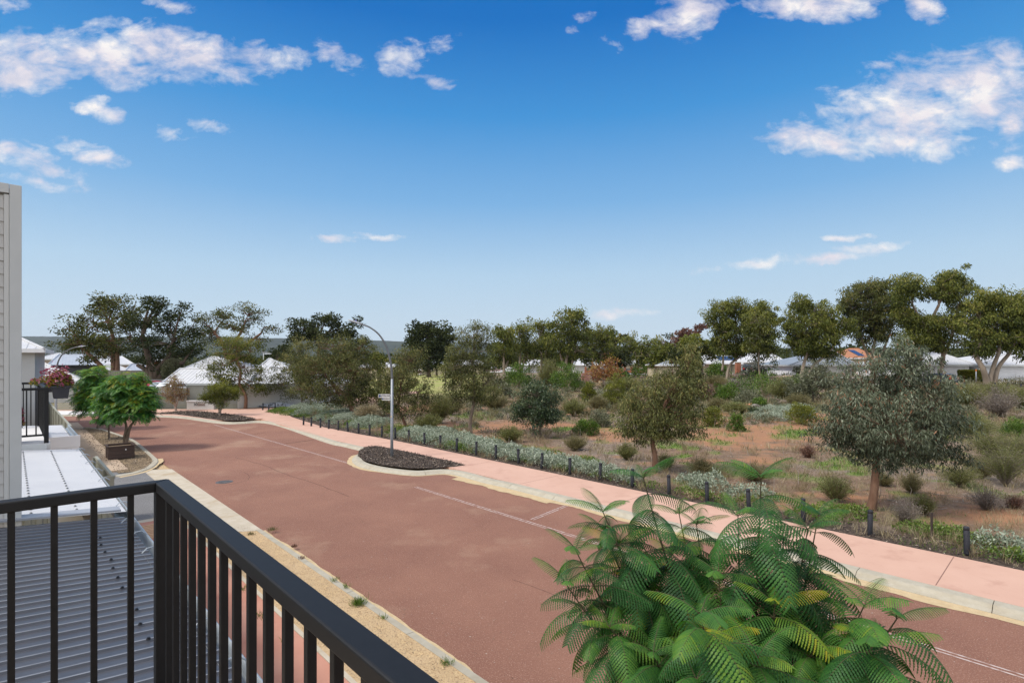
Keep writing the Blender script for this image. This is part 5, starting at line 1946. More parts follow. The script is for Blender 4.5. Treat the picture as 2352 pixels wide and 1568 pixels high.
def near_jacaranda():
    r = np.random.default_rng(5)
    base = AB(1.85, 4.15, 0.06)
    root = empty('jacaranda_tree', base, 'large feathery jacaranda close in the lower right foreground', 'tree', 'young jacaranda street trees')
    top = Vector((base.x + .05, base.y, 1.75))
    mb = MB(); mb.smooth = True
    mb.tube([base - Vector((0, 0, .1)), base + Vector((.03, 0, .8)), top], [.07, .058, .048], 10)
    # leading shoots: photo position of the tip, distance, frond length, how many whorls
    SH = [(1478, 1098, 4.35, .42, 6, .34), (1748, 1100, 4.15, .46, 6, .34), (1385, 1175, 4.3, .36, 4, .36), (1600, 1205, 4.6, .38, 4, .36), (1855, 1215, 4.3, .44, 5, .3), (1300, 1340, 4.0, .36, 4, .45), (2060, 1420, 3.7, .42, 4, .35), (1560, 1390, 4.3, .40, 4, .70), (1420, 1250, 4.5, .40, 4, .62), (1322, 1262, 4.10, .34, 4, .30), (1610, 1412, 3.30, .42, 4, .42), (1695, 1185, 4.6, .42, 4, .25),
          (1985, 1390, 3.75, .40, 4, .40), (1850, 1330, 4.5, .42, 4, .30), (2010, 1475, 3.55, .42, 3, .34), (1450, 1330, 4.5, .42, 4, .72), (1540, 1270, 4.6, .42, 4, .58),
          (1500, 1500, 3.7, .36, 3, .35), (1740, 1510, 3.45, .44, 4, .45), (1870, 1490, 3.8, .42, 4, .55), (1600, 1560, 3.3, .42, 4, .35), (1780, 1390, 3.9, .44, 4, .62),
          (1650, 1320, 4.1, .40, 4, .40), (1400, 1440, 3.9, .36, 3, .45), (1900, 1580, 3.5, .42, 4, .35), (1720, 1620, 3.3, .42, 4, .40), (1800, 1240, 4.7, .40, 3, .25),
          (1560, 1180, 4.8, .36, 3, .35), (1390, 1220, 4.5, .36, 3, .35), (1480, 1620, 3.7, .38, 3, .4), (2010, 1600, 3.7, .40, 4, .35), (1880, 1180, 4.5, .40, 3, .22), (1640, 1460, 3.9, .40, 3, .75), (1930, 1440, 4.0, .40, 3, .6), (1830, 1560, 4.0, .40, 3, .7)]
    Q, TT = [], []
    for (px, py, d, fl, nw, tb) in SH:
        tip = P(px, py, d)
        hub = top + Vector((0, 0, -.25 + r.uniform(-.25, .25)))
        h = tip.z - hub.z
        m1 = hub.lerp(tip, .45) + Vector((0, 0, -.20 * abs(h)))
        m2 = hub.lerp(tip, .8) + Vector((0, 0, -.10 * abs(h)))
        cv = bez(hub, m1, m2, tip, 14)
        mb.tube(cv, [.020 - .016 * i / 13 for i in range(14)], 6, cap=False)
        stem = (cv[-1] - cv[-3]).normalized()
        ph = r.uniform(0, 6)
        for wv in range(nw + 2):
            t = 1 - wv * (.078 if nw < 5 else .068)
            f_ = t * 13
            i = min(int(f_), 12)
            o = cv[i].lerp(cv[i + 1], f_ - i)
            nf = 4
            for k in range(nf):
                if wv and r.random() < .14:
                    continue
                a = ph + wv * 0.9 + k * 2 * math.pi / nf + r.normal(0, .18)
                L = 1.25 * fl * r.uniform(.68, 1.16) * (0.62 if wv == 0 else (.9 if wv == 1 else 1.0))
                el = (.85 if wv == 0 else (.42 if wv == 1 else .18 - .12 * (wv - 2))) + r.normal(0, .12)
                dr = r.uniform(.7, 1.75) if wv else .9
                v = FT * L
                s = FT[:, :, 0]
                e_ = el - dr * s * .5                     # mean elevation up to s
                e_t = el - dr * s
                cx_, cz_ = np.cos(e_) * s * L, np.sin(e_) * s * L
                nx_, nz_ = -np.sin(e_t), np.cos(e_t)
                lx = cx_ + nx_ * v[:, :, 2]
                lz = cz_ + nz_ * v[:, :, 2]
                ly = v[:, :, 1]
                rl = r.normal(0, .25)
                lz2 = lz + ly * math.sin(rl) * .6
                ca, sa = math.cos(a), math.sin(a)
                W_ = np.stack([o.x + lx * ca - ly * sa, o.y + lx * sa + ly * ca, o.z + lz2], -1)
                Q.append(W_)
                old = min(1, wv * .12)
                TT.append(np.clip(tb - .06 + (.22 if r.random() < .05 else 0) + r.normal(0, .09) + (.16 if wv == 0 else 0) + np.repeat(r.normal(0, .06, len(FT) // 14), 14) + .10 * (FT[:, 0, 0] > .6) - .02 * wv, 0, 1))
                # rachis
                pts = []
                for q in np.linspace(0, 1, 6):
                    em = el - dr * q * .5
                    pts.append(Vector((o.x + math.cos(em) * q * L * ca, o.y + math.cos(em) * q * L * sa, o.z + math.sin(em) * q * L)))
                mb.tube(pts, [.0035 - .0026 * j / 5 for j in range(6)], 4, cap=False)
    Q = np.concatenate(Q) - np.array(root.location)
    local(mb, root).build('trunk', mat('green_brown_stems', (0.055, 0.050, 0.020), (0.085, 0.060, 0.03), 6, rough=.8), root, fix=False)
    mesh_np('crown', Q.reshape(-1, 3), 4, np.arange(Q.shape[0] * 4), LM['jac'], root, tint=np.concatenate(TT))


near_jacaranda()

# ================================================================ tall background trees
BG = 'tall trees along the skyline'


def tall(label, base, lobes, trunks, r0, leaf, bark, d, seed, cr=1.0, nl=76, ll=.34, lw=.14, **k):
    k.setdefault('q', 1.0)
    k.setdefault('flat', .5)
    k.setdefault('group', BG)
    k.setdefault('shell', .45)
    return tree('tall_tree', label, base, lobes, trunks, r0, leaf, bark, cr, nl, ll, lw, style=k.pop('style', 'spray'), d=d, seed=seed, twig=.05, **k)


tall('tall open crowned tree, leftmost of the skyline, over white roofs', (262, 905),
     [(225, 690, 42, 22, 0), (262, 700, 40, 24, 0), (215, 735, 50, 26, 1), (270, 740, 52, 28, -1), (160, 752, 40, 22, 0), (185, 785, 56, 30, 0), (250, 790, 52, 34, 0), (160, 790, 34, 24, 1), (300, 715, 34, 26, 1), (225, 820, 40, 16, 0), (300, 770, 34, 30, 0)],
     [[(262, 905), (263, 860), (262, 820), (258, 780)], [(266, 900), (272, 850), (268, 800), (250, 740)], [(255, 890), (235, 845), (205, 815), (180, 790)]], .42, 'tuart', M_bark_r, 72, 41, q=1.0)
tall('dark spreading tree with low forked trunk, second from the left', (355, 895),
     [(345, 700, 26, 16, 0), (375, 700, 40, 20, 0), (418, 712, 20, 12, 0), (340, 740, 50, 26, 0), (390, 745, 46, 26, 0), (330, 785, 42, 28, 0), (385, 785, 50, 28, -1), (430, 760, 28, 24, 0), (445, 795, 24, 22, 0), (345, 822, 40, 22, 0), (405, 815, 46, 24, 1), (365, 690, 14, 10, 0)],
     [[(355, 895), (354, 862), (350, 840), (340, 800), (332, 770)], [(358, 880), (364, 850), (385, 820), (400, 780)], [(352, 868), (335, 850), (312, 838)], [(362, 872), (392, 846), (425, 832)]], .50, 'blackish', M_bark_d, 66, 42, q=1.05)
tall('umbrella topped tree with bare limbs behind the corner house', (520, 905),
     [(470, 738, 30, 16, 0), (520, 725, 46, 20, 0), (570, 722, 40, 22, 0), (608, 745, 24, 18, 0), (485, 765, 42, 18, 0), (545, 755, 46, 22, 0), (455, 760, 22, 16, 0), (600, 775, 24, 16, 0), (520, 790, 30, 16, 0)],
     [[(520, 905), (520, 840), (515, 795), (495, 765)], [(522, 840), (535, 795), (560, 755)], [(522, 830), (560, 795), (598, 765)]], .38, 'tuart', M_bark_r, 88, 43, cr=1.1, q=.95)
tall('dark clumpy tree over the garden wall, left of the lamp head', (730, 900),
     [(745, 735, 36, 22, 0), (700, 755, 40, 24, 0), (740, 770, 50, 28, 0), (680, 775, 26, 20, 0), (795, 765, 30, 20, 0), (810, 742, 22, 8, 0), (775, 745, 16, 12, 0), (825, 785, 18, 14, 0)],
     [[(730, 900), (732, 830), (735, 780)]], .5, 'blackish', M_bark_d, 105, 44, cr=1.2, ll=.5, lw=.25)
tall('dark round crowned tree right of the lamp pole', (985, 852),
     [(980, 755, 30, 18, 0), (950, 775, 30, 22, 0), (985, 785, 42, 30, 0), (1000, 815, 36, 26, 0), (960, 805, 30, 20, 0), (1015, 765, 18, 12, 0), (985, 745, 14, 8, 0), (985, 832, 22, 16, 0)],
     [[(985, 852), (985, 830), (982, 800)]], .6, 'blackish', M_bark_d, 150, 45, cr=1.6, ll=.75, lw=.38)
tall('thin dark tree between the round tree and the slender gum', (1003, 852),
     [(1020, 785, 24, 22, 0), (1035, 770, 20, 18, 0), (1010, 805, 20, 18, 0)], [[(1003, 852), (1004, 820), (1015, 790)]], .3, 'blackish', M_bark_d, 160, 46, cr=1.5, ll=.7, lw=.35)
CG = 'white trunked gums by the far road'
for i, (lab, base, lobes, trunks) in enumerate([
    ('white trunked gum at the left end of the far road row', (1158, 852), [(1158, 775, 28, 26, 0), (1145, 805, 26, 24, 0), (1172, 805, 26, 24, 0), (1150, 760, 20, 14, 0)], [[(1158, 852), (1157, 835), (1158, 800)], [(1160, 845), (1168, 825), (1172, 800)]]),
    ('white trunked gum with leaning bare stem near the white car', (1195, 858), [(1195, 768, 28, 26, 0), (1215, 790, 24, 26, 0), (1185, 800, 24, 22, 0), (1205, 752, 20, 14, 0)], [[(1195, 858), (1194, 830), (1197, 790)], [(1198, 850), (1206, 822), (1212, 795)]]),
    ('white trunked gum left of the tallest far road gum', (1240, 852), [(1240, 765, 26, 30, 0), (1255, 790, 24, 28, 0), (1228, 795, 22, 24, 0), (1250, 745, 18, 16, 0)], [[(1240, 852), (1244, 825), (1238, 790)], [(1248, 850), (1252, 825), (1256, 795)]]),
    ('tallest white trunked gum of the far road row with ragged top', (1300, 854), [(1310, 725, 32, 16, 0), (1335, 722, 16, 9, 0), (1300, 745, 40, 22, 0), (1325, 765, 36, 26, 0), (1290, 785, 34, 28, 0), (1320, 800, 36, 22, 0), (1280, 760, 24, 26, 0)], [[(1300, 854), (1300, 830), (1308, 800), (1312, 770)], [(1306, 852), (1316, 825), (1326, 795)], [(1298, 848), (1290, 825), (1285, 800)]]),
    ('broad green gum right of the tallest far road gum', (1365, 858), [(1360, 775, 30, 20, 0), (1385, 785, 28, 22, 0), (1350, 805, 26, 20, 0), (1375, 760, 26, 14, 0), (1385, 810, 30, 16, 0)], [[(1365, 858), (1360, 835), (1365, 805)], [(1368, 856), (1378, 830), (1382, 810)]]),
    ('slim gum with one pale stem behind the autumn tree', (1455, 862), [(1448, 785, 22, 18, 0), (1462, 800, 22, 18, 0), (1440, 805, 16, 14, 0)], [[(1455, 862), (1462, 840), (1460, 810)]]),
    ('soft green gum at the right end of the far road row', (1490, 862), [(1488, 790, 26, 18, 0), (1505, 808, 22, 20, 0), (1475, 812, 20, 18, 0)], [[(1490, 862), (1490, 835), (1490, 805)]]),
]):
    lobes = [(a, b2, c * 1.15, e * 1.15, f) for a, b2, c, e, f in lobes] + [(base[0] + 16, 818, 24, 16, 1.5), (base[0] - 14, 824, 20, 12, 2.5)]
    tree('white_gum', lab, base, lobes, trunks, .42, 'gumgreen', M_bark_w, 1.5, 62, .62, .24, style='hang', d=135 + (i % 3) * 8, seed=60 + i, q=1.25, flat=.8, group=CG, twig=.06, tintup=.25)
for i, (lab, base, lobes, d) in enumerate([
    ('low dark tree far behind the bare twiggy branches', (1540, 855), [(1535, 800, 26, 22, 0), (1560, 810, 22, 20, 0)], 170),
    ('reddish brown umbrella tree left of the big right hand gum', (1590, 855), [(1575, 765, 26, 18, 0), (1600, 752, 22, 14, 0), (1565, 785, 18, 16, 0)], 150),
    ('yellow green tree in front of the reddish umbrella tree', (1610, 862), [(1590, 795, 34, 22, 0), (1625, 800, 30, 26, 0), (1575, 820, 24, 18, 0)], 120),
    ('small far tree behind the slender gum', (1420, 852), [(1410, 790, 24, 16, 0), (1425, 775, 14, 10, 0)], 175),
    ('dark pine like tree near the far hedge', (1395, 850), [(1397, 800, 24, 22, 0), (1405, 775, 18, 12, 0)], 185),
    ('distant bushy tree above the roofs left of the lamp', (648, 862), [(640, 815, 20, 16, 0), (655, 800, 14, 10, 0)], 120),
    ('low bushy tree left of the tallest far road gum', (1270, 852), [(1268, 815, 26, 18, 0), (1280, 832, 22, 12, 0)], 165),
    ('dark dense tree behind the autumn tree', (1400, 856), [(1405, 815, 30, 20, 0), (1425, 830, 24, 14, 0)], 150),
    ('rounded green tree right of the soft green gum', (1530, 864), [(1525, 815, 32, 24, 0), (1505, 832, 24, 16, 0), (1548, 832, 22, 16, 0)], 125),
    ('spreading dark tree over the fence end', (1580, 868), [(1560, 825, 30, 20, 0), (1590, 835, 26, 18, 0)], 112),
    ('bright tree under the lamp arm', (872, 885), [(868, 820, 22, 14, 0), (862, 835, 24, 16, 0), (880, 845, 20, 18, 0)], 70),
]):
    tall(lab, base, lobes, [[base, (base[0], base[1] - 30), (lobes[0][0], lobes[0][1] + 10)]], .35, ('blackish', 'deadbrown', 'yellowgreen', 'tuart', 'blackish', 'blackish', 'gumgreen', 'blackish', 'gumgreen', 'blackish', 'gumgreen')[i], M_bark_d, d, 80 + i, cr=d / 105, ll=d / 200, lw=d / 400, group='far trees between the houses')
# bare branches
root = empty('bare_tree', Vector(((1545 - CX) / F * 160, 160, .5)), 'leafless tree with thin grey branches against the sky', 'tree')
mb = MB()
rr = random.Random(3)
for k in range(26):
    x = 1530 + rr.uniform(-35, 40)
    mb.tube([P(1540 + (x - 1540) * .3, 815, 160), P(1540 + (x - 1540) * .7, 790, 160), P(x, 762 + rr.uniform(0, 22), 160)], [.12, .07, .02], 4, cap=False)
mb.tube([P(1543, 855, 160), P(1541, 820, 160), P(1540, 800, 160)], [.3, .22, .12], 6)
part('branches', mb, M_stemg, root)

RG = 'big gums on the right of the skyline'


def bigum(label, base, lobes, trunks, r0, d, seed, leaf='gumgreen', **k):
    r0 *= .72
    lobes = [(a, b, c * 1.28, e * 1.22, f) for a, b, c, e, f in lobes]
    k.setdefault('cr', .95)
    return tree('big_gum', label, base, lobes, trunks, r0, leaf, M_bark_w, k.pop('cr'), 90, .38, .13, style='hang', d=d, seed=seed, q=k.pop('q', 1.2), flat=.8, group=RG, twig=.04, tintup=.32, shell=.45, **k)


bigum('big gum with white leaning trunk before the side street', (1668, 868),
      [(1660, 720, 32, 26, 0), (1690, 708, 24, 22, 0), (1725, 722, 34, 26, 0), (1755, 712, 24, 24, 0), (1650, 755, 30, 28, 0), (1695, 755, 40, 28, 0), (1740, 760, 36, 34, 0), (1660, 790, 26, 22, 0), (1765, 745, 20, 24, 0), (1720, 800, 30, 22, 1), (1690, 800, 24, 16, 0)],
      [[(1668, 868), (1675, 840), (1700, 818), (1728, 795)], [(1690, 830), (1688, 800), (1692, 765)], [(1659, 852), (1662, 820), (1658, 785)]], .34, 88, 101)
bigum('yellow green gum crown hanging in front of the leaning gum', (1748, 866),
      [(1740, 735, 30, 22, 0), (1745, 765, 30, 26, 0), (1760, 795, 24, 22, 0), (1730, 785, 22, 20, 0)],
      [[(1748, 866), (1742, 830), (1745, 790)]], .22, 84, 102, leaf='yellowgreen', q=1.0)
bigum('gum with twin white trunks beside the grey roofed house', (1836, 868),
      [(1835, 700, 24, 20, 0), (1870, 705, 30, 22, 0), (1815, 740, 24, 26, 0), (1855, 745, 44, 32, 0), (1900, 725, 34, 28, 0), (1840, 785, 38, 28, 0), (1890, 775, 44, 34, 0), (1930, 745, 26, 30, 0), (1870, 812, 28, 16, 1), (1905, 815, 24, 14, 0)],
      [[(1836, 868), (1846, 838), (1852, 812), (1862, 780)], [(1846, 868), (1866, 840), (1890, 822), (1912, 800)]], .36, 78, 103)
bigum('domed gum with olive crown above the orange tiled roof', (2005, 872),
      [(1975, 668, 32, 20, 0), (2010, 660, 30, 18, 0), (1955, 700, 28, 26, 0), (2000, 700, 42, 28, 0), (1985, 735, 40, 28, 0), (2045, 690, 34, 26, 0), (2030, 740, 34, 28, 0), (2000, 770, 34, 18, 0), (2055, 655, 26, 18, 0), (2065, 720, 26, 22, 0)],
      [[(2005, 872), (2003, 820), (2008, 780), (2005, 745)], [(2010, 840), (2030, 800), (2050, 750)], [(2002, 830), (1985, 795), (1978, 760)]], .40, 84, 104, leaf='tuart')
bigum('tallest skyline gum, its crown split by a pale limb', (2150, 874),
      [(2090, 650, 30, 20, 0), (2080, 680, 30, 26, 0), (2165, 640, 28, 18, 0), (2195, 645, 30, 22, 0), (2160, 670, 34, 24, 0), (2205, 680, 34, 30, 0), (2145, 660, 20, 16, 0), (2130, 745, 36, 28, 0), (2170, 745, 36, 30, 0), (2210, 720, 26, 26, 0), (2225, 760, 26, 26, 1), (2110, 780, 30, 24, 0), (2175, 785, 30, 24, 0), (2090, 725, 24, 22, 0)],
      [[(2150, 874), (2165, 830), (2160, 790), (2140, 740), (2150, 700)], [(2160, 830), (2185, 780), (2195, 720)], [(2146, 780), (2120, 745), (2100, 700)]], .42, 75, 105)
bigum('huge gum with thick twin mottled trunk at the right edge', (2270, 895),
      [(2275, 690, 34, 22, 0), (2310, 690, 30, 22, 0), (2345, 700, 30, 26, 0), (2250, 725, 30, 28, 0), (2300, 730, 44, 30, 0), (2345, 745, 36, 34, 0), (2255, 765, 34, 30, 0), (2310, 775, 46, 32, 0), (2360, 790, 30, 28, 0), (2245, 795, 26, 20, 0), (2390, 740, 30, 34, 0), (2280, 800, 26, 14, 0)],
      [[(2270, 895), (2262, 870), (2250, 845), (2240, 812), (2250, 780)], [(2272, 880), (2276, 858), (2285, 835), (2292, 800), (2290, 760)], [(2284, 895), (2286, 870), (2300, 840), (2322, 810), (2335, 780)]], .52, 66, 106, cr=.85, depthk=.7)
bigum('leafy gum filling the gap between the domed and the tallest gum', (2105, 878),
      [(2110, 735, 28, 24, 0), (2095, 765, 28, 24, 0), (2125, 790, 30, 22, 0), (2090, 800, 24, 20, 0)],
      [[(2105, 878), (2102, 840), (2108, 790)]], .25, 92, 107, q=1.0)

# ---------------------------------------------------------------- far wood at the foot of the hills
def treeline():
    r = np.random.default_rng(77)
    n = 1300
    az = r.uniform(-1.05, 1.15, n)
    d = r.uniform(230, 480, n)
    x, y = az * d, d
    h = r.uniform(3.5, 8, n) * np.where(az > 0.1, 1.2, 1.0)
    C = np.stack([x, y, T(x, y) + h * r.uniform(.35, 1, n)], 1)
    pos, ax, L, W, t = clump_leaves(C, r.uniform(2.0, 4.0, n), 34, 'spray', 2.0, 1.1, r, flat=.6)
    o = leaves_np('treeline', pos, ax, L, W, t, LM['blackish'], r=r)
    tag(o, kind='stuff')


treeline()
# ================================================================ shrubs
def shrub(label, bx, by, w_px, h_px, kind, leaf, seed, name='shrub', n=None, ll=None, lw=None, cat='shrub', group=None, lean=0.0):
    r = np.random.default_rng(seed + 500)
    rr = random.Random(seed)
    b = G(bx, by)
    b.z = float(bush_z(np.array(b.x), np.array(b.y))) - .02
    d = b.y
    px = d / F
    RX, HZ = w_px * px / 2, h_px * px
    root = empty(name, b, label, cat, group)
    pxm = d / 537.0           # metres per rendered pixel
    mb = MB()
    if kind == 'dome':
        ll = ll or max(.05, 1.9 * pxm)
        lw = lw or ll * .38
        cr = max(.12, RX * .24)
        m = int(max(12, 1.5 * (RX * HZ + RX * RX) / (cr * cr)))
        u = unit(m, r)
        u[:, 2] = np.abs(u[:, 2])
        C = np.array(b) + u * r.uniform(.55, 1, (m, 1)) * np.array([RX - cr * .5, (RX - cr * .5) * .85, HZ - cr * .7]) + np.array([0, 0, cr * .45]) + r.normal(0, cr * .2, (m, 3))
        for k in range(0, m, 2):
            e = Vector(C[k])
            mb.tube([b + Vector((rr.gauss(0, .05), rr.gauss(0, .05), 0)), b.lerp(e, .5) + Vector((0, 0, .05)), e], [.018, .012, .006], 4, cap=False)
        nl = n or int(min(60, max(26, 6.0 * cr * cr / (ll * lw))))
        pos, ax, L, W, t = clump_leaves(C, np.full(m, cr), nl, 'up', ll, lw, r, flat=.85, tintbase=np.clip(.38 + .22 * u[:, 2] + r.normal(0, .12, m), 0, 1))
        pos[:, 2] = np.maximum(pos[:, 2], b.z + .02)
    else:
        # brush: stems fanning up from the foot
        ns = n or int(110 + 130 * min(1.6, RX))
        pos, ax, L, W, t = [], [], [], [], []
        ll = ll or max(.05, 1.9 * pxm)
        lw = lw or max(.005, .30 * pxm)
        for k in range(ns):
            a = rr.uniform(0, 2 * math.pi)
            sp = rr.random() ** .6
            hh = HZ * rr.uniform(.55, 1.05) * (1 - .35 * sp ** 2)
            e = b + Vector((math.cos(a) * RX * sp * (.95) + lean * hh, math.sin(a) * RX * sp * .85, hh))
            mid = b.lerp(e, .45) + Vector((rr.gauss(0, .05), rr.gauss(0, .05), (.12 if kind != 'broom' else .22) * hh))
            if kind == 'broom':
                e = e + Vector((math.cos(a) * RX * .25, math.sin(a) * RX * .2, -.18 * hh))
            cv = bez(b, b.lerp(mid, .6), mid, e, 6)
            if k % 2 == 0:
                mb.tube(cv, [max(.010, .18 * pxm) * (1 - .75 * i / 5) for i in range(6)], 3, cap=False)
            cvn = np.array([list(v) for v in cv])
            m = {'brush': 34, 'twig': 22, 'broom': 40}[kind]
            s = r.uniform(.30 if kind != 'twig' else .15, 1, m) * 5
            i = np.minimum(s.astype(int), 4)
            p = cvn[i] + (cvn[i + 1] - cvn[i]) * (s - i)[:, None]
            tg = cvn[i + 1] - cvn[i]
            tg /= np.linalg.norm(tg, axis=1, keepdims=True) + 1e-9
            pos.append(p + r.normal(0, .03 + .02 * RX, p.shape))
            spread = {'brush': .55, 'twig': .75, 'broom': .45}[kind]
            ax.append(tg + r.normal(0, spread, p.shape))
            L.append(ll * r.uniform(.6, 1.4, m))
            W.append(lw * r.uniform(.7, 1.3, m))
            t.append(np.clip(.25 + .45 * s / 5 + r.normal(0, .2, m), 0, 1))
        pos, ax, L, W, t = np.vstack(pos), np.vstack(ax), np.concatenate(L), np.concatenate(W), np.concatenate(t)
    st = local(mb, root).build('stems', M_stemb if kind in ('dome', 'brush') else M_stemg, root, fix=False)
    leaves_np('foliage', pos, ax, L, W, t, LM[leaf], root, r=r)
    return root


GS = 'shrubs of the bush reserve'
SHRUBS = [
    ('dark green mound shrub behind the small round tree', 1193, 893, 72, 46, 'dome', 'bright'),
    ('big rounded green shrub with shadowed base beside a dry grey one', 1302, 900, 70, 62, 'dome', 'bright'),
    ('dry grey olive shrub left of the big rounded green shrub', 1262, 893, 62, 60, 'brush', 'greenbrush'),
    ('dark green shrub low at the right of the autumn tree', 1418, 882, 56, 34, 'dome', 'bright'),
    ('bright green shrub spreading by the far road right of the autumn tree', 1487, 868, 84, 34, 'dome', 'bright'),
    ('upright yellow green bush below the big rounded shrub', 1352, 928, 32, 42, 'dome', 'yellowgreen'),
    ('tall yellow green bush left of the two lobed gum', 1412, 935, 52, 66, 'dome', 'yellowgreen'),
    ('wispy yellow green sapling left of the tall slender gum', 1010, 975, 84, 80, 'brush', 'greenbrush'),
    ('large yellow green bush behind the lamp pole', 862, 957, 92, 78, 'dome', 'yellowgreen'),
    ('clump of dead brown fronds below the yellow green bush', 846, 965, 56, 40, 'broom', 'straw'),
    ('grey green fine leaved shrub right of the lamp tree', 985, 990, 76, 38, 'brush', 'greenbrush'),
    ('grey green needle bush in front of the small round tree', 1172, 1018, 68, 40, 'brush', 'greenbrush'),
    ('brown green needle bush above the silver groundcover, third from the lamp', 1322, 1036, 62, 34, 'brush', 'brush'),
    ('dark spreading shrub on orange soil', 1348, 1001, 68, 34, 'dome', 'bright'),
    ('pale grey green rounded bush on orange soil', 1375, 982, 60, 40, 'dome', 'greygreen'),
    ('pale straggly bush left of the rounded grey green one', 1318, 958, 60, 36, 'brush', 'greenbrush'),
    ('olive green ball bush with pale foot on orange soil', 1640, 981, 54, 50, 'dome', 'yellowgreen'),
    ('vivid green ball bush on orange soil', 1690, 992, 46, 42, 'dome', 'bright'),
    ('needle bush left of the torn red trunk', 1439, 1060, 52, 42, 'brush', 'greenbrush'),
    ('needle bush right of the torn red trunk', 1528, 1084, 48, 38, 'brush', 'greenbrush'),
    ('rusty brown needle bush above the green groundcover', 1611, 1096, 66, 46, 'brush', 'brush'),
    ('wide brown green needle bush behind the near jacaranda top', 1732, 1112, 86, 46, 'brush', 'brush'),
    ('wide olive needle bush with thin stems left of the big silver gum', 1917, 1157, 98, 70, 'brush', 'greenbrush'),
    ('grey twiggy dead bush right of the big silver gum trunk', 2079, 1208, 84, 66, 'twig', 'greybrush'),
    ('green needle bush behind the grey twiggy one', 2123, 1186, 62, 52, 'brush', 'greenbrush'),
    ('thin brown green bush under the big silver gum crown', 2094, 1138, 56, 52, 'brush', 'brush'),
    ('small wispy sapling with arching pale twigs', 2202, 1123, 86, 66, 'broom', 'greenbrush'),
    ('grey brown twiggy bush near the right edge', 2266, 1174, 92, 60, 'twig', 'greybrush'),
    ('large straggly broom bush with dark stems at the right edge', 2310, 1122, 130, 128, 'broom', 'greenbrush'),
    ('tangled green broom bush behind the straggly one', 2275, 1060, 110, 85, 'broom', 'greenbrush'),
    ('low green dome bush right of the big silver gum', 2213, 962, 70, 28, 'dome', 'greygreen'),
    ('dense olive bush under the thick twin gum', 2226, 938, 84, 48, 'brush', 'greenbrush'),
    ('grey dead looking thicket right of the dome bush', 2292, 958, 100, 62, 'twig', 'greybrush'),
    ('yellowish thicket at the right edge below the far road', 2345, 940, 80, 42, 'brush', 'greenbrush'),
    ('dark green bush at the right edge above the broom', 2335, 1005, 70, 40, 'dome', 'bright'),
    ('yellow green ball bush left of the big silver gum crown', 1840, 977, 80, 54, 'dome', 'yellowgreen'),
    ('dark rounded bush behind the orange gravel patch', 1662, 924, 62, 38, 'dome', 'bright'),
    ('broad bright green bush in the middle distance', 1752, 915, 130, 56, 'dome', 'bright'),
    ('olive broken bush right of the broad bright green bush', 1800, 922, 70, 46, 'brush', 'greenbrush'),
    ('green bush below the boulder wall', 1835, 915, 60, 48, 'dome', 'bright'),
    ('grey purple thicket behind the dark rounded bush', 1695, 905, 66, 30, 'twig', 'greybrush'),
    ('rust brown grassy thicket right of the two lobed gum', 1615, 925, 56, 46, 'twig', 'deadbrown'),
    ('pale dry thicket above the rust brown one', 1640, 895, 70, 28, 'brush', 'brush'),
    ('small dark ball bush on pale litter', 1733, 958, 26, 19, 'dome', 'dark'),
    ('small dark green hummock beside the grey boulder', 1744, 937, 34, 20, 'dome', 'bright'),
    ('grey green straggly bush on pale litter', 1690, 952, 66, 24, 'brush', 'greenbrush'),
    ('dead red brown bush by the vivid green weeds', 1856, 1054, 44, 32, 'twig', 'deadbrown'),
    ('dark green ball bush beside the white leaning trunk', 1646, 872, 52, 36, 'dome', 'bright'),
    ('olive thicket left of the two lobed gum crown', 1440, 905, 60, 34, 'brush', 'greenbrush'),
    ('pale olive thicket behind the two lobed gum', 1560, 905, 90, 40, 'brush', 'greenbrush'),
    ('brown thicket below the slender gum', 1135, 945, 66, 36, 'brush', 'brush'),
    ('brown grass clump between slender gum and lamp tree', 1035, 955, 60, 40, 'brush', 'brush'),
    ('low brown bush behind the torn trunk gum', 1470, 1005, 44, 24, 'twig', 'greybrush'),
    ('thin brown bush at the foot of the big silver gum', 2030, 1120, 44, 30, 'brush', 'brush'),
    ('low dry bush at the lower right edge', 2330, 1170, 60, 34, 'twig', 'deadbrown'),
]
SHRUBS += [
    ('tall olive broom mass at the right edge behind the straggly bush', 2345, 1075, 110, 110, 'broom', 'greenbrush'),
    ('yellow olive feathery bush beside the big silver gum crown, right', 2240, 1010, 90, 60, 'broom', 'greenbrush'),
    ('pale dry grassy bush below the feathery bush at right', 2255, 1105, 90, 60, 'brush', 'brush'),
    ('olive scrub below the thick twin gum, beside the verge', 2290, 915, 110, 30, 'brush', 'greenbrush'),
    ('dry grass thicket under the far right verge', 2170, 912, 90, 26, 'brush', 'brush'),
    ('greenish thicket between the silver gum crown and the dead thicket', 2235, 985, 60, 36, 'brush', 'greenbrush'),
    ('dark olive bush in the scrub left of the grey purple thicket', 1600, 890, 60, 30, 'dome', 'greygreen'),
    ('grey green heath bush in front of the broad bright green bush', 1720, 930, 56, 28, 'dome', 'greygreen'),
    ('olive heath bush left of the orange rock heap', 1648, 945, 44, 26, 'brush', 'brush'),
    ('feathery dry bush right of the log', 1835, 940, 50, 32, 'brush', 'brush'),
    ('olive bush behind the slender gum trunk', 1120, 925, 70, 40, 'brush', 'greenbrush'),
    ('dark bush left of the dark green mound shrub', 1150, 915, 50, 36, 'dome', 'greygreen'),
    ('pale green straggly bush below the autumn tree', 1450, 950, 60, 34, 'brush', 'greenbrush'),
    ('dry brown bush left of the tall yellow green bush', 1375, 945, 44, 32, 'brush', 'brush'),
]
for i, (lab, bx, by, w_, h_, kd, lf) in enumerate(SHRUBS):
    if by < 960:
        w_, h_ = w_ * 1.18, h_ * 1.18
    shrub(lab, bx, by, w_, h_, kd, lf, 200 + i, group=GS)
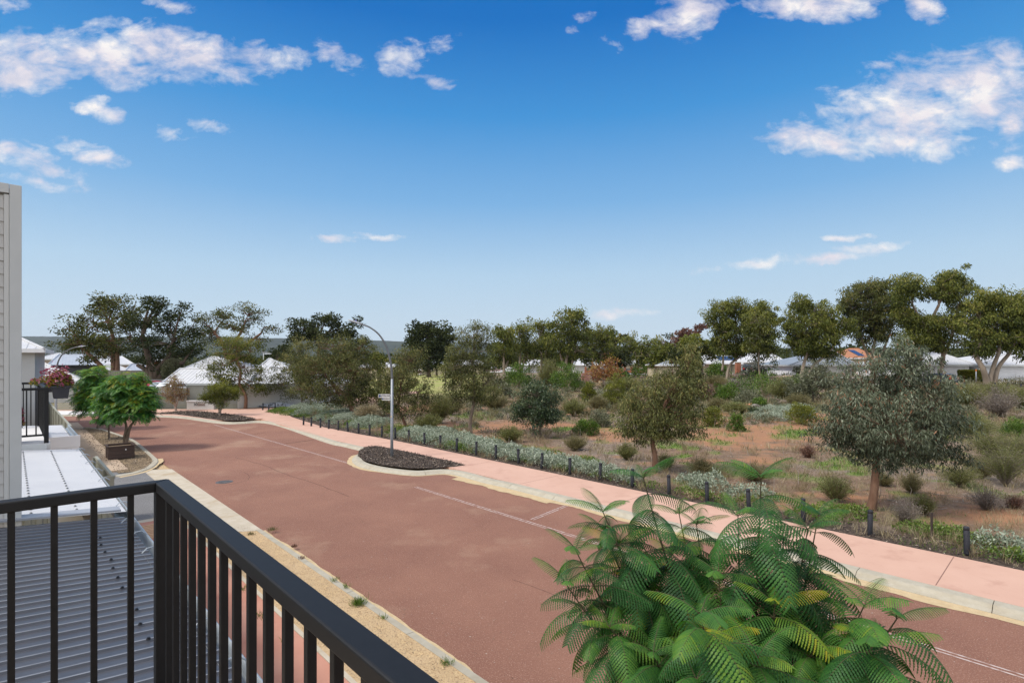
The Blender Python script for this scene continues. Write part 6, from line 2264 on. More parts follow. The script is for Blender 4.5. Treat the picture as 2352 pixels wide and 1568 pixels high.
# small trees standing in the bush further off
tree('small_tree', 'dark small tree with crooked trunk left of the big silver gum', (1868, 925),
     [(1835, 880, 34, 24, 0), (1875, 870, 36, 26, 0), (1905, 880, 24, 22, 0), (1860, 895, 40, 16, 0), (1880, 848, 24, 14, 0)], [[(1868, 925), (1866, 908), (1862, 890)]], .12, 'greygreen', M_bark_d, .5, 44, .24, .08, seed=301, group=GS, style='spray')
tree('small_tree', 'grey leaved small tree in front of the side street', (1741, 874),
     [(1740, 848, 28, 18, 0), (1755, 858, 20, 14, 0), (1728, 862, 18, 12, 0)], [[(1741, 874), (1741, 862), (1740, 850)]], .12, 'greygreen', M_bark_g, .9, 44, .40, .14, seed=302, group=GS, style='spray')
tree('small_tree', 'autumn coloured tree with pale grey trunk by the brick retaining wall', (1386, 893),
     [(1385, 845, 30, 20, 0), (1405, 858, 26, 18, 0), (1368, 862, 22, 16, 0), (1398, 835, 18, 10, 0)], [[(1386, 893), (1386, 875), (1384, 860)]], .20, 'autumn', M_bark_p, .9, 36, .40, .16, seed=303, group=GS, style='spray')
tree('small_tree', 'thin leaved park tree on the lawn, nearer one', (1022, 893),
     [(1023, 852, 20, 16, 0), (1015, 864, 16, 10, 0)], [[(1022, 893), (1023, 872), (1023, 855)]], .10, 'yellowgreen', M_bark_d, .8, 16, .36, .15, seed=304, style='spray')
tree('small_tree', 'thin leaved park tree on the lawn, further one', (1041, 881),
     [(1042, 845, 20, 18, 0), (1035, 855, 14, 10, 0)], [[(1041, 881), (1041, 865), (1041, 850)]], .13, 'gumgreen', M_bark_d, 1.0, 20, .5, .2, seed=305, style='spray')
tree('small_tree', 'small gum right of the white parked car', (1258, 862),
     [(1258, 832, 22, 12, 0), (1245, 840, 14, 10, 0), (1215, 843, 14, 10, 0)], [[(1258, 862), (1257, 850), (1256, 838)]], .15, 'yellowgreen', M_bark_w, 1.2, 26, .6, .25, seed=306, style='spray')
tree('small_tree', 'leafy sapling right of the broad bush by the boulder wall', (1905, 862),
     [(1895, 838, 26, 16, 0), (1915, 846, 22, 14, 0)], [[(1905, 862), (1903, 852), (1900, 842)]], .12, 'yellowgreen', M_bark_g, .8, 40, .36, .14, seed=307, group=GS, style='up')
tree('small_tree', 'grey green sapling above the boulder wall', (1850, 868),
     [(1842, 852, 22, 14, 0), (1860, 858, 18, 10, 0)], [[(1850, 868), (1849, 860), (1848, 854)]], .12, 'greygreen', M_bark_g, .8, 40, .36, .14, seed=308, group=GS, style='up')

# ================================================================ groundcovers, litter, weeds, mulch chips
def cover(name, leaf, spots, ll, lw, n_per, seed, hgt=.20):
    """mounds: (px,py,rx,ry) in photo pixels on the ground"""
    r = np.random.default_rng(seed)
    P_, A_, L_, W_, T_ = [], [], [], [], []
    for (px, py, rx, ry) in spots:
        c = G(px, py)
        f_, n_ = G(px, py - ry), G(px, py + ry)
        ra, rb = rx * c.y / F, (f_.y - n_.y) / 2
        m = int(n_per * ra * rb)
        q = r.uniform(0, 1, m) ** .5
        th = r.uniform(0, 2 * math.pi, m)
        x, y = c.x + ra * q * np.cos(th), c.y + rb * q * np.sin(th)
        bb = CA * x + SA * y
        ok = (bb > 16.50 + r.normal(0, .12, m))
        x, y, q = x[ok], y[ok], q[ok]
        lump = fbm(x * 1.9, y * 1.9, seed, 3)
        h = hgt * np.clip(1.25 - q ** 2, .15, 1) * (.35 + 1.1 * lump)
        z = bush_z(x, y) + h * r.uniform(.35, 1, len(x))
        keep = r.random(len(x)) < np.clip((lump - .30) * 6, .05, 1)
        x, y, z, lump = x[keep], y[keep], z[keep], lump[keep]
        P_.append(np.stack([x, y, z], 1))
        m = len(x)
        A_.append(r.normal(0, .7, (m, 3)) + np.array([0, 0, .55]))
        L_.append(ll * r.uniform(.6, 1.3, m)); W_.append(lw * r.uniform(.7, 1.3, m))
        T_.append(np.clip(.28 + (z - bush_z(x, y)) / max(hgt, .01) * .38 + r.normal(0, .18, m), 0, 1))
    o = leaves_np(name, np.vstack(P_), np.vstack(A_), np.concatenate(L_), np.concatenate(W_), np.concatenate(T_), LM[leaf], r=r)
    tag(o, kind='stuff')


SILV = [(735, 945, 40, 9), (775, 957, 38, 9), (800, 965, 34, 9), (700, 940, 26, 7), (840, 975, 30, 9), (870, 978, 24, 7), (960, 1000, 44, 13), (1005, 1008, 46, 14), (1050, 1018, 40, 13), (1085, 1030, 34, 12), (1125, 1040, 44, 15), (1165, 1050, 44, 15), (1215, 1062, 46, 17), (1262, 1075, 46, 17), (1310, 1085, 46, 17), (1355, 1095, 40, 15), (1400, 1105, 44, 15), (1440, 1108, 30, 12), (1590, 1122, 40, 9), (1640, 1130, 40, 10), (1620, 1112, 40, 8),
        (2290, 1270, 60, 12), (2340, 1285, 50, 14), (1790, 950, 50, 8), (1830, 943, 30, 6), (1760, 962, 40, 7), (1725, 1150, 50, 12)]
GRN = [(930, 993, 26, 7), (985, 1012, 22, 7), (1105, 1043, 22, 8), (1190, 1066, 24, 8), (1290, 1088, 24, 8), (1375, 1108, 26, 8), (820, 974, 22, 6), (745, 958, 20, 6), (660, 945, 30, 7), (690, 948, 34, 8), (640, 945, 16, 5), (715, 953, 26, 6), (1040, 1034, 36, 10), (1075, 1040, 26, 9), (1135, 1022, 20, 5), (1270, 1050, 26, 7), (1345, 1072, 40, 10), (1430, 1128, 40, 9), (1470, 1134, 34, 8), (1570, 1148, 60, 11), (1640, 1158, 50, 11), (1500, 1128, 30, 9), (1700, 1165, 50, 12), (1920, 1190, 60, 15), (1960, 1188, 36, 14), (1860, 1195, 50, 12), (2120, 1228, 56, 14), (2180, 1240, 46, 14), (2250, 1262, 40, 12), (2300, 1290, 50, 14), (2345, 1300, 40, 12), (900, 990, 20, 6), (760, 962, 24, 6)]
cover('silver_groundcover', 'silverbush', [(a, b, c * 1.1, e * 1.35) for a, b, c, e in SILV], .095, .036, 2300, 401, .50)
cover('green_groundcover', 'greencover', [(a, b, c * 1.1, e * 1.2) for a, b, c, e in GRN], .085, .036, 1700, 402, .30)


def scatter_bush(n, dmin, dmax, r, az0=-.40, az1=1.0):
    az = r.uniform(az0, az1, n)
    d = np.sqrt(r.uniform(dmin ** 2, dmax ** 2, n)) if dmax < 60 else np.exp(r.uniform(math.log(dmin), math.log(dmax), n))
    x, y = az * d, d
    b = CA * x + SA * y
    k = b > 16.2
    return x[k], y[k]


def litter():
    r = np.random.default_rng(411)
    x, y = scatter_bush(190000, 9, 48, r)
    o_, g_, l_, m_, gr = bush_masks(x, y)
    k = r.random(len(x)) < np.clip(.30 + .6 * gr - .65 * o_ - .5 * g_ + .3 * m_, .04, 1) * np.clip((fbm(x * .8, y * .8, 91) - .28) * 3, .12, 1)
    x, y = x[k], y[k]
    n = len(x)
    pos = np.stack([x, y, bush_z(x, y) + r.uniform(.004, .03, n)], 1)
    ax = np.stack([r.normal(size=n), r.normal(size=n), r.normal(0, .25, n)], 1)
    nr = np.stack([r.normal(0, .35, n), r.normal(0, .35, n), np.ones(n)], 1)
    s = np.clip(y / 22, .7, 1.6)
    o = leaves_np('leaf_litter', pos, ax, r.uniform(.05, .15, n) * s, r.uniform(.012, .03, n) * s, r.uniform(0, 1, n) ** 1.2, LM['litter'], nrm=nr, r=r)
    tag(o, kind='stuff')


litter()


def sticks():
    rr = random.Random(44)
    mb = MB()
    for k in range(420):
        az, d = rr.uniform(-.3, .95), rr.uniform(11, 44)
        x, y = az * d, d
        if CA * x + SA * y < 17.2:
            continue
        L = rr.uniform(.2, .9)
        a = rr.uniform(0, 6.3)
        z = float(bush_z(np.array(x), np.array(y))) + .015
        if rr.random() < .3:      # a thin dead upright stem
            e = Vector((x + rr.gauss(0, .1), y + rr.gauss(0, .1), z + L))
        else:
            e = Vector((x + math.cos(a) * L, y + math.sin(a) * L, z + rr.uniform(0, .10)))
        s_ = Vector((x, y, z))
        mb.tube([s_, s_.lerp(e, .5) + Vector((rr.gauss(0, .04), rr.gauss(0, .04), rr.uniform(0, .04))), e], [.012, .010, .005], 4, cap=False)
    tag(mb.build('fallen_sticks', mat('bleached_sticks', (0.30, 0.26, 0.22), (0.16, 0.12, 0.095), 3, rough=.9), fix=False), kind='stuff')


sticks()


def weeds():
    r = np.random.default_rng(412)
    x, y = scatter_bush(150000, 9, 60, r)
    o_, g_, l_, m_, gr = bush_masks(x, y)
    k = r.random(len(x)) < g_ * .85
    x, y = x[k], y[k]
    n = len(x)
    pos = np.stack([x, y, bush_z(x, y)], 1)
    ax = np.stack([r.normal(0, .5, n), r.normal(0, .5, n), np.ones(n)], 1)
    s = np.clip(y / 18, .8, 2.2)
    o = leaves_np('green_weeds', pos, ax, r.uniform(.05, .14, n) * s, .022 * s, np.clip(r.normal(.6, .22, n), 0, 1), LM['bright'], r=r)
    tag(o, kind='stuff')
    # dry stalks and grass clumps all over the reserve
    cx, cy = scatter_bush(7200, 10, 75, r)
    o_, g_, l_, m_, gr = bush_masks(cx, cy)
    k = (r.random(len(cx)) < .75 - .6 * o_) & (l_ < .3)
    cx, cy = cx[k], cy[k]
    m = 15
    n = len(cx) * m
    sz = np.repeat(r.uniform(.12, .42, len(cx)) * np.clip(.75 + cy / 60, .8, 1.8), m)
    kk = np.repeat(np.arange(len(cx)), m)
    x = cx[kk] + r.normal(0, .05, n) * (1 + sz)
    y = cy[kk] + r.normal(0, .05, n) * (1 + sz)
    pos = np.stack([x, y, bush_z(x, y)], 1)
    ax = np.stack([r.normal(0, .38, n), r.normal(0, .38, n), np.ones(n)], 1)
    o = leaves_np('dry_stalks', pos, ax, sz * r.uniform(.6, 1.3, n), np.clip(.010 * cy[kk] / 16, .008, .035), np.clip(np.repeat(r.uniform(0, .8, len(cx)), m) + r.normal(0, .1, n), 0, 1), LM['straw'], r=r)
    tag(o, kind='stuff')
    # low heathy scrub that fills the middle distance
    cx, cy = scatter_bush(2900, 32, 115, r, -.2, 1.05)
    o_, g_, l_, m_, gr = bush_masks(cx, cy)
    k = (r.random(len(cx)) < np.clip((fbm(cx * .09, cy * .09, 55) - .36) * 2.4 + sstep(36, 52, cy) * .7, 0, 1)) & (l_ < .3) & (o_ < .55)
    az = cx / cy
    k &= ~((az < -0.10) & (cy < 60))
    cx, cy = cx[k], cy[k]
    n = len(cx)
    rad = r.uniform(.25, .8, n) * np.clip(cy / 60, .42, 1.5)
    C = np.stack([cx, cy, bush_z(cx, cy) + rad * .35], 1)
    pos, ax, L, W, t = clump_leaves(C, rad, 60, 'up', .20, .045, r, flat=.65, tintbase=r.uniform(.2, .8, n))
    pos[:, 2] = np.maximum(pos[:, 2], bush_z(pos[:, 0], pos[:, 1]))
    s = np.clip(pos[:, 1] / 40, .8, 2.5)
    half = np.repeat(r.random(n) < .48, 60)
    o = leaves_np('low_scrub', pos[half], ax[half], (L * s)[half], (W * s)[half], t[half], LM['greygreen'], r=r)
    tag(o, kind='stuff')
    o = leaves_np('dry_scrub', pos[~half], ax[~half], (L * s)[~half], (W * s * .8)[~half], t[~half], LM['brush'], r=r)
    tag(o, kind='stuff')


weeds()


def chips(name, poly, z, n, seed, size=.07, big=1.0):
    """bark chips scattered inside a polygon"""
    r = np.random.default_rng(seed)
    pl = np.array([p[:2] for p in poly])
    lo, hi = pl.min(0), pl.max(0)
    x, y = r.uniform(lo[0], hi[0], n * 3), r.uniform(lo[1], hi[1], n * 3)
    ins = np.zeros(len(x), bool)
    for i in range(len(pl)):
        (x0, y0), (x1, y1) = pl[i], pl[(i + 1) % len(pl)]
        c = ((y0 > y) != (y1 > y)) & (x < (x1 - x0) * (y - y0) / (y1 - y0 + 1e-12) + x0)
        ins ^= c
    x, y = x[ins][:n], y[ins][:n]
    n = len(x)
    pos = np.stack([x, y, z + r.uniform(0, .03, n)], 1)
    ax = np.stack([r.normal(size=n), r.normal(size=n), r.normal(0, .35, n)], 1)
    nr = np.stack([r.normal(0, .5, n), r.normal(0, .5, n), np.ones(n)], 1)
    o = leaves_np(name, pos, ax, size * r.uniform(.6, 1.8, n) * big, size * .42 * r.uniform(.6, 1.3, n) * big, r.uniform(0, 1, n) ** 1.5, LM['chip'], nrm=nr, r=r)
    tag(o, kind='stuff')


chips('mulch_chips', px2(isl1_px), .132, 8000, 421)
chips('mulch_chips', px2(isl2_px), .132, 5000, 422, big=1.5)
chips('mulch_chips', ab2([(-6, 16.04), (-6, 17.1), (12, 17.0), (28, 16.9), (36, 16.4), (36, 15.75), (27, 16.0), (12, 16.04)]), .09, 24000, 423)
chips('bed_litter', px2(BEDPX), .080, 9000, 424, size=.06)
# grass tufts on the sand verge
def tufts():
    r = np.random.default_rng(431)
    for j, (px, py, rad, n, hh, lf) in enumerate([(822, 1388, .13, 300, .16, 'bright'), (770, 1335, .08, 40, .14, 'greencover'), (798, 1350, .07, 40, .13, 'greencover'), (1025, 1525, .10, 90, .10, 'bright'), (625, 1218, .13, 160, .12, 'brush'), (880, 1420, .08, 50, .09, 'greencover'), (575, 1228, .10, 90, .10, 'brush'), (676, 1256, .06, 110, .10, 'deadbrown'), (694, 1282, .09, 80, .06, 'deadbrown'), (600, 1415, .15, 60, .12, 'greencover'), (560, 1355, .12, 50, .12, 'greencover'), (660, 1470, .1, 40, .1, 'greencover')]):
        c = G(px, py, .06)
        x = c.x + r.normal(0, rad * .5, n); y = c.y + r.normal(0, rad * .5, n)
        pos = np.stack([x, y, np.full(n, .06)], 1)
        ax = np.stack([r.normal(0, .55, n), r.normal(0, .55, n), np.ones(n)], 1)
        o = leaves_np('grass_tuft', pos, ax, hh * r.uniform(.5, 1.2, n), .008, r.uniform(.2, 1, n), LM[lf], r=r)
        w_ = ('thickest bright grass tuft on the sand by the kerb', 'thin green weed on the kerb edge, upper one', 'thin green weed on the kerb edge, lower one', 'grass tuft on the sand at the bottom of the picture', 'dry weedy tuft at the end of the concrete strip', 'sparse weed right below the bright grass tuft', 'dry weed patch by the railing at the concrete strip', 'dark dead twig heap on the sand, upper one', 'dark dead twig heap on the sand, lower one', 'green weed on sand seen between the balusters, lower one', 'green weed on sand seen between the balusters, upper one', 'green weed on sand seen between the balusters, lowest one')[j]
        tag(o, w_, 'grass tuft', 'weeds on the sand verge')
    # crumbs and twigs on the sand
    n = 7000
    a, b = r.uniform(-8, 16, n), r.uniform(3.65, 4.82, n)
    v = np.array([list(AB(i, j, .066)) for i, j in zip(a, b)])
    ax = np.stack([r.normal(size=n), r.normal(size=n), r.normal(0, .2, n)], 1)
    o = leaves_np('sand_litter', v, ax, r.uniform(.012, .05, n), r.uniform(.005, .011, n), r.uniform(0, .9, n), LM['litter'], nrm=np.tile([0, 0, 1.0], (n, 1)) + r.normal(0, .3, (n, 3)), r=r)
    tag(o, kind='stuff')
    n = 6000
    a, b = r.uniform(-5, 40, n), r.uniform(5.2, 13, n)
    v = np.array([list(AB(i, j, .004)) for i, j in zip(a, b)])
    ax = np.stack([r.normal(size=n), r.normal(size=n), np.zeros(n)], 1)
    o = leaves_np('road_litter', v, ax, r.uniform(.012, .05, n), r.uniform(.006, .016, n), np.clip(r.normal(.7, .3, n), 0, 1), LM['litter'], nrm=np.tile([0, 0, 1.0], (n, 1)) + r.normal(0, .1, (n, 3)), r=r)
    tag(o, kind='stuff')


tufts()

# ================================================================ rocks, log, gravel patch, tarpaulin
def blob(name, label, c, rx, ry, rz, m, seed, cat, group=None, jag=.25):
    bm = bmesh.new()
    bmesh.ops.create_icosphere(bm, subdivisions=3, radius=1)
    r = np.random.default_rng(seed)
    o1, o2 = r.uniform(0, 50, 2)
    for v in bm.verts:
        k = 1 + jag * (float(fbm(np.array(v.co.x * 1.2 + o1), np.array(v.co.y * 1.2 + v.co.z * 1.7 + o2), seed)) - .5) * 2
        v.co = Vector((v.co.x * rx * k, v.co.y * ry * k, v.co.z * rz * k))
    me = bpy.data.meshes.new(name)
    bm.to_mesh(me); bm.free()
    me.materials.append(m)
    me.polygons.foreach_set('use_smooth', [True] * len(me.polygons))
    o = bpy.data.objects.new(name, me)
    COL.objects.link(o)
    o.location = c
    return tag(o, label, cat, group)


M_rock = mat('grey_granite', (0.17, 0.145, 0.13), (0.25, 0.22, 0.20), 3, rough=.9, bump=.4, bscale=14)
M_redrock = mat('orange_laterite', (0.38, 0.15, 0.07), (0.48, 0.24, 0.14), 3, rough=.95, bump=.6, bscale=12)
M_pinkrock = mat('pinkish_limestone', (0.36, 0.25, 0.21), (0.44, 0.33, 0.28), 2, rough=.95, bump=.5, bscale=8)
c = G(1734, 939); blob('boulder', 'rounded grey boulder beside the dark green hummock', c + Vector((0, 0, .15)), .50, .4, .30, M_rock, 1, 'boulder')
c = G(1765, 934); blob('boulder', 'flat grey boulder right of the dark green hummock', c + Vector((0, 0, .05)), .45, .4, .20, M_rock, 2, 'boulder')
r_ = random.Random(8)
for i in range(26):
    x = 1662 + i * 2.75
    c = G(x + r_.uniform(-2, 2), 936 + r_.uniform(-3, 3))
    blob('laterite_rock', 'lumpy orange rock in the low heap behind the ball bushes', c + Vector((0, 0, .10)), r_.uniform(.14, .30), r_.uniform(.14, .26), r_.uniform(.10, .22), M_redrock, 30 + i, 'rock', 'orange rock heap')
root = empty('driftwood_log', G(1797, 930), 'weathered grey brown log lying under the small dark tree', 'log')
mb = MB(); mb.smooth = True
a_, b_ = G(1775, 934), G(1822, 931)
mb.tube([a_ + Vector((0, 0, .1)), a_.lerp(b_, .4) + Vector((0, 0, .42)), a_.lerp(b_, .8) + Vector((0, .2, .38)), b_ + Vector((0, .3, .10))], [.10, .17, .15, .07], 9)
mb.tube([a_.lerp(b_, .4) + Vector((0, 0, .40)), a_.lerp(b_, .25) + Vector((-.2, 0, .75))], [.08, .03], 6)
part('stem', mb, M_bark_g, root)
for row in range(2):
    for i in range(17):
        x = 1767 + i * 3.4 + row * 1.7
        c = G(x, 873.8, 0.25)
        blob('wall_boulder', 'pinkish block in the boulder retaining wall by the far road, %s row' % ('lower', 'upper')[row], c + Vector((0, .3 * row, .15 + .42 * row)), r_.uniform(.20, .30), .25, .24, M_pinkrock, 70 + i + row * 20, 'boulder', 'boulders of the retaining wall')
# crumpled silver tarpaulin
root = empty('tarpaulin', G(640, 937), 'crumpled silver tarpaulin lying against the rendered wall', 'tarpaulin')
n = 46
c0 = G(640, 937)
px = c0.y / F
co, q = [], []
ii, jj = np.meshgrid(np.linspace(-1, 1, n), np.linspace(-1, 1, 20), indexing='ij')
hz = (fbm(ii * 4.2 + 3, jj * 2.6 + 1, 12, 4) ** 1.5) * 1.5 * np.clip(1.15 - np.abs(ii) ** 3, 0, 1) * np.clip(1.1 - np.abs(jj) ** 2.5, 0, 1) + np.abs(fbm(ii * 9, jj * 5, 15, 3) - .5) * .5
X = ii * 41 * px
Y = jj * .75
Z = .15 + hz * 13 * px * .9
co = np.stack([X, Y, Z], -1).reshape(-1, 3)
a, b = np.meshgrid(np.arange(n - 1), np.arange(19), indexing='ij')
q = np.stack([a * 20 + b, (a + 1) * 20 + b, (a + 1) * 20 + b + 1, a * 20 + b + 1], -1).reshape(-1, 4)
mesh_np('sheet', co, 4, q.ravel(), mat('silver_tarp', (0.30, 0.33, 0.37), (0.05, 0.055, 0.065), 3.0, rough=.35, lo=.50, hi=.62), root)
# ================================================================ houses
M_cream_w = mat('cream_house_wall', (0.42, 0.36, 0.25), (0.46, 0.40, 0.29), .5, rough=.85)
M_greyw = mat('grey_weatherboard', (0.36, 0.37, 0.37), (0.40, 0.41, 0.41), .6, rough=.7)
M_greyroof = mat('mid_grey_roof', (0.20, 0.22, 0.24), (0.235, 0.255, 0.275), .8, rough=.45)
M_blueroof = mat('pale_blue_grey_roof', (0.34, 0.37, 0.41), (0.38, 0.41, 0.45), .8, rough=.45)
M_tile = mat('orange_roof_tiles', (0.36, 0.165, 0.085), (0.29, 0.125, 0.065), 2, rough=.85, bump=.5, bscale=4)
M_pinkw = mat('pinkish_house_wall', (0.42, 0.34, 0.29), (0.46, 0.38, 0.33), .5, rough=.85)
M_solar = mat('solar_panel_blue', (0.03, 0.045, 0.10), rough=.15, spec=.6)
M_dark = mat('dark_opening', (0.015, 0.016, 0.018), rough=.6)
M_garage = mat('white_garage_door', (0.60, 0.60, 0.61), (0.56, 0.56, 0.57), 1, rough=.5)


def house(label, x0, x1, base, eave, ridge, rx, dp, d=None, wall=None, roof=None, yaw=0.0, over=.55, wins=(), gar=(), name='house', gable=False, fascia=None, solar=None, group=None, ribs=True):
    """front wall between photo x0..x1; base/eave/ridge are photo y; rx ridge ends in photo x"""
    if d is None:
        d = G((x0 + x1) / 2, base).y
    if yaw == 0.0 and x1 < 440:
        yaw = R(38)
    c = Vector((((x0 + x1) / 2 - CX) / F * d, d, 0))
    z0 = float(T(c.x, c.y)) - .3
    ze = EYE + (HY - eave) / F * d
    cy_, sy_ = math.cos(yaw), math.sin(yaw)

    def usolve(px, v=0.0):
        k = (px - CX) / F
        x_, y_ = c.x - sy_ * v, c.y + cy_ * v
        return (k * y_ - x_) / (cy_ - k * sy_)

    def zat(py, u, v=0.0):
        return EYE + (HY - py) / F * (c.y + sy_ * u + cy_ * v)
    ul, ur = usolve(x0), usolve(x1)
    c = c + Vector((cy_, sy_, 0)) * ((ul + ur) / 2)
    hw = (ur - ul) / 2
    root = empty(name, Vector((c.x, c.y, z0)), label, 'house', group)
    X = Vector((math.cos(yaw), math.sin(yaw), 0)); Y = Vector((-X.y, X.x, 0)); Z = Vector((0, 0, 1))
    A3 = (X, Y, Z)

    def at(u, v, z):
        return Vector((c.x, c.y, 0)) + X * u + Y * v + Z * z
    wall = wall or M_render
    roof = roof or M_whiteroof
    mb = MB()
    mb.box(at(0, dp / 2, (z0 + ze - .10) / 2), (hw, dp / 2, (ze - .10 - z0) / 2), A3)
    wo = part('wall', mb, wall, root)
    dr = c.y + cy_ * dp / 2
    zr = EYE + (HY - ridge) / F * dr
    zr = max(zr, ze + .4)
    r0, r1 = usolve(rx[0], dp / 2), usolve(rx[1], dp / 2)
    r0, r1 = max(min(r0, hw - .2), -hw), max(min(r1, hw), -hw + .2)
    e0, e1, f0, f1 = -hw - over, hw + over, -over, dp + over
    if gable:
        r0, r1 = e0, e1
    vs = [at(e0, f0, ze), at(e1, f0, ze), at(e1, f1, ze), at(e0, f1, ze), at(r0, dp / 2, zr), at(r1, dp / 2, zr)]
    mb = MB()
    mb.add(vs, [(0, 1, 5, 4), (1, 2, 5), (2, 3, 4, 5), (3, 0, 4), (3, 2, 1, 0)])
    if ribs:
        # standing ribs following the fall of the front slope
        nrm = (vs[1] - vs[0]).cross(vs[4] - vs[0]).normalized()
        nr_ = int((e1 - e0) / .42)
        for i in range(1, nr_):
            u = e0 + (e1 - e0) * i / nr_
            if r0 <= u <= r1:
                t = 1
            elif u < r0:
                t = (u - e0) / max(r0 - e0, .01)
            else:
                t = (e1 - u) / max(e1 - r1, .01)
            p, q = at(u, f0, ze), at(u, f0 + (dp / 2 - f0) * t, ze + (zr - ze) * t)
            mb.prism([p - X * .02 + nrm * .0, p + X * .02, q + X * .02, q - X * .02], nrm * .03)
    ro = part('roof', mb, roof, root)
    mb = MB(); mb.smooth = False
    for p, q in ((vs[4], vs[5]), (vs[0], vs[4]), (vs[1], vs[5])):
        if (p - q).length > .2:
            mb.tube([p + Z * .03, q + Z * .03], .09, 6)
    sub('ridge_capping', mb, roof, root, ro)
    mb = MB()
    mb.box(at(0, f0 - .03, ze - .10), ((e1 - e0) / 2, .05, .12), A3)
    mb.box(at(e0 - .03, dp / 2, ze - .10), (.05, (f1 - f0) / 2 - .06, .12), A3)
    mb.box(at(e1 + .03, dp / 2, ze - .10), (.05, (f1 - f0) / 2 - .06, .12), A3)
    part('gutter', mb, fascia or M_white, root)
    px = d / F
    for (wx0, wx1, wy0, wy1, mm) in wins:
        u0, u1 = usolve(wx0), usolve(wx1)
        za, zb = zat(wy1, u0), zat(wy0, u0)
        mb = MB(); mb.box(at((u0 + u1) / 2, -.02, (za + zb) / 2), ((u1 - u0) / 2, .03, (zb - za) / 2), A3)
        wn_ = part('window', mb, {'g': M_glass, 'd': M_dark, 'c': M_cream_w}[mm], root)
        mb = MB()
        for (a, b, s, t) in (((u0 + u1) / 2, za, (u1 - u0) / 2 + .05, .04), ((u0 + u1) / 2, zb, (u1 - u0) / 2 + .05, .04)):
            mb.box(at(a, -.045, b), (s, .02, t), A3)
        sub('frame', mb, M_white, root, wn_)
    for (gx0, gx1, gy0, gy1) in gar:
        u0, u1 = usolve(gx0), usolve(gx1)
        za, zb = zat(gy1, u0), zat(gy0, u0)
        mb = MB()
        k = 5
        for i in range(k):
            h = (zb - za) / k
            mb.box(at((u0 + u1) / 2, -.03, za + h * (i + .5)), ((u1 - u0) / 2, .03, h / 2 - .012), A3)
        part('garage_door', mb, M_garage, root)
    if solar:
        mb = MB()
        nrm = (vs[1] - vs[0]).cross(vs[4] - vs[0]).normalized()
        s0, s1, t0, t1 = solar
        P_ = lambda s, t: at(e0 + (e1 - e0) * s, f0 + (dp / 2 - f0) * t, ze + (zr - ze) * t) + nrm * .06
        mb.prism([P_(s0, t0), P_(s1, t0), P_(s1, t1), P_(s0, t1)], nrm * .04)
        part('solar_panel', mb, M_solar, root)
    return root


WR = 'white roofed houses left of the corner'
house('two storey grey weatherboard terrace end with white hip roof', -70, 80, 985, 801, 766, (-40, 20), 9, d=33, wall=M_greyw, over=.45, ribs=True, group='terrace row')
house('large white hip roof over a pale garage wall behind the slat gate', 30, 186, 930, 880, 830, (20, 92), 12, d=60, wall=mat('pale_boards', (0.44, 0.44, 0.44), (0.48, 0.48, 0.48), .8), fascia=M_trim, group=WR)
house('white roof with dark eave behind the street lamp', 120, 232, 905, 838, 814, (136, 190), 12, d=86, wall=mat('charcoal_wall', (0.06, 0.06, 0.065), rough=.8), roof=M_blueroof, fascia=M_dark, group=WR)  # fascia and wall take dark colours
house('white pyramid roof furthest left under the hills', 88, 150, 890, 824, 811, (130, 138), 12, d=110, wall=M_pinkw, group=WR)
house('long white roof low behind the leftmost tall tree', 196, 300, 890, 836, 818, (215, 280), 14, d=112, wall=M_pinkw, group=WR)
house('white roof with pinkish wall left of the dark spreading tree', 236, 300, 880, 856, 838, (240, 268), 9, d=78, wall=M_pinkw, group=WR)
house('blue grey roof with pinkish wall behind the tan fence', 296, 342, 875, 853, 836, (302, 322), 9, d=80, wall=M_pinkw, roof=M_blueroof, group=WR)
house('broad white roof behind the dark spreading tree', 330, 420, 880, 850, 826, (345, 405), 12, d=92, wall=M_cream_w, group=WR)
house('large white roof with two vents above the corner house', 426, 530, 895, 850, 819, (452, 500), 14, d=80, wall=M_cream_w, group=WR)
house('corner house with white gabled roof and dark verandah', 388, 560, 935, 880, 847, (404, 520), 5.5, d=58, wall=mat('pale_blue_grey_wall', (0.42, 0.43, 0.46), (0.46, 0.47, 0.50), .7), gable=True, over=.5, fascia=M_trim, wins=((520, 536, 884, 912, 'g'), (546, 575, 884, 915, 'd')))
house('steep white roof with antenna behind the bent red trunk tree', 560, 720, 935, 884, 824, (580, 612), 12, d=58, wall=M_render)
house('white roof glimpsed under the lamp arm', 830, 905, 870, 842, 831, (845, 890), 10, d=130, wall=M_cream_w, group='distant houses')
house('grey roofed cream house beyond the park lawn', 968, 1022, 858, 838, 828, (976, 1008), 10, d=170, wall=M_cream_w, roof=M_blueroof, wins=((988, 994, 842, 850, 'g'),), group='distant houses')
house('white roofed house behind the slender gum', 1040, 1110, 856, 838, 827, (1050, 1100), 12, d=180, wall=M_cream_w, group='distant houses')
house('pale house with blue garage behind the white car gums', 1196, 1268, 852, 838, 826, (1210, 1250), 12, d=200, wall=mat('pale_grey_house_wall', (0.40, 0.40, 0.40), rough=.8), gar=((1200, 1216, 842, 848),), group='distant houses')
house('white walled house with dark door and red curtain behind the brick fence', 1318, 1400, 850, 838, 824, (1330, 1390), 12, d=195, wall=mat('white_house_wall', (0.55, 0.54, 0.52), rough=.8), wins=((1352, 1359, 840, 850, 'd'),), group='distant houses')
house('white roofed house behind the slim pale stemmed gum', 1425, 1520, 852, 836, 824, (1440, 1510), 12, d=190, wall=M_cream_w, group='distant houses')
house('pale blue roof peeping left of the two lobed gum', 1520, 1610, 862, 838, 820, (1545, 1580), 12, d=120, wall=M_cream_w, roof=M_blueroof)
house('long white roof with solar panels behind the grey steel fence', 1606, 1700, 856, 834, 816, (1600, 1680), 12, d=128, wall=M_cream_w, wins=((1664, 1674, 838, 846, 'c'),), solar=(.55, .95, .35, .85))
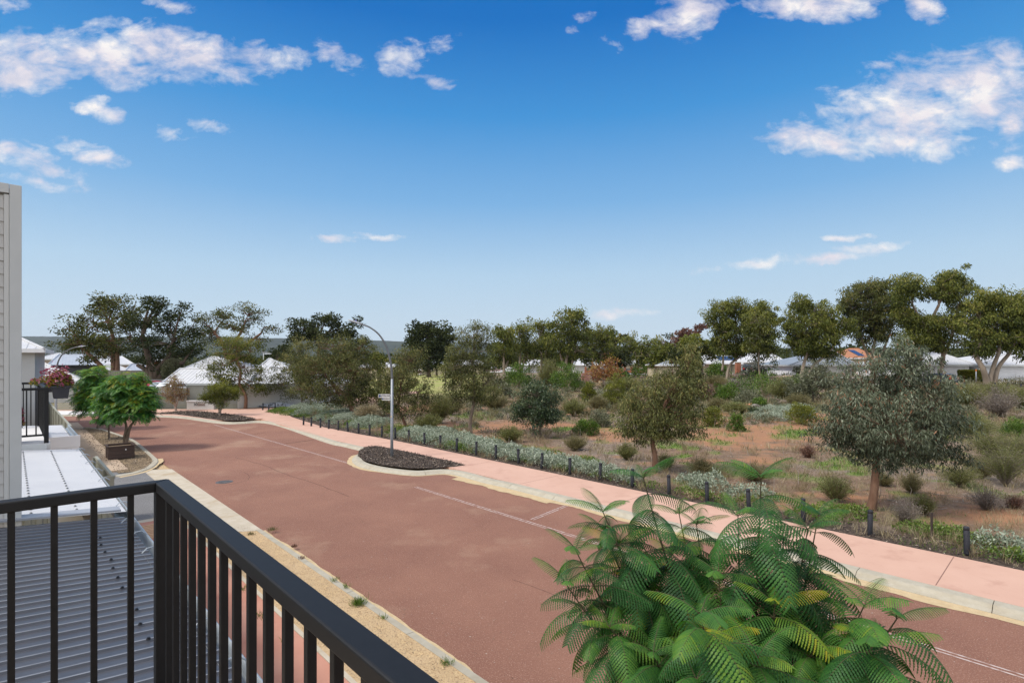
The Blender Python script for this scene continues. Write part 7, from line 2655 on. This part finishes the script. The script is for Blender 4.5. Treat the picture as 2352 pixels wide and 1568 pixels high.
house('white roofed house with a grey porch gable at the side street corner', 1700, 1800, 854, 831, 812, (1712, 1782), 12, d=140, wall=M_greyw, wins=((1748, 1756, 836, 846, 'd'),))
house('grey hip roofed house behind twin white trunks', 1818, 1958, 868, 838, 803, (1905, 1925), 12, d=92, wall=M_white, roof=M_greyroof, fascia=M_trim, wins=((1830, 1850, 842, 860, 'd'), (1850, 1900, 842, 850, 'g')))
house('orange tiled roof with a dark solar panel behind the silver gum', 1935, 2010, 868, 822, 800, (1950, 1990), 12, d=122, wall=M_cream_w, roof=M_tile, solar=(.55, .72, .2, .8), ribs=False)
house('white garage house behind the dark blue car', 2085, 2226, 877, 837, 808, (2120, 2190), 12, wall=M_white, fascia=M_trim, gar=((2142, 2216, 842, 866),))
house('white garage house behind the thick twin gum', 2249, 2440, 878, 838, 803, (2330, 2350), 12, wall=M_white, fascia=M_trim, gar=((2264, 2400, 843, 871),))
# antenna on the steep roof
root = empty('roof_antenna', P(605, 824, 63), 'white television antenna on the steep white roof', 'antenna')
mb = MB(); mb.tube([P(605, 826, 63), P(605, 811, 63)], .035, 6); 
part('mast', mb, M_white, root)
mb = MB(); mb.tube([P(609, 812, 63), P(621, 812, 63)], .05, 6)
for k in range(6):
    p = P(609 + k * 2.3, 812, 63); mb.tube([p - Vector((0, .4, 0)), p + Vector((0, .4, 0))], .02, 4)
part('yagi', mb, M_white, root)
# far steel fences
q0, q1 = G(240, 890), G(468, 885)
def far_fence(label, x0, x1, ty, by, d, m):
    a, b = P(x0, by, d), P(x1, by, d)
    return steel_fence('steel_fence', label, a, b, a.z, (by - ty) / F * d, m, pitch=.30)


far_fence('tan steel fence behind the dark spreading tree trunk', 236, 470, 851, 884, 70, M_tan)
far_fence('grey steel fence behind the parked red car', 318, 402, 872, 905, 62, mat('mid_grey_steel', (0.20, 0.21, 0.215), (0.23, 0.24, 0.245), 1, rough=.6))
far_fence('dark grey steel fence left of the black utility', 1634, 1700, 836.5, 854, 128, mat('slate_steel', (0.13, 0.14, 0.14), (0.16, 0.17, 0.17), 1, rough=.6))
far_fence('grey side fence between the two white garages', 2227, 2247, 843, 872, 88, mat('slate_steel', (0.13, 0.14, 0.14)))
root = empty('red_side_panel', P(2245, 872, 86), 'narrow dark red panel beside the right hand garage', 'panel')
mb = MB(); mb.box(P(2244.5, 857, 85.6), (.16, .06, 1.0))
part('panel', mb, mat('dark_red_paint', (0.22, 0.02, 0.025), rough=.6), root)
# low brick fence with piers along the far road
root = empty('brick_fence', G(1420, 845.5), 'low red brick fence with piers and grey infill along the far road', 'fence')
d_ = 205
for i in range(12):
    x = 1345 - 0 + i * 15
    mb = MB(); mb.box(P(x, 849, 168) , (.30, .30, .95))
    part('pier', mb, M_brick, root)
mb = MB()
mb.box((P(1345, 853, 168) + P(1510, 853, 168)) / 2, ((1510 - 1345) / F * 84, .15, .35))
part('wall', mb, M_brick, root)
mb = MB()
mb.box((P(1345, 848.5, 168.3) + P(1510, 848.5, 168.3)) / 2, ((1510 - 1345) / F * 84, .04, .40))
part('infill', mb, mat('grey_infill', (0.16, 0.18, 0.18), rough=.7), root)
root = empty('brick_pier', P(1693, 858, 124), 'orange brick pier at the end of the dark grey fence', 'pier')
mb = MB(); mb.box(P(1695, 845, 124), (.5, .5, 1.3)); part('shaft', mb, M_brick, root)
mb = MB(); mb.box(P(1695, 832, 124), (.56, .56, .08)); part('capping', mb, M_kerb, root)
# sandstone retaining wall with steps in the bush
root = empty('retaining_wall', G(1345, 890), 'banded red brick retaining wall pier with sandstone ledges', 'wall')
b = G(1345, 888); k = b.y / F
mb = MB(); 
for i in range(7):
    mb.box(b + Vector((0, 0, .15 + i * .36)), (9 * k, .4, .17))
part('pier', mb, mat('banded_brick', (0.24, 0.11, 0.085), (0.33, 0.19, 0.15), 1.2, rough=.9), root)
mb = MB(); mb.box(b + Vector((22 * k, .5, .45)), (20 * k, .5, .22)); mb.box(b + Vector((24 * k, .9, .85)), (18 * k, .5, .12))
part('ledge', mb, mat('sandstone', (0.42, 0.29, 0.17), (0.48, 0.35, 0.22), 1, rough=.9), root)
root = empty('retaining_wall', G(2200, 897), 'low dark red retaining edge along the right hand grass verge', 'wall')
mb = MB()
for x0, x1, y0, y1 in ((1672, 1720, 881, 883.5), (1720, 1764, 883.5, 885.5), (2120, 2220, 894.5, 897), (2220, 2352, 897, 901)):
    a, b = G(x0, y0), G(x1, y1)
    t = (b - a); L = t.length; t.normalize()
    mb.box((a + b) / 2 + Vector((0, 0, .15)), (L / 2, .12, .28), (t, Vector((-t.y, t.x, 0)).normalized(), (0, 0, 1)))
part('edging', mb, mat('dark_red_edging', (0.085, 0.045, 0.035), (0.12, 0.065, 0.05), 1, rough=.9), root)
# clipped hedge box, ball shrub and a post between the garages
def hedge(label, c, hx, hy, hz, leaf, seed, round_=False):
    r = np.random.default_rng(seed)
    root = empty('hedge', c, label, 'hedge')
    n = 5200
    u = r.uniform(-1, 1, (n, 3))
    if round_:
        u = unit(n, r) * r.uniform(.7, 1, (n, 1))
    else:
        k = r.integers(0, 3, n); s = np.sign(u[np.arange(n), k]); u[np.arange(n), k] = s * r.uniform(.86, 1, n)
    pos = np.array(c) + np.array([0, 0, hz]) + u * np.array([hx, hy, hz])
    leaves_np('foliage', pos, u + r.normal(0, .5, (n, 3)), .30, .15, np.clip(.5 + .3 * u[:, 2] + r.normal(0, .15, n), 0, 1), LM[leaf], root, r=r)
    mb = MB(); mb.box(Vector(c) + Vector((0, 0, hz * .95)), (hx * .82, hy * .82, hz * .9) if not round_ else (hx * .5, hy * .5, hz * .8))
    part('core', mb, M_bark_d, root)


hedge('clipped yellow green box hedge between the white garages', G(2226, 877.5, .25), .80, .8, .78, 'yellowgreen', 1)
hedge('round dark green clipped ball beside the right hand garage', G(2256, 877, .25), .55, .5, .58, 'bright', 2, True)
mb = MB(); mb.smooth = True
mb.tube([(0, 0, -.1), (0, 0, 1.75)], .07, 8); 
o = mb.build('service_post', M_pole); o.location = G(2242, 881, .25); tag(o, 'short grey post with orange top near the box hedge', 'post')
mb = MB(); mb.tube([(0, 0, 1.70), (0, 0, 1.95)], .085, 8); cp = mb.build('cap', mat('orange_cap', (0.55, 0.16, 0.03)), o)
hedge('orange leaved bush at the foot of the dark spreading tree', P(358, 852, 69), .9, .6, .55, 'orangeleaf', 3, True)
hedge('dark bush climbing over the fence right of the spreading tree', P(398, 880, 66), 1.3, .8, 1.5, 'greygreen', 4, True)
tall('tall dark pines beyond the roofs, above the antenna', (640, 880), [(625, 825, 22, 16, 0), (655, 835, 24, 18, 0), (640, 808, 20, 12, 0)], [[(640, 880), (640, 840), (638, 815)]], .35, 'blackish', M_bark_d, 112, 95, group='far trees between the houses')
# wheelie bin
root = empty('wheelie_bin', P(316, 900, 58), 'dark green wheelie bin with yellow lid against the grey fence', 'bin')
c = P(316, 889, 58)
mb = MB(); mb.prism([c + Vector((-.24, -.2, -.50)), c + Vector((.24, -.2, -.50)), c + Vector((.30, -.28, .42)), c + Vector((-.30, -.28, .42))], (0, .55, 0))
part('body', mb, mat('bin_green', (0.02, 0.05, 0.03), rough=.5), root)
mb = MB(); mb.box(c + Vector((0, 0, .47)), (.33, .34, .045)); part('lid', mb, mat('bin_yellow', (0.55, 0.36, 0.06), rough=.5), root)
for s in (-1, 1):
    mb = MB(); mb.smooth = True; mb.tube([c + Vector((s * .24, .25, -.45)), c + Vector((s * .30, .25, -.45))], .1, 10); part('wheel', mb, M_black, root)


# ================================================================ cars
def car(label, pos, yaw, paint, kind='suv', L=4.5, Wd=1.82, H=1.7, group=None, lights=True):
    root = empty('parked_car', pos, label, 'car', group, rz=yaw)
    prof = {'suv': [(0, .35), (0, .85), (.04, .95), (.20, 1.02), (.30, 1.0), (.40, 1.62), (.55, 1.70), (.90, 1.62), (.985, 1.05), (1, .9), (1, .38)],
            'hatch': [(0, .32), (0, .72), (.06, .82), (.24, .92), (.40, 1.42), (.60, 1.50), (.86, 1.40), (.97, .98), (1, .82), (1, .36)],
            'ute': [(0, .45), (0, .95), (.04, 1.05), (.22, 1.12), (.32, 1.68), (.52, 1.74), (.60, 1.66), (.63, 1.12), (1, 1.10), (1, .50)]}[kind]
    hs = H / max(p[1] for p in prof)
    P2 = [(-L / 2 + u * L, z * hs) for u, z in prof]
    belt = {'suv': 1.02, 'hatch': .93, 'ute': 1.12}[kind] * hs
    mb = MB()
    n = len(P2)
    vs = []
    for s in (-1, 1):
        for (x, z) in P2:
            y = s * Wd / 2 * (1.0 if z <= belt + .01 else .80)
            vs.append((x, y, z))
    fs = [tuple(range(n))[::-1], tuple(range(n, 2 * n))] + [(i, (i + 1) % n, (i + 1) % n + n, i + n) for i in range(n)]
    mb.add(vs, fs)
    body = mb.build('body', paint, root, bevel=.05, bseg=3)
    # glass
    top = max(p[1] for p in P2)
    gx = [p for p in P2 if p[1] > belt + .15]
    x0, x1 = gx[0][0], gx[-1][0]
    for s in (-1, 1):
        mb = MB()
        zz0, zz1 = belt + .06, top - .14
        yy = Wd / 2 * .83
        a0, a1 = x0 - .22 * (kind != 'ute'), x1 + .12
        mb.prism([(a0, s * (yy + .05), zz0), (a1, s * (yy + .05), zz0), (x1 - .10, s * (yy - .015), zz1), (x0 + .12, s * (yy - .015), zz1)], (0, s * .012, 0))
        mb.build('side_window', M_glass, root)
    for (i0, nm) in ((None, 'windscreen'),):
        k = [i for i, p in enumerate(P2) if p[1] > belt + .15][0]
        a, b = P2[k - 1], P2[k]
        mb = MB()
        t = Vector((b[0] - a[0], 0, b[1] - a[1]))
        nn = Vector((-t.z, 0, t.x)).normalized()
        A_, B_ = Vector((a[0], 0, a[1])) + t * .12 + nn * .01, Vector((a[0], 0, a[1])) + t * .9 + nn * .01
        mb.prism([A_ + Vector((0, -Wd * .40, 0)), A_ + Vector((0, Wd * .40, 0)), B_ + Vector((0, Wd * .36, 0)), B_ + Vector((0, -Wd * .36, 0))], nn * .01)
        mb.build('windscreen', M_glass, root)
        k = [i for i, p in enumerate(P2) if p[1] > belt + .15][-1]
        a, b = P2[k], P2[k + 1]
        t = Vector((b[0] - a[0], 0, b[1] - a[1]))
        nn = Vector((-t.z, 0, t.x)).normalized()
        A_, B_ = Vector((a[0], 0, a[1])) + t * .12 + nn * .01, Vector((a[0], 0, a[1])) + t * .85 + nn * .01
        mb = MB()
        mb.prism([A_ + Vector((0, -Wd * .36, 0)), A_ + Vector((0, Wd * .36, 0)), B_ + Vector((0, Wd * .40, 0)), B_ + Vector((0, -Wd * .40, 0))], nn * .01)
        mb.build('rear_window', M_glass, root)
    for sx_ in (-.30, .31):
        for s in (-1, 1):
            mb = MB(); mb.smooth = True
            mb.tube([(L * sx_, s * (Wd / 2 - .18), .34), (L * sx_, s * (Wd / 2 + .02), .34)], .34, 18)
            wh = mb.build('wheel', mat('tyre_rubber', (0.012, 0.012, 0.013), rough=.8), root)
            mb = MB(); mb.tube([(L * sx_, s * (Wd / 2 + .005), .34), (L * sx_, s * (Wd / 2 + .03), .34)], .20, 14)
            mb.build('rim', mat('alloy', (0.4, 0.4, 0.42), rough=.3, metal=.8), wh)
    for s in (-1, 1):
        mb = MB(); mb.box((L / 2 + .0, s * Wd * .40, .88 * hs), (.05, .16, .13)); mb.build('taillight', mat('tail_red', (0.45, 0.01, 0.012), rough=.2), root, bevel=.02)
        mb = MB(); mb.box((-L / 2 + .03, s * Wd * .38, .74 * hs), (.06, .18, .09)); mb.build('headlight', mat('lamp_clear', (0.6, 0.62, 0.65), rough=.15), root, bevel=.02)
    mb = MB(); mb.box((L / 2 + .02, 0, .68 * hs), (.012, .25, .07)); mb.build('number_plate', M_white, root)
    return root


def paint(name, c, r=.25, m=.0):
    return mat(name, c, rough=r, metal=m, spec=.6)


car('white four wheel drive parked on the far road, side on', G(1165.5, 856.8, .22), R(4), paint('white_car_paint', (0.70, 0.71, 0.72)), 'suv', 4.9, 1.9, 1.9).scale = (1.0, 1, 1)
car('red hatchback parked behind the slat fence, roof showing', P(352, 905, 58) - Vector((0, 0, .3)), R(155), paint('red_car_paint', (0.28, 0.015, 0.03)), 'suv', 4.3, 1.8, 1.75, 'cars behind the slat fence')
car('silver hatchback parked behind the slat fence', P(372, 906, 55) - Vector((0, 0, .2)), R(-30), paint('silver_car_paint', (0.42, 0.44, 0.46), .25, .3), 'hatch', 4.1, 1.75, 1.55, 'cars behind the slat fence')
car('white hatchback parked behind the slat fence, beside the gable', P(389, 908, 53) - Vector((0, 0, .15)), R(-30), paint('white_car_paint', (0.70, 0.71, 0.72)), 'hatch', 4.1, 1.75, 1.5, 'cars behind the slat fence')
car('black utility with open tray parked in the side street', G(1716, 855.4, .30), R(-112), paint('black_car_paint', (0.010, 0.010, 0.012)), 'ute', 5.3, 1.9, 1.85)
car('dark blue car with red taillight by the left white garage', G(2153, 883.5, .25), R(-75), paint('navy_car_paint', (0.012, 0.020, 0.045)), 'hatch', 4.3, 1.8, 1.55)
car('dark car half hidden right of the autumn tree', G(1434, 864, .25), R(100), paint('charcoal_car_paint', (0.02, 0.021, 0.024)), 'hatch', 4.3, 1.8, 1.6)
# tiny light poles far left
for i, (x, y0, y1) in enumerate(((109, 826, 806), (120, 828, 803), (928 * 1.0, 858, 838))):
    d_ = 120
    mb = MB(); mb.tube([P(x, y0, d_), P(x, y1, d_)], .10, 6); mb.box(P(x, y1, d_), (.25, .12, .06))
    o = mb.build('light_pole', M_poled)
    tag(o, ('thin dark light pole among the far left white roofs, left one', 'thin dark light pole among the far left white roofs, right one', 'thin light pole at the edge of the park lawn')[i], 'light pole')
# ================================================================ air
hz = MB()
hz.b2((-13000, -40, -9), (13000, 6100, 420))
ho = hz.build('haze', [])
hm = bpy.data.materials.new('haze_air')
hm.use_nodes = True
nt = hm.node_tree
nt.nodes.remove(nt.nodes['Principled BSDF'])
pv = nt.nodes.new('ShaderNodeVolumePrincipled')
pv.inputs['Color'].default_value = (0.84, 0.91, 1.0, 1)
pv.inputs['Density'].default_value = 0.00004
pv.inputs['Anisotropy'].default_value = 0.2
nt.links.new(pv.outputs[0], nt.nodes['Material Output'].inputs['Volume'])
ho.data.materials.append(hm)
tag(ho, kind='stuff')
